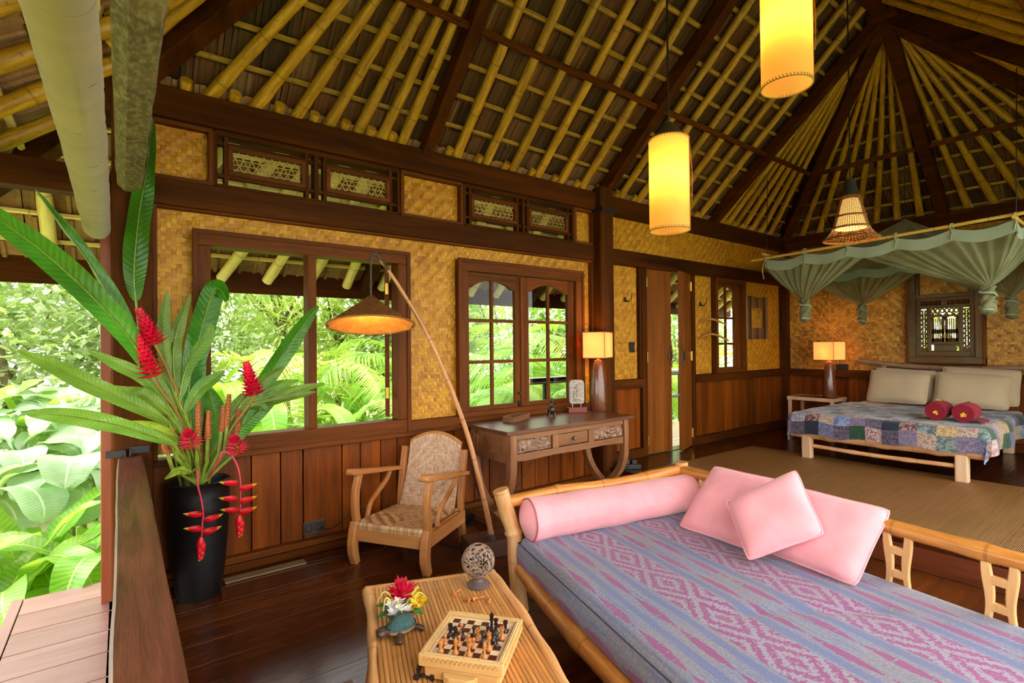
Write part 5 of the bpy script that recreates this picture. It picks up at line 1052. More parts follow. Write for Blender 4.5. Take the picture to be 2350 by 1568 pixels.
def bloom(nm, m_, c, n_, L, w, tilt, par):
    mb = MB()
    for k in range(n_): a = 2 * PI * k / n_ + R.uniform(-.2, .2); e = tilt + R.uniform(-.25, .25); petal(mb, c, (math.cos(a) * math.cos(e), math.sin(a) * math.cos(e), math.sin(e)), (0, 0, 1), L * R.uniform(.8, 1.1), w)
    return mb.build(nm, m_, par)
M_redp = plain('red_petal', srgb(214, 16, 62), .5, .2, 40); M_whp = plain('white_petal', srgb(240, 240, 236), .5, .05); M_yep = plain('yellow_petal', srgb(240, 196, 40), .5, .15, 40); M_lgp = plain('lime_petal', srgb(214, 210, 90), .5, .15); M_grp = plain('green_leaf_small', srgb(62, 128, 52), .5, .25)
for e in (.25, .75, 1.15): bloom('red_blossom', M_redp, (.012, .03, .07), 10, .085, .013, e, fb)
for c in ((-.035, -.05, .06), (-.055, -.02, .065), (-.015, -.068, .055), (-.06, -.05, .05), (-.03, -.03, .075)): bloom('white_blossom', M_whp, c, 8, .036, .010, .5, fb)
for c in ((.035, -.05, .058), (.058, -.02, .06), (.02, -.06, .05), (.065, .01, .066), (.05, -.06, .045), (.075, -.04, .05)): bloom('yellow_blossom', M_yep, c, 6, .034, .012, .5, fb)
for k in range(8): a = k * .8; mbp = MB(); mbp.tube(curve([(.03 * math.cos(a), .03 * math.sin(a), .06), (.07 * math.cos(a), .07 * math.sin(a), .10), (.10 * math.cos(a + .3), .10 * math.sin(a + .3), .065)], 4), [.004, .004, .004, .0035, .003, .003, .002, .002, .001], 5).build('lime_ribbon', M_lgp, fb, smooth=60)
for k in range(7): a = 2.4 + k * .9; mbp = MB(); petal(mbp, (.05 * math.cos(a), .05 * math.sin(a), .045), (math.cos(a), math.sin(a), -.1), (0, 0, 1), .065, .02); mbp.build('leaf', M_grp, fb)
# pale board on the floor at the lower left, and the one by the wall
tag(MB().box(.20, .82, 1.93, 2.3, .0005, .006).xf(Matrix.Identity(4)).build('floor_board', wood('grey_board', srgb(120, 108, 104), srgb(176, 164, 158), 'X', 6, .5), None), 'worn grey board lying on the floor under the coffee table', 'board')
tag(MB().box(.52, 1.02, 3.72, 3.80, .0005, .012).build('floor_batten', wood('grey_batten', srgb(110, 92, 62), srgb(166, 146, 110), 'X', 6, .5), None, bevel=.003), 'pale grey wooden strip lying by the baseboard behind the vase', 'board')
# ---------------------------------------------------------------- MAT
tmt = NT('reed_mat'); so = tmt.n('SeparateXYZ', {0: tmt.n('TexCoord').outputs['Object']}); ln = tmt.m('SINE', tmt.m('MULTIPLY', so.outputs[1], 760.0)); sn = tmt.noise(tmt.co('Object', (.6, 40, 1)), 2.0, 4); gr = tmt.noise(tmt.co(), 1.2, 3)
tmt.set(Base_Color=tmt.mix(tmt.ramp(ln, [(0, (0, 0, 0)), (.7, (1, 1, 1))]), srgb(92, 60, 26), tmt.ramp(tmt.m('ADD', tmt.m('MULTIPLY', sn, .7), tmt.m('MULTIPLY', gr, .3)), [(.3, srgb(138, 96, 44)), (.7, srgb(198, 148, 84))])), Roughness=.42); tmt.bump(ln, .5, .003)
mp_ = [(4.20, 3.43), (6.43, 3.40), (6.41, .2), (4.30, -.25)]
tag(MB().prism(mp_, PZ + .001, PZ + .008, lambda a, b, d: (a, b, d)).build('floor_mat', tmt.mat), 'large woven reed mat on the raised platform in front of the bed', 'mat')
# ---------------------------------------------------------------- BED
bd = thing('bed', 'low double bed frame of thick bamboo on the platform', 'bed', (7.3, 1.98, PZ))
M_bb = bamboo('bed_bamboo', srgb(186, 130, 84), srgb(226, 178, 128), .4, .38, .3); M_leg = wood('bed_leg_bamboo', srgb(196, 158, 120), srgb(232, 202, 166), 'Z', 12, .45, .15, .1)
y0, y1, xf, xb = 1.30, 2.66, 6.25, 8.28
for x in (xf, xb):
    for y in (y0, y1): MB().box(x - .045, x + .045, y - .05, y + .05, PZ, .47).build('leg', M_leg, bd, bevel=.014, world=True)
knobby([(xf, 2.83, .462), (xf, 2.0, .455), (xf, 1.12, .465)], .05, [.25, .55, .8]).build('front_rail', M_bb, bd, smooth=70, world=True)
knobby([(xf, y1, .335), (xf, 2.0, .32), (xf, y0, .33)], .022, [.35, .7]).build('stretcher', M_bb, bd, smooth=70, world=True)
for y in (1.2, 2.76): knobby([(xf, y, .46), (xb, y, .46)], .05, [.2, .5, .8]).build('side_rail', bamboo('bed_side_bamboo', srgb(120, 78, 44), srgb(166, 118, 74), .4, .4, .4), bd, smooth=70, world=True)
MB().box(xf, xb, y0 - .08, y1 + .08, .475, .50).build('slat_base', M_leg, bd, world=True)
M_hb = bamboo('headboard_bamboo', srgb(110, 84, 62), srgb(160, 128, 98), .5, .45, .4)
knobby([(8.36, 2.85, 1.235), (8.36, 2.4, 1.19), (8.36, 1.9, 1.16), (8.36, 1.5, 1.165), (8.36, 1.0, 1.2)], .034, [.3, .65]).build('headboard_rail', M_hb, bd, smooth=70, world=True)
knobby([(8.36, 2.6, 1.10), (8.36, 1.4, 1.10)], .026, [.3, .65]).build('headboard_rail', M_hb, bd, smooth=70, world=True)
for y in (2.55, 1.98, 1.42): MB().box(8.34, 8.375, y - .03, y + .03, .47, 1.2).build('headboard_post', M_hb, bd, bevel=.008, world=True)
bm = tag(MB().box(6.25, 8.3, 1.17, 2.79, .512, .685).build('mattress', fabric('mattress_white', srgb(200, 196, 190)), None, bevel=.04), 'thick pale mattress under the patchwork quilt', 'mattress')
qt = thing('quilt', 'patchwork quilt of blue, cream and mauve batik squares over the bed', 'quilt', (7.2, 1.98, .5))
PAL = [((84, 104, 152), (132, 148, 186), 14), ((176, 170, 168), (104, 110, 150), 40), ((150, 124, 88), (186, 160, 118), 26), ((22, 34, 50), (28, 44, 62), 9), ((28, 58, 44), (46, 82, 62), 40), ((104, 94, 122), (128, 118, 146), 30), ((88, 46, 48), (150, 130, 128), 24), ((196, 190, 186), (140, 66, 84), 55), ((104, 114, 134), (152, 160, 172), 18), ((74, 80, 112), (114, 120, 150), 50), ((136, 104, 90), (184, 170, 160), 60), ((112, 120, 124), (150, 156, 164), 12), ((64, 60, 80), (104, 96, 116), 35), ((76, 92, 96), (124, 140, 138), 22)]
QM = []
for i, (a, b, s_) in enumerate(PAL):
    t = NT('batik_%d' % i); r_ = t.m('MULTIPLY', t.rnd(), 30.0); v_ = t.co('Object', (1, 1, 1), t.n('CombineXYZ', {0: r_, 1: r_, 2: r_}).outputs[0]); nz = t.noise(v_, s_, 3, .6, 1.5)
    t.set(Base_Color=t.ramp(nz, [(.46, srgb(*a)), (.54, srgb(*b))]), Roughness=.9, Sheen_Weight=.2); t.bump(t.noise(v_, 30, 2), .2, .004); QM.append(t.mat)
def drape(a, b):
    """a across (0 = left edge of mattress .. 1.48), b from the foot (0) to the head; outside the top it hangs"""
    y = 2.80 - a; x = 6.235 + b; z = .70 + .01 * mnoise.noise(Vector((a * 3, b * 3, 0))) + .006 * mnoise.noise(Vector((a * 9, b * 9, 4)))
    r = .05
    def hang(d):   # overhang distance d -> (outward, drop)
        if d < r * 1.57: t_ = d / r; return r * math.sin(t_), r * (1 - math.cos(t_))
        return r + .012 * math.sin(d * 9), r + (d - r * 1.57)
    if a < 0: o, dz = hang(-a); y = 2.80 + o + .03 * math.sin(b * 11) * min(1, -a * 4); z -= dz
    if a > 1.64: o, dz = hang(a - 1.64); y = 1.16 - o - .03 * math.sin(b * 9) * min(1, (a - 1.64) * 4); z -= dz
    if b < 0:
        o, dz = hang(-b); x = 6.235 - o - .012 * math.sin(a * 7) * min(1, -b * 5); z -= dz
        if a < 0 or a > 1.64: z += .75 * min(dz, hang(-a if a < 0 else a - 1.64)[1])
    return (x, y, z)
PS = .148; na_, nb_ = 15, 13
for i in range(na_):
    for j in range(nb_):
        a0 = -.30 + PS * i; b0 = -.262 + PS * j + .02 * math.sin(i * 2.3)
        w2 = .02 * math.sin((i + 1) * 2.3)
        f = lambda u, v: drape(a0 + PS * u, (-.262 + PS * (j + v)) + .012 * math.sin((i + u) * 2.1))
        MB().grid(f, 4, 4).build('patch', QM[(i * 5 + j * 3 + int(R.uniform(0, 4))) % 14], qt, smooth=180, world=True)
M_linen = fabric('sage_linen', srgb(188, 168, 136), .9, .06, 4)
lg = 'sage linen bed pillows'
for lb, yl, yr, xo, zo in (('back left beige pillow half hidden behind the front left one', 2.60, 1.93, .16, .03), ('back right beige pillow half hidden behind the front right one', 1.88, 1.16, .16, .06), ('front left beige linen pillow on the bed', 2.61, 1.96, 0, 0), ('front right beige linen pillow on the bed', 1.91, 1.22, 0, 0)):
    pillow('pillow', lb, [(7.86 + xo, yl, .725 + zo * .5), (7.86 + xo, yr, .725 + zo * .5), (8.06 + xo * .9, yr, 1.10 + zo), (8.06 + xo * .9, yl, 1.13 + zo)], .085, M_linen, lg, yl * 7)
# rolled towels with blossoms
M_tow = fabric('red_towel', srgb(128, 8, 36), .95, .2, 60, 1500, .05); M_frang = plain('frangipani', srgb(248, 190, 40), .5, .2, 60)
for k, (yc, lb) in enumerate(((1.56, 'left rolled crimson towel with two orange blossoms'), (1.345, 'right rolled crimson towel with loose end and a blossom'))):
    o = thing('rolled_towel', lb, 'towel', (6.68, yc, .705), 0, 'rolled crimson towels on the quilt')
    mb = MB(); pts = []
    for i in range(90): a = i * .3; r = .012 + .076 * i / 89; pts.append((r * math.cos(a), r * math.sin(a)))
    if k: pts += [(pts[-1][0] - .02 * q, -.068 - .003 * q) for q in range(0)]
    sweep(mb, [(q[0], q[1] + .094) for q in pts], .0165, -.137, .14, lambda a, b, d: (d, a, b)); mb.build('roll', M_tow, o, smooth=60)
    MB().lathe([(0, -.13), (.082, -.13), (.088, -.1), (.088, .1), (.085, .14)], 28).xf(Matrix.Translation((0, 0, .094)) @ Matrix.Rotation(PI / 2, 4, 'Y')).build('outer_wrap', M_tow, o, smooth=60)
    if k: MB().grid(lambda u, v: (-.12 + .26 * u, -.02 - .13 * v, .012 + .03 * math.sin(v * PI) * .6 + .006 * math.sin(u * 9)), 8, 6).build('loose_end', M_tow, o, smooth=180)
    bloom('blossom', M_frang, (-.137, 0, .08), 5, .03, .012, .2, o).matrix_basis = Matrix.Translation((-.137, 0, .08)) @ Matrix.Rotation(-PI / 2, 4, 'Y') @ Matrix.Translation((.137, 0, -.08))
    if not k: bloom('blossom', M_frang, (-.02, 0, .184), 6, .04, .014, .4, o)
# bedside table
bt = thing('bedside_table', 'small bamboo bedside table in the corner by the bed', 'table', (8.08, 3.30, PZ))
MB().box(7.9, 8.32, 3.02, 3.62, .685, .712).build('top', M_conTop, bt, bevel=.004, world=True)
for a, b, c, d in ((7.88, 8.33, 3.60, 3.635), (7.88, 8.33, 3.0, 3.03), (7.875, 7.905, 3.0, 3.635), (8.31, 8.34, 3.0, 3.635)): MB().box(a, b, c, d, .665, .714).build('edge', M_leg, bt, bevel=.006, world=True)
for x in (7.9, 8.31):
    for y in (3.03, 3.6): MB().box(x - .022, x + .022, y - .022, y + .022, PZ, .67).build('leg', M_leg, bt, bevel=.008, world=True)
MB().box(7.9, 8.3, 3.03, 3.6, .33, .35).build('shelf', M_leg, bt, world=True)
# ---------------------------------------------------------------- PENDANT LAMPS
M_cord = plain('black_cord', srgb(18, 16, 14), .6)
def cylinder_pendant(label, x, y, z0, h, ztop):
    o = thing('pendant_lamp', label, 'lamp', (x, y, z0), 0, 'cylindrical parchment pendant lamps')
    r = .118; M_sh = shade_mat('pendant_parchment', (1.0, .56, .11, 1), .42)
    MB().grid(lambda u, v: (r * math.cos(2 * PI * u) * (1 + .012 * math.sin(4 * PI * u + v)), r * math.sin(2 * PI * u), h * v), 40, 10).build('shade', M_sh, o, smooth=180)
    N = 46
    for zz in (0, h):
        mb = MB()
        mb.tube([(r * math.cos(2 * PI * k / 40), r * math.sin(2 * PI * k / 40), zz) for k in range(41)], .0035, 6)
        for k in range(N): a = 2 * PI * k / N; s_ = 1 if zz else -1; mb.bar((r * 1.012 * math.cos(a), r * 1.012 * math.sin(a), zz - s_ * .014), (r * 1.012 * math.cos(a + .08), r * 1.012 * math.sin(a + .08), zz + s_ * .003), .002, .004)
        mb.build('rim_stitching', plain('rim_twine', srgb(160, 120, 50), .7), o)
    pass
    MB().box(r - .002, r + .003, -.008, .008, .01, h - .01).xf(Matrix.Rotation(math.radians(-65), 4, 'Z')).build('side_seam', plain('seam', srgb(150, 96, 30), .7), o)
    MB().tube(curve([(r * .55, -r * .85, h * .92), (r * .62, -r * .93, h * .6), (r * .6, -r * .9, h * .3)], 5), .003, 5).build('lacing_end', M_stitch, o)
    MB().lathe([(.118, 0), (.09, .03), (.045, .07), (.03, .10), (0, .105)], 28, (0, 0, h)).build('cap', plain('green_cap', srgb(58, 52, 30), .5), o, smooth=60)
    MB().tube([(0, 0, h + .09), (0, 0, ztop - z0)], .006, 8).build('cord', M_cord, o)
    MB().lathe([(0, -.04), (.02, -.034), (.032, -.01), (.026, .02), (.014, .045), (0, .05)], 14, (0, 0, h * .5)).build('bulb', glow('pendant_bulb', (1, .75, .4, 1), 12), o, smooth=60)
    point_light('pendant_light', (0, 0, h * .58), 7.5, (1, .6, .22), .03, o)
cylinder_pendant('tall yellow parchment cylinder lamp hanging lower, above the daybed', 2.64, 1.892, 2.185, .55, 4.95)
cylinder_pendant('tall yellow parchment cylinder lamp hanging higher, cut off at the top', 2.69, 1.22, 2.80, .55, 4.4)
wk = thing('wicker_pendant', 'cone-shaped wicker basket lamp hanging over the foot of the bed', 'lamp', (5.40, 1.892, 2.46))
M_wk = plain('wicker', srgb(120, 84, 40), .6, .2, 30)
def wkr(v): return .225 * (1 - v) ** 1.0 * .42 + .075 + (.055 * max(0, 1 - v / .28) ** 1.4)
mb = MB(); NV = 46; HW = .40
for k in range(NV):
    a = 2 * PI * k / NV; mb.tube([(wkr(q / 10) * math.cos(a), wkr(q / 10) * math.sin(a), HW * q / 10) for q in range(11)], .0022, 4)
mb.build('ribs', M_wk, wk)
mb = MB()
for q in range(30): v = q / 30; r_ = wkr(v) + .001; mb.tube([(r_ * math.cos(2 * PI * k / 36), r_ * math.sin(2 * PI * k / 36), HW * v) for k in range(37)], .0022 if q not in (0, 8, 16) else .008, 4)
mb.build('hoops', M_wk, wk)
MB().grid(lambda u, v: ((wkr(.25 + v * .68) - .02) * math.cos(2 * PI * u), (wkr(.25 + v * .68) - .02) * math.sin(2 * PI * u), HW * (.25 + v * .68)), 30, 8).build('inner_shade', glow('wicker_glow', (1.0, .5, .14, 1), 1.6), wk, smooth=180)
MB().lathe([(.08, HW), (.07, HW + .03), (.05, HW + .10), (.044, HW + .15), (0, HW + .155)], 20).build('cap', plain('wicker_cap', srgb(40, 40, 28), .6, .2, 40), wk, smooth=60)
MB().tube([(0, 0, HW + .15), (0, 0, 2.5)], .006, 8).build('cord', M_cord, wk)
point_light('wicker_light', (0, 0, .06), 5, (1, .62, .3), .04, wk)
# ---------------------------------------------------------------- MOSQUITO NET
nt_ = thing('mosquito_net', 'grey-green mosquito net canopy tied up above the bed', 'net', (7.25, 2.02, 2.6))
t = NT('net_cloth'); pl = t.noise(t.co('Object', (1, 1, 1)), 5, 4); t.set(Base_Color=t.ramp(pl, [(.3, srgb(112, 116, 80)), (.7, srgb(150, 152, 114))]), Roughness=.9, Sheen_Weight=.2)
tr_ = t.n('BsdfTranslucent', {0: srgb(136, 146, 104)}).outputs[0]; tp2 = t.n('BsdfTransparent', {0: (1, 1, 1, 1)}).outputs[0]
m1 = t.n('MixShader', {0: .3, 1: t.p.outputs[0], 2: tr_}).outputs[0]; t.t.links.new(t.n('MixShader', {0: .2, 1: m1, 2: tp2}).outputs[0], t.out.inputs[0]); M_net = t.mat
M_val = fabric('net_valance', srgb(142, 156, 138), .9, .06, 4)
NX0, NX1, NY0, NY1 = 6.4, 8.1, .93, 3.17
def rim(s):
    """walk round the top edge: 0 front-left .. 1 front-right .. 2 back-right .. 3 back-left .. 4"""
    k = s % 4; i = int(k); f = k - i; P = [(NX0, NY1, 2.545), (NX0, NY0, 2.60), (NX1, NY0, 2.56), (NX1, NY1, 2.52), (NX0, NY1, 2.545)]; a, b = Vector(P[i]), Vector(P[i + 1]); n_ = 5 if i % 2 == 0 else 4
    p = a.lerp(b, f); sag = .05 * abs(math.sin(f * PI * n_)); p.z -= sag; return p
def val(s): p = rim(s); c_ = Vector((7.25, 2.05, 0)); o = Vector((p.x - c_.x, p.y - c_.y, 0)).normalized(); return p + Vector((0, 0, -.115)) + o * (.012 * math.sin(s * 40))
for i in range(4): MB().grid(lambda u, v: tuple(rim(i + u * .999).lerp(val(i + u * .999), v)), 60, 3).build('valance', M_val, nt_, smooth=180, world=True)
KN = [Vector((6.42, 2.74, 2.0)), Vector((6.42, 1.13, 2.0)), Vector((8.05, 1.22, 2.0)), Vector((8.05, 2.70, 2.0))]
def gather(s0, s1, K, nm='net_drape'):
    cc_ = Vector((7.25, 2.0, 0))
    def f(u, v):
        s = s0 + (s1 - s0) * u; p = val(s if s >= 0 else s + 4); o = Vector((p.x - cc_.x, p.y - cc_.y, 0)).normalized()
        q = p.lerp(K, v); w = (1 - v); q += o * (.012 * math.sin(u * 62) * (.25 + w) + .02 * math.sin(v * PI)); q.z -= .018 * math.sin(v * PI); ang = u * 6.28; q += Vector((math.cos(ang), math.sin(ang), 0)) * .022 * v; return tuple(q)
    MB().grid(f, 110, 18).build(nm, M_net, nt_, smooth=180, world=True)
gather(0.0, .46, KN[0]); gather(.46, 1.0, KN[1]); gather(1.0, 1.5, KN[1]); gather(1.5, 2.0, KN[2]); gather(2.0, 2.52, KN[2]); gather(2.52, 3.0, KN[3]); gather(3.0, 3.5, KN[3]); gather(3.5, 4.0 - 1e-4, KN[0])
for i, K in enumerate(KN):
    def kf(u, v):
        r_ = .05 + .005 * math.sin(v * 7 + i * 2) + .009 * math.sin(u * 2 * PI * 3 + v * 16 + i) + .006 * mnoise.noise(Vector((math.cos(2 * PI * u) * 3, math.sin(2 * PI * u) * 3, v * 6 + i * 5))) + .012 * max(0, v - .7); r_ *= (1 - max(0, v - .9) * 9.5)
        return (K.x + r_ * math.cos(2 * PI * u) + .012 * math.sin(v * 6 + i), K.y + r_ * math.sin(2 * PI * u), K.z + .01 - .27 * v)
    MB().grid(kf, 30, 40).build('knot', M_net, nt_, smooth=180, world=True)
    for w0 in (.015, .13): MB().tube([(K.x + .058 * math.cos(a + w0 * 30) + .006 * math.sin(a * 3), K.y + .057 * math.sin(a + w0 * 30), K.z - w0 - .013 * a + .006 * math.sin(a * 2 + i)) for a in [k * PI / 8 for k in range(20)]], [.013 * math.sin(PI * (k + 1) / 22) ** .5 for k in range(20)], 6, True, .6).build('wrap', M_val, nt_, smooth=60, world=True)
pk = Vector((7.5, 2.05, 2.98))
def top(u, v): p = rim(u * 3.999); q = p.lerp(pk, v); q.z -= .13 * math.sin(v * PI) ; return tuple(q)
MB().grid(top, 120, 12).build('canopy_top', M_net, nt_, smooth=180, world=True)
for s in [0, .2, .4, .6, .8, 1.0]:
    p = rim(s if s < 1 else .9999); MB().tube(curve([p + Vector((-.01, 0, -.03)), p + Vector((-.03, .012, .03)), p + Vector((0, 0, .055)), p + Vector((.02, -.01, .03)), p + Vector((0, 0, -.02)), p + Vector((-.02, .01, -.1))], 5), .006, 6).build('tie', M_val, nt_, smooth=60, world=True)
npole = bamboo('net_pole', srgb(186, 150, 60), srgb(224, 190, 100), .4, .4, .4)
fr = thing('net_frame', 'thin bamboo poles hung on black strings to hold the net', 'pole', (6.4, 2.1, 2.58))
MB().tube(curve([(6.4, 3.36, 2.555), (6.4, 2.2, 2.59), (6.4, .75, 2.645)], 12), .017, 10).build('pole', npole, fr, smooth=60, world=True); MB().tube([(8.1, 3.36, 2.55), (8.1, .75, 2.6)], .017, 10).build('pole', npole, fr, smooth=60, world=True)
for y in (3.17, .93): MB().tube([(6.3, y, 2.60), (8.25, y, 2.58)], .016, 10).build('pole', npole, fr, smooth=60, world=True)
for y, zt in ((3.17, 3.55), (.93, 3.95)):
    MB().tube([(6.4, y, 2.58), (6.4, y - .02, zt)], .004, 6).build('string', M_cord, fr, world=True); MB().tube([(8.1, y, 2.58), (8.1, y, 3.3)], .004, 6).build('string', M_cord, fr, world=True)
MB().tube(curve([(6.4, 3.17, 2.58), (6.38, 3.20, 2.5), (6.38, 3.22, 2.42), (6.38, 3.20, 2.3)], 5), .006, 6).build('loose_tie', M_val, fr, smooth=60, world=True)
MB().tube([(7.5, 2.05, 2.96), (7.5, 2.05, 3.95)], .004, 6).build('string', M_cord, fr, world=True)
# ---------------------------------------------------------------- VASE AND FLOWERS
va = thing('floor_vase', 'tall tapering black floor vase in the corner', 'vase', (.375, 3.68, 0))
tvv = NT('black_ceramic'); tvv.set(Base_Color=tvv.ramp(tvv.noise(tvv.co(), 120, 3), [(.4, srgb(6, 6, 7)), (.7, srgb(20, 20, 22))]), Roughness=.5); tvv.bump(tvv.noise(tvv.co(), 150, 2), .25, .002)
MB().lathe([(0, 0), (.115, 0), (.12, .015), (.142, .18), (.158, .36), (.166, .52), (.168, .62), (.166, .688), (.172, .694), (.16, .70), (.152, .69), (.15, .5), (0, .48)], 40).build('body', tvv.mat, va, smooth=50)
M_hel = leaf_mat('heliconia_leaf', srgb(18, 88, 14), srgb(70, 150, 34), srgb(150, 180, 70), 34, .3, .32); M_hel2 = leaf_mat('heliconia_leaf_pale', srgb(62, 122, 40), srgb(116, 168, 74), srgb(170, 190, 110), 40, .3, .35); M_gin = leaf_mat('ginger_leaf', srgb(54, 100, 22), srgb(120, 158, 62), srgb(170, 176, 100), 24, .3, .45); M_stem = plain('green_stem', srgb(120, 142, 44), .4, .2, 20); M_lime = leaf_mat('lime_leaf', srgb(120, 160, 10), srgb(180, 206, 40), srgb(200, 216, 90), 24, .35, .4)
def blade(pts, hw, nrm=(-.25, -.95, .15), fold=.22, ripple=.012, prof=None, n=5, seed=0):
    c_ = curve(pts, 8); K = len(c_) - 1; nrm = Vector(nrm).normalized(); prof = prof or (lambda t: max(0.0, math.sin(PI * min(1, t * .98 + .015)) ** .55 * (1 - .35 * t)))
    def f(u, v):
        i = v * K; k = min(K - 1, int(i)); p = c_[k].lerp(c_[k + 1], i - k); d = (c_[min(K, k + 1)] - c_[max(0, k - (1 if k == K - 1 else 0))]).normalized(); s_ = d.cross(nrm).normalized(); nn_ = s_.cross(d).normalized()
        a = 2 * u - 1; w = hw * prof(v); return tuple(p + s_ * a * w + nn_ * (-fold * abs(a) * w + ripple * abs(a) * math.sin(v * 19 + seed + 2 * a) * (w / hw)))
    return MB().grid(f, 2 * n, 34), c_
def cut_leaf(name, label, pet, bl, hw, mat, grp, fold=.22, nrm=(-.25, -.95, .15), seed=0, ripple=.012):
    o = thing(name, label, 'leaf', pet[0], 0, grp); mb, c_ = blade(bl, hw, nrm, fold, ripple, seed=seed); bo_ = mb.build('blade', mat, o, smooth=180, world=True)
    MB().tube(curve(pet, 6), .0065, 8).build('petiole', M_stem, o, smooth=60, world=True); MB().tube(c_, [.005 * (1 - .85 * i / (len(c_) - 1)) for i in range(len(c_))], 6).build('midrib', M_stem, bo_, smooth=60, world=True); return o
hg = 'cut heliconia leaves in the vase'
LV = [([(0.370, 3.660, 0.679), (0.245, 3.600, 1.031), (0.142, 3.500, 1.321)], [(0.142, 3.500, 1.321), (0.040, 3.420, 1.551), (-0.135, 3.300, 1.787), (-0.281, 3.150, 1.944), (-0.403, 3.000, 2.046), (-0.447, 2.950, 2.083)], 0.075, M_hel, 'broad green leaf reaching highest out past the left frame edge', .5),
([(0.370, 3.660, 0.679), (0.202, 3.580, 1.051), (0.098, 3.500, 1.311)], [(0.098, 3.500, 1.311), (0.040, 3.450, 1.575), (-0.113, 3.400, 1.909), (-0.219, 3.350, 2.088), (-0.325, 3.300, 2.262)], 0.036, M_hel, 'narrow rolled green leaf pointing up left before the eave', 1.2),
([(0.370, 3.660, 0.679), (0.124, 3.700, 1.300), (0.069, 3.750, 1.787)], [(0.069, 3.750, 1.787), (0.061, 3.750, 1.966), (0.083, 3.750, 2.278), (0.119, 3.750, 2.543), (0.156, 3.750, 2.887)], 0.075, M_hel, 'upright wavy green leaf standing in front of the corner post', .15),
([(0.370, 3.660, 0.679), (0.218, 3.500, 1.071)], [(0.218, 3.500, 1.071), (0.039, 3.400, 1.216), (-0.135, 3.300, 1.334), (-0.256, 3.200, 1.427), (-0.362, 3.100, 1.499)], 0.052, M_hel2, 'pale ribbed leaf reaching left across the post at mid height', .3),
([(0.370, 3.660, 0.679), (0.276, 3.450, 0.886), (0.231, 3.400, 0.973)], [(0.231, 3.400, 0.973), (0.037, 3.300, 1.090), (-0.132, 3.200, 1.168), (-0.249, 3.100, 1.209), (-0.329, 3.050, 1.225)], 0.05, M_hel2, 'lowest pale leaf stretching left above the railing end', .3),
([(0.370, 3.660, 0.679), (0.321, 3.720, 1.102)], [(0.321, 3.720, 1.102), (0.345, 3.720, 1.368), (0.396, 3.720, 1.610), (0.456, 3.700, 1.850), (0.492, 3.660, 1.871), (0.524, 3.620, 1.793)], 0.085, M_hel, 'large dark leaf with curled tip before the open window edge', .2),
([(0.370, 3.660, 0.679), (0.358, 3.760, 0.850)], [(0.358, 3.760, 0.850), (0.344, 3.770, 1.122), (0.369, 3.780, 1.420), (0.422, 3.780, 1.640)], 0.085, M_hel2, 'broad bluish leaf standing behind the flower stalks', .1),
([(0.370, 3.660, 0.679), (0.600, 3.600, 1.021)], [(0.600, 3.600, 1.021), (0.714, 3.600, 1.247), (0.873, 3.600, 1.496), (0.985, 3.600, 1.671), (1.074, 3.600, 1.786)], 0.066, M_hel, 'long bright leaf pointing up right across the window mullion', .3),
([(0.370, 3.660, 0.679), (0.461, 3.640, 0.762)], [(0.461, 3.640, 0.762), (0.570, 3.640, 0.951), (0.721, 3.640, 1.103), (0.860, 3.640, 1.227)], 0.062, M_hel, 'dark glossy leaf slanting right low in front of the window', .35),
([(0.370, 3.660, 0.679), (0.445, 3.700, 0.767)], [(0.445, 3.700, 0.767), (0.496, 3.720, 0.949), (0.463, 3.740, 1.142), (0.411, 3.740, 1.296)], 0.075, M_hel, 'short dark leaf behind the brown stalks', .2)]
for k, (pt, bd_, hw, m_, lb, fo) in enumerate(LV): cut_leaf('heliconia_leaf', lb, pt, bd_, hw, m_, hg, fo, (-.25, -.95, .15) if k != 1 else (-.6, -.7, .3), k * 1.7)
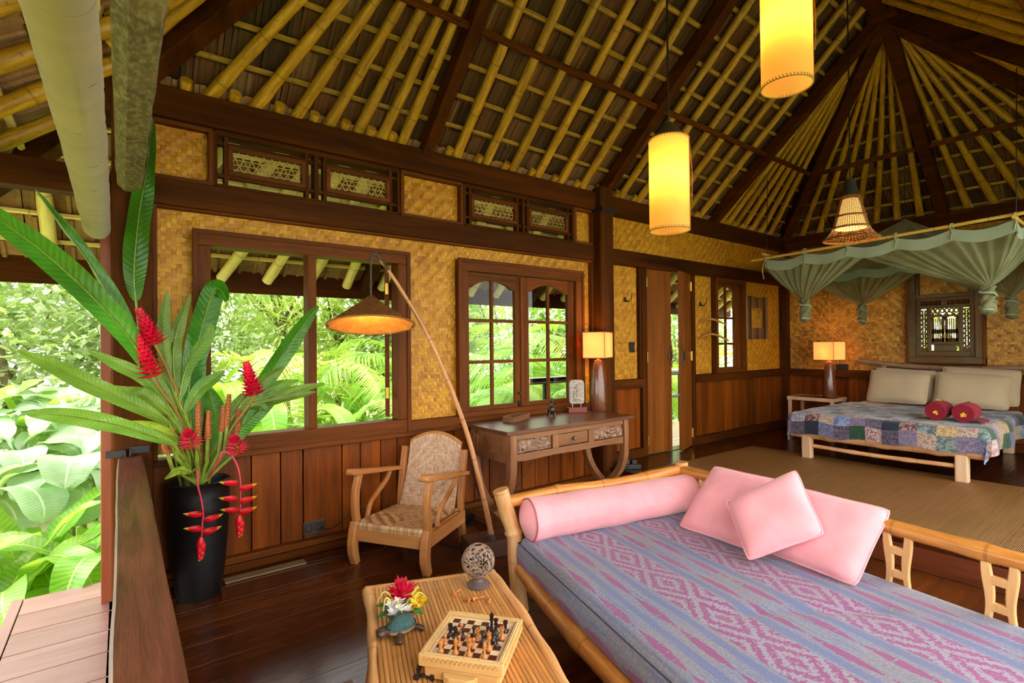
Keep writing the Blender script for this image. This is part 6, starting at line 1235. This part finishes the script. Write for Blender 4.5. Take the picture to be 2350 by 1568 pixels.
GL = [([(0.262, 3.520, 1.20), (0.304, 3.520, 1.400), (0.400, 3.480, 1.560), (0.420, 3.46, 1.651)], 'striped leaf rising right beside the red flowers'), ([(0.236, 3.520, 1.253), (0.190, 3.520, 1.553), (0.211, 3.520, 1.831)], 'upright slim leaf nearest the upper red flower'), ([(0.245, 3.520, 1.253), (0.241, 3.520, 1.528), (0.319, 3.520, 1.819)], 'slim upright leaf before the left window frame'), ([(0.29, 3.520, 1.13), (0.36, 3.50, 1.26), (0.43, 3.48, 1.32), (0.487, 3.46, 1.369)], 'striped leaf pointing right below the dark leaf'), ([(0.20, 3.50, 1.20), (0.11, 3.48, 1.33), (-0.02, 3.46, 1.42), (-0.135, 3.44, 1.495)], 'slim folded leaf crossing the post up to the left'), ([(0.22, 3.50, 1.12), (0.11, 3.46, 1.24), (0.02, 3.44, 1.27), (-0.078, 3.42, 1.308)], 'slim leaf pointing left just under the folded one'), ([(0.597, 3.580, 1.159), (0.736, 3.580, 1.302), (0.846, 3.580, 1.374)], 'uppermost slim leaf of the right-hand spray'), ([(0.597, 3.580, 1.159), (0.761, 3.580, 1.245), (0.941, 3.580, 1.284)], 'second slim leaf of the right-hand spray'), ([(0.597, 3.580, 1.151), (0.813, 3.580, 1.200), (1.106, 3.580, 1.255)], 'longest slim leaf of the right-hand spray, crossing the mullion'), ([(0.590, 3.580, 1.133), (0.787, 3.580, 1.165), (1.050, 3.580, 1.199)], 'lowest long slim leaf of the right-hand spray'), ([(0.573, 3.580, 1.107), (0.684, 3.580, 1.139), (0.740, 3.580, 1.101)], 'short curled leaf of the right-hand spray'), ([(0.261, 3.520, 0.977), (0.138, 3.520, 1.052), (0.020, 3.520, 1.100)], 'yellow-green leaf pointing left above the railing end'), ([(0.324, 3.520, 0.779), (0.260, 3.520, 0.802), (0.193, 3.520, 0.763)], 'small lime leaf drooping over the left vase rim'), ([(0.282, 3.520, 0.999), (0.139, 3.520, 1.382), (0.099, 3.520, 1.504)], 'slim leaf behind the lower red flower on the post'), ([(0.513, 3.580, 0.965), (0.537, 3.580, 1.097), (0.610, 3.580, 1.226)], 'short leaf behind the right red flower stem')]
for k, (b_, lb) in enumerate(GL):
    b0 = Vector(b_[0]); cut_leaf('ginger_leaf', lb, [(.37 + .03 * math.sin(k), 3.64, .685), tuple(b0.lerp(Vector((.38, 3.6, .8)), .4)), b_[0]], b_, .045 if k not in (12,) else .028, M_lime if k in (11, 12) else M_gin, 'slim ginger leaves in the vase', .35, (-.25 + .2 * math.sin(k * 2), -.9, .3 * math.cos(k)), k, .008)
M_redf = plain('ginger_red', srgb(206, 10, 52), .45, .25, 30)
RF = [((0.150, 3.450, 1.523), (0.088, 3.450, 1.685), 'upper red ginger flower before the corner post'), ((0.140, 3.450, 1.346), (0.082, 3.450, 1.545), 'long red ginger flower just below the uppermost one'), ((0.645, 3.450, 1.212), (0.607, 3.450, 1.380), 'red ginger flower standing in front of the open window'), ((0.318, 3.450, 0.955), (0.300, 3.42, 1.013), 'round spiky red flower low over the vase, left'), ((0.551, 3.450, 0.890), (0.531, 3.42, 0.955), 'round spiky red flower low over the vase, right')]
for k, (a, b, lb) in enumerate(RF):
    a, b = Vector(a), Vector(b); o = thing('red_ginger', lb, 'flower', (.37, 3.64, .69), 0, 'red ginger flowers in the vase'); ax_ = (b - a).normalized(); L = (b - a).length; rows = 11 if k < 3 else 5; mb = MB()
    p1 = ax_.cross(Vector((0, 1, 0))).normalized(); p2 = ax_.cross(p1)
    for i in range(rows):
        u = i / (rows - 1); nn_ = 9 if k < 3 else 13
        for j in range(nn_):
            t_ = 2 * PI * (j + .5 * (i % 2)) / nn_; rd = p1 * math.cos(t_) + p2 * math.sin(t_); c = a.lerp(b, u) + rd * .008; dr_ = (rd * (1.1 - .75 * u) + ax_ * (.35 + .9 * u)) if k < 3 else (rd * (1 - .5 * u) + ax_ * (.1 + u)); petal(mb, c, dr_, ax_, (.07 if k < 3 else .066) * (1 - .35 * u), .016 if k < 3 else .007)
    mb.build('bracts', M_redf, o, world=True); MB().tube(curve([(.38, 3.63, .69), tuple(a.lerp(Vector((.38, 3.6, .7)), .5) + Vector((.02, .02, .05))), tuple(a), tuple(b)], 6), [.008] * 13 + [.007, .006, .006, .005, .005, .004], 8).build('stem', plain('red_stem', srgb(140, 110, 50), .4), o, smooth=60, world=True)
M_brn = bamboo('brown_bracts', srgb(120, 52, 26), srgb(190, 112, 56), .022, .5, .7)
BS = [((0.355, 3.550, 0.833), (0.361, 3.550, 1.208)), ((0.404, 3.550, 0.826), (0.415, 3.550, 1.131)), ((0.254, 3.550, 0.873), (0.251, 3.550, 1.155)), ((0.496, 3.550, 0.866), (0.523, 3.550, 1.220)), ((0.468, 3.550, 0.869), (0.493, 3.550, 1.156)), ((0.555, 3.550, 0.858), (0.575, 3.550, 1.129)), ((0.231, 3.550, 0.813), (0.183, 3.550, 1.006))]
BLB = ['tallest brown scaly flower stalk at the centre of the vase', 'brown scaly stalk right of the tallest central one', 'brown scaly stalk left of the central pair', 'tall brown scaly stalk before the window sill', 'shorter brown stalk left of the one before the sill', 'rightmost brown scaly stalk in the vase', 'leftmost orange-brown stalk leaning out over the railing']
for (a, b), lb in zip(BS, BLB):
    a, b = Vector(a), Vector(b); m_ = a.lerp(b, .45); o = thing('flower_stalk', lb, 'stalk', (.37, 3.64, .69), 0, 'brown scaly stalks in the vase'); MB().tube([(.375, 3.63, .67), a, m_], [.011, .012, .012], 8).build('stem', M_stem, o, smooth=60, world=True)
    n_ = 30; MB().tube([m_.lerp(b, i / n_) for i in range(n_ + 1)], [(.0165 + .004 * (1 if i % 3 == 0 else 0)) * (1 - .35 * (i / n_) ** 3) for i in range(n_ + 1)], 9).build('scales', M_brn, o, smooth=40, world=True)
for k in range(10):   # bare green stems that fill the vase mouth
    a = R.uniform(0, 6.28); r_ = R.uniform(.02, .12); tag(MB().tube(curve([(.375 + r_ * .8 * math.cos(a), 3.67 + r_ * .8 * math.sin(a), .6), (.375 + r_ * math.cos(a) * 1.1, 3.67 + r_ * math.sin(a) * .9, .8), (.375 + r_ * math.cos(a) * 1.3 - .02, 3.64 + r_ * math.sin(a) * .8, 1.0 + R.uniform(-.05, .1))], 5), R.uniform(.004, .008), 6).build('cut_stem', M_stem, None, smooth=60), 'thin green cut stem rising out of the black vase', 'stem', 'bare green stems in the vase mouth')
tb_ = NT('claw_bract'); uv_ = tb_.n('SeparateXYZ', {0: tb_.n('TexCoord').outputs['UV']}); e_f = tb_.m('ADD', uv_.outputs[1], tb_.m('MULTIPLY', uv_.outputs[0], .0)); tb_.set(Base_Color=tb_.ramp(tb_.m('MAXIMUM', tb_.m('SUBTRACT', tb_.m('MULTIPLY', uv_.outputs[1], 1.0), .0), tb_.m('MULTIPLY', tb_.m('ABSOLUTE', tb_.m('SUBTRACT', uv_.outputs[0], .5)), 1.46)), [(.7, srgb(220, 14, 36)), (.8, srgb(240, 190, 30)), (.97, srgb(150, 170, 40))]), Roughness=.4); M_claw = tb_.mat; M_pinkst = plain('pink_stem', srgb(206, 60, 84), .4)
def claw(stem, br, tip, label):
    o = thing('hanging_heliconia', label, 'flower', stem[0], 0, 'hanging heliconia flowers'); c_ = curve(stem, 6); MB().tube(c_, [.0065 - .002 * i / len(c_) for i in range(len(c_))], 8).build('stem', M_pinkst, o, smooth=60, world=True)
    for p, s_ in br:
        p = Vector(p); base = p + Vector((-s_ * .03, 0, -.008))
        def f(u, v): t_ = v; a = (u - .5) * PI * 1.1; w = .033 * math.sin(PI * min(1, t_ * .9 + .1)) ** .8 * (1 - .55 * t_); q = base + Vector((s_ * .1 * t_, 0, .03 * t_ * t_ - .012 * t_)); return tuple(q + Vector((0, -math.sin(a) * w, -math.cos(a) * w + w * .35)))
        MB().grid(f, 10, 12).build('bract', M_claw, o, smooth=180, world=True)
    a, b = [Vector(q) for q in tip]
    for i in range(5):
        q0 = a.lerp(b, i * .17); s_ = 1 if i % 2 else -1
        def g(u, v): aa = 2 * PI * u; w = .021 * math.sin(PI * (.12 + .86 * v)) * (1 - i * .1); q = q0.lerp(q0.lerp(b, .62 + .07 * i), v); return tuple(q + Vector((math.cos(aa) * w + s_ * .005, math.sin(aa) * w * .7, 0)))
        MB().grid(g, 10, 10).build('bract', M_claw, o, smooth=180, world=True)
claw([(0.36, 3.55, .73), (0.347, 3.47, 0.80), (0.346, 3.43, .77), (0.344, 3.420, 0.721), (0.361, 3.420, 0.632), (0.369, 3.420, 0.555), (0.364, 3.420, 0.494), (0.362, 3.420, 0.428)], [((0.339, 3.420, 0.567), -1), ((0.404, 3.420, 0.528), 1), ((0.341, 3.420, 0.485), -1), ((0.395, 3.420, 0.458), 1)], ((0.362, 3.420, 0.428), (0.355, 3.420, 0.284)), 'hanging red and yellow heliconia dangling in front of the black vase')
claw([(.42, 3.6, .72), (0.458, 3.47, 0.837), (0.472, 3.440, 0.894), (0.515, 3.440, 0.868), (0.549, 3.440, 0.798), (0.563, 3.440, 0.718), (0.564, 3.440, 0.614), (0.562, 3.440, 0.506)], [((0.519, 3.440, 0.710), -1), ((0.588, 3.440, 0.670), 1), ((0.518, 3.440, 0.618), -1), ((0.588, 3.440, 0.594), 1), ((0.525, 3.440, 0.549), -1), ((0.588, 3.440, 0.529), 1)], ((0.562, 3.440, 0.506), (0.561, 3.440, 0.366)), 'hanging red and yellow heliconia right of the vase against the wainscot')
# ---------------------------------------------------------------- GARDEN
M_ban = leaf_mat('banana_leaf', srgb(90, 160, 34), srgb(176, 216, 84), srgb(214, 226, 140), 30, .5, .35); M_ban2 = leaf_mat('yellow_banana_leaf', srgb(130, 184, 44), srgb(196, 222, 110), srgb(226, 232, 160), 30, .5, .35); M_cal = leaf_mat('calathea_leaf', srgb(140, 176, 128), srgb(196, 218, 190), srgb(222, 232, 200), 40, .35, .3)
M_palm = leaf_mat('palm_leaf', srgb(90, 166, 40), srgb(176, 216, 90), srgb(190, 210, 110), 4, .45, .35); M_palm2 = leaf_mat('areca_leaf', srgb(160, 196, 56), srgb(216, 228, 130), srgb(226, 226, 140), 4, .45, .35); M_fern = leaf_mat('fern_leaf', srgb(110, 160, 56), srgb(196, 222, 150), srgb(200, 210, 150), 3, .45, .4)
M_bush = leaf_mat('bush_leaf', srgb(104, 140, 70), srgb(206, 220, 180), srgb(214, 224, 190), 3, .45, .35); M_bamf = leaf_mat('bamboo_leaf', srgb(150, 186, 60), srgb(226, 236, 150), srgb(206, 214, 130), 2, .45, .4); M_trunk = plain('trunk', srgb(104, 90, 66), .9, .3, 10)
def leafmesh(name, L, hw, droop, mat, fold=.25, prof=None, ripple=.02, nn=3):
    pts = [(0, 0, 0)]; e = math.radians(90); p = Vector((0, 0, 0)); st = L / 8
    for i in range(8): e -= droop / 8 * (1 + i * .25); p = p + Vector((math.cos(e), 0, math.sin(e))) * st; pts.append(tuple(p))
    c_ = curve(pts, 2); K = len(c_) - 1; prof = prof or (lambda t: max(0, math.sin(PI * min(1, max(0, (t - .12) / .88) * .98 + .02)) ** .6))
    def f(u, v):
        i = v * K; k = min(K - 1, int(i)); q = c_[k].lerp(c_[k + 1], i - k); d = (c_[k + 1] - c_[k]).normalized(); s_ = Vector((0, 1, 0)); n_ = d.cross(s_); a = 2 * u - 1; w = hw * prof(v) + .012 * (1 - v) * .5
        return tuple(q + s_ * a * w + n_ * (fold * abs(a) * w + ripple * math.sin(v * 15 + a * 2) * abs(a)))
    o = MB().grid(f, 2 * nn, 14).build(name, mat, None, smooth=180); COL.objects.unlink(o); return o
def frondmesh(name, L, lw, nl, droop, mat, leaflet, hang=.3, thin=.012):
    mb = MB(); p = Vector((0, 0, 0)); e = math.radians(88); st = L / 16; pts = [p.copy()]; dirs = []
    for i in range(16): e -= droop / 16 * (.4 + i * .11); d = Vector((math.cos(e), 0, math.sin(e))); p = p + d * st; pts.append(p.copy()); dirs.append(d)
    mb.tube(pts, [.012 * (1 - .8 * i / 16) for i in range(17)], 5)
    for i in range(nl):
        t_ = .22 + .78 * i / nl; k = min(15, int(t_ * 16)); q = pts[k].lerp(pts[k + 1], t_ * 16 - k); d = dirs[k]; ll = leaflet * math.sin(PI * (.12 + .8 * (t_ - .22) / .78)) ** .6
        for s_ in (-1, 1):
            dr = (d * .65 + Vector((0, s_, 0)) * .9 + d.cross(Vector((0, s_, 0))) * s_ * .0 + Vector((0, 0, -hang + .12 * R.uniform(-1, 1)))).normalized(); sd_ = dr.cross(Vector((0, 0, 1))).normalized() * thin
            m_ = q + dr * ll * .5 + Vector((0, 0, .02)); tip_ = q + dr * ll + Vector((0, 0, -.12 * ll))
            mb.add([q, m_ + sd_, tip_, m_ - sd_], [(0, 1, 2, 3)], [((.5, 0), (1, .5), (.5, 1), (0, .5))])
    o = mb.build(name, mat, None, smooth=180); COL.objects.unlink(o); return o
LM = {'cal': [leafmesh('leaf', .62 + .1 * k, .17 + .02 * k, .8 + .3 * k, M_cal, .15, lambda t: max(0, math.sin(PI * min(1, max(0, (t - .25) / .75))) ** .5)) for k in range(3)],
      'ban': [leafmesh('leaf', .95 + .15 * k, .10 + .015 * k, .7 + .35 * k, M_ban) for k in range(3)], 'yban': [leafmesh('leaf', .9 + .15 * k, .085 + .015 * k, .7 + .35 * k, M_ban2) for k in range(3)],
      'big': [leafmesh('leaf', 1.7 + .2 * k, .2, .8 + .3 * k, M_ban, .2) for k in range(2)],
      'palm': [frondmesh('frond', 1.5 + .2 * k, .5, 46, 1.3 + .25 * k, M_palm, .5) for k in range(3)], 'areca': [frondmesh('frond', 1.25 + .15 * k, .4, 44, 1.4 + .25 * k, M_palm2, .38) for k in range(3)], 'fern': [frondmesh('frond', 1.1 + .12 * k, .2, 70, 1.9 + .3 * k, M_fern, .2, .15, .008) for k in range(3)]}
def plant(name, label, cat, loc, kind, n, grp, sc=1.0, tilt=(12, 50), stem=True, az0=0):
    o = thing(name, label, cat, loc, 0, grp)
    for k in range(n):
        a = az0 + 2.399 * k + R.uniform(-.2, .2); tl = math.radians(tilt[0] + (tilt[1] - tilt[0]) * k / max(1, n - 1)); s_ = sc * R.uniform(.8, 1.15); m = LM[kind][k % len(LM[kind])]
        M4 = Matrix.Translation((.05 * math.cos(a) * sc, .05 * math.sin(a) * sc, R.uniform(0, .25) * sc)) @ Matrix.Rotation(a, 4, 'Z') @ Matrix.Rotation(tl, 4, 'Y') @ Matrix.Rotation(R.uniform(-.5, .5), 4, 'Z') @ Matrix.Scale(s_, 4)
        put(m.name.split('.')[0], m, o, M4)
    if stem: MB().tube([(0, 0, -1.0 - loc[2] if loc[2] > -1 else -.1), (0, 0, .2)], [.03 * sc, .02 * sc], 7).build('stem', M_stem if kind in ('cal', 'ban', 'yban', 'big') else M_trunk, o, smooth=60)
    return o
def cloud(name, label, cat, loc, rx, ry, rz, n, mat, lw, ll, grp, trunk=True, seed=1):
    """leafy crown: every leaf a folded quad, gathered in clumps"""
    o = thing(name, label, cat, (loc[0], loc[1], -1.0), 0, grp); mb = MB(); rr = random.Random(seed); c = Vector(loc); cl = []
    for _ in range(max(8, n // 60)):
        while True:
            q = Vector((rr.uniform(-1, 1), rr.uniform(-1, 1), rr.uniform(-1, 1)))
            if q.length < 1: break
        q = q.normalized() * (.55 + .45 * rr.random()); cl.append(c + Vector((q.x * rx, q.y * ry, q.z * rz)))
    for k in range(n):
        p = cl[k % len(cl)] + Vector((rr.gauss(0, .28), rr.gauss(0, .28), rr.gauss(0, .24))); d = Vector((rr.uniform(-1, 1), rr.uniform(-1, 1), rr.uniform(-.9, .35))).normalized(); s_ = d.cross(Vector((rr.uniform(-.4, .4), rr.uniform(-.4, .4), 1))).normalized() * lw * rr.uniform(.7, 1.3); L = ll * rr.uniform(.7, 1.3); m_ = p + d * L * .45
        mb.add([p, m_ + s_, p + d * L, m_ - s_], [(0, 1, 2), (0, 2, 3)], [((.5, 0), (1, .5), (.5, 1)), ((.5, 0), (.5, 1), (0, .5))])
    mb.build('foliage', mat, o, world=True, kind='stuff')
    if trunk:
        t0 = MB(); t0.tube(curve([(loc[0], loc[1], -1.05), (loc[0] + .1, loc[1], loc[2] * .4), (loc[0], loc[1], loc[2])], 5), [.09 - .005 * i for i in range(11)], 8); t0.build('trunk', M_trunk, o, smooth=60, world=True)
        for q in cl[:7]: MB().tube([(loc[0], loc[1], loc[2] - rz * .4), tuple(q)], [.035, .008], 6).build('branch', M_trunk, o, smooth=60, world=True)
    return o
G1, G2, G3, G4, G5 = 'pale broad-leaved plants beyond the deck', 'banana-leaved plants in the garden', 'feathery palms outside the windows', 'lacy ferns below the open window', 'leafy trees at the back of the garden'
# left opening
CALP = [(-1.0, 7.4, .5), (-.9, 5.6, -.05), (-.35, 5.8, .05), (-.75, 6.3, .25), (-.15, 6.5, .2), (-1.15, 6.8, .35), (-.45, 7.0, .45), (-1.5, 6.2, .1), (-.2, 6.0, .1)]
CLB = ['tall pale round-leaved plant at the back of the left opening', 'pale round-leaved plant left of the nearest one', 'pale round-leaved plant beside the post base', 'pale round-leaved plant in the middle of the left opening', 'pale round-leaved plant behind the post', 'pale round-leaved plant at the far left', 'farthest pale round-leaved plant under the bush', 'pale round-leaved plant cut by the left frame edge', 'low pale round-leaved plant beside the corner post']
for (x, y, z), lb in zip(CALP, CLB): plant('calathea', lb, 'plant', (x, y + .25, z + .12), 'cal', 12, G1, .88, (6, 66))
for (x, y, z), lb in zip([(-.72, 4.85, -.62), (-.28, 4.72, -.6), (-1.1, 5.0, -.55), (-.55, 5.15, -.4), (-.12, 5.0, -.45)], ['low bright banana-leaved plant at the deck corner', 'low banana-leaved plant nearest the railing post', 'low banana-leaved plant at the left frame edge', 'second row banana-leaved plant behind the deck', 'low banana-leaved plant close under the wall']): plant('banana_plant', lb, 'plant', (x, y, z), 'ban', 13, G2, .95, (4, 60))
plant('banana_plant', 'yellow upright leaf clump above the pale plants on the left', 'plant', (-.8, 7.4, .5), 'yban', 6, G2, .8, (5, 30)); plant('banana_plant', 'tall pale upright clump in front of the left bush', 'plant', (-.35, 7.6, .45), 'cal', 6, G2, 1.3, (3, 25))
# window 1
for k, (x, y, z, kd, n, s, lb) in enumerate([(.8, 7.0, -.35, 'yban', 10, 1.25, 'yellow-green clump low in the left half of the open window'), (1.35, 7.6, .0, 'ban', 9, 1.25, 'green clump behind the window mullion'), (1.9, 7.4, .1, 'yban', 9, 1.3, 'yellow-green clump right of the window mullion'), (2.5, 7.2, .1, 'ban', 8, 1.3, 'green clump at the right edge of the open window'), (2.35, 5.9, -.35, 'big', 5, .75, 'broad pale leaves at the window corner near the hinge'), (1.05, 8.4, .35, 'yban', 9, 1.3, 'farther yellow-green clump seen left of the mullion'), (3.0, 8.6, .5, 'yban', 9, 1.4, 'farther yellow clump seen under the lamp shade')]): plant('banana_plant', lb, 'plant', (x, y, z), kd, n, G2, s, (8, 58))
for x, y, z, lb in [(.95, 5.9, -.5, 'lacy fern at the lower left of the open window'), (1.45, 5.8, -.45, 'lacy fern under the window mullion'), (1.95, 5.9, -.25, 'lacy fern in the right half of the open window'), (2.2, 6.5, .05, 'high arching fern near the window hinge'), (.6, 6.2, -.5, 'lacy fern behind the red flower')]: plant('fern', lb, 'fern', (x, y, z), 'fern', 12, G4, 1.15, (15, 70))
for x, y, z, kd, n, s, lb in [(2.0, 8.2, .6, 'areca', 10, 1.2, 'yellow palm behind the lamp shade'), (2.9, 7.0, .1, 'areca', 10, 1.2, 'yellow palm right of the lamp shade'),
                              (3.9, 6.4, -.1, 'palm', 12, 1.1, 'near palm filling the left casement panes'), (4.6, 6.9, .1, 'areca', 12, 1.15, 'yellow-green palm behind the casement centre'), (5.4, 6.6, -.05, 'palm', 12, 1.1, 'palm filling the right casement panes'), (4.2, 7.8, .5, 'palm', 11, 1.3, 'farther palm rising over the left casement'), (5.6, 8.0, .6, 'palm', 11, 1.3, 'farther palm rising over the right casement'), (3.4, 6.0, -.6, 'fern', 12, 1.2, 'low fern at the foot of the left casement'), (4.9, 5.9, -.6, 'palm', 9, .8, 'low palm below the veranda rail'), (6.6, 7.2, .3, 'areca', 10, 1.2, 'palm seen past the corner post'), (7.6, 6.6, .1, 'palm', 10, 1.0, 'palm seen through the gap between the doors'), (8.6, 6.9, .2, 'areca', 10, 1.1, 'palm just right of the door gap'), (10.2, 6.8, .2, 'palm', 11, 1.2, 'palm seen through the narrow window'), (11.4, 7.2, .4, 'areca', 11, 1.2, 'yellow palm seen through the narrow window')]: plant('palm', lb, 'palm', (x, y, z), kd, n, G3, s, (10, 70))
plant('banana_plant', 'broad flat leaf clump low behind the stone relief', 'plant', (4.35, 5.75, -.35), 'big', 4, G2, .6, (10, 50)); plant('banana_plant', 'small clump beside the veranda rail end', 'plant', (4.9, 5.8, -.2), 'ban', 7, G2, .9, (8, 55))
# background trees
for k, (x, y, z, rx, ry, rz, n, m_, lw, ll, lb) in enumerate([(-1.3, 9.6, 1.6, 1.7, 1.0, 1.7, 5200, M_bush, .055, .17, 'grey-green small-leaved bush filling the left opening'), (.9, 10.2, 1.7, 1.1, 1.0, 2.2, 4200, M_bush, .045, .14, 'grey-green bush at the left of the open window'), (2.4, 10.5, 2.6, 1.5, 1.0, 1.7, 4200, M_bamf, .018, .24, 'feathery bamboo spreading across the open window'), (3.6, 11.0, 2.4, 1.6, 1.0, 2.2, 4200, M_bamf, .02, .24, 'feathery bamboo behind the lamp shade'), (5.2, 10.2, 1.4, 1.7, 1.0, 2.4, 5200, M_bush, .075, .2, 'tree behind the left casement'), (7.6, 10.2, 1.4, 1.9, 1.0, 2.4, 5200, M_bamf, .05, .24, 'tree behind the right casement'), (10.0, 9.8, 1.4, 1.9, 1.0, 2.4, 4600, M_bush, .07, .2, 'feathery tree beyond the door gap'), (12.8, 9.2, 1.6, 2.2, 1.2, 2.6, 5200, M_bush, .08, .2, 'tree behind the narrow window'), (15.5, 11.0, 2.2, 2.5, 1.5, 2.8, 3200, M_bush, .06, .18, 'farthest tree behind the narrow window'), (11.5, 2.4, 2.0, .8, 1.6, 1.8, 2600, M_bamf, .03, .2, 'leafy tree behind the carved window'), (-3.6, 10.5, 1.8, 1.8, 1.2, 2.4, 3000, M_bush, .05, .16, 'tree left of the bush beyond the frame edge'), (.9, 12.5, 2.6, 3.0, 1.0, 2.8, 4200, M_bush, .07, .2, 'far tree closing the garden on the left'), (6, 14, 3, 4.5, 1.0, 3.2, 5000, M_bush, .09, .26, 'far tree line closing the garden behind the palms'), (-2.0, 12.8, 2.6, 2.6, 1, 3, 4000, M_bush, .07, .2, 'far tree behind the left opening')]): cloud('tree', lb, 'tree', (x, y, z), rx, ry, rz, n, m_, lw, ll, G5, True, 40 + k)
# veranda behind the door
vd = thing('veranda', 'pale veranda deck outside the double door', None, kind='structure')
yy = 4.04
while yy < 5.5: MB().box(4.4, 9.0, yy, yy + .145, .11, .165).build('plank', wood('veranda_wood', srgb(170, 150, 120), srgb(206, 190, 160), 'X', 5, .4, .15, .1), vd, bevel=.003); yy += .15
vr = thing('veranda_rail', 'black lacquered bamboo railing outside the casement window', 'railing', (6.6, 5.35, .16))
M_lq = plain('black_lacquer', srgb(16, 16, 20), .15, .2, 5, Coat_Weight=.5); M_cutb = plain('cut_bamboo', srgb(190, 166, 110), .6)
for z, x0, r_ in ((1.02, 4.32, .05), (.62, 4.5, .035)):
    MB().tube([(x0 + .004, 5.35, z), (9.2, 5.35, z)], r_, 16).build('rail', M_lq, vr, smooth=60, world=True); MB().tube([(x0, 5.35, z), (x0 + .006, 5.35, z)], r_ * .98, 16).build('cut_end', M_cutb, vr, smooth=40, world=True)
for x in (4.62, 6.2, 7.7, 9.1): MB().tube([(x, 5.35, -.9), (x, 5.35, 1.0)], .035, 12).build('post', M_lq, vr, smooth=60, world=True)
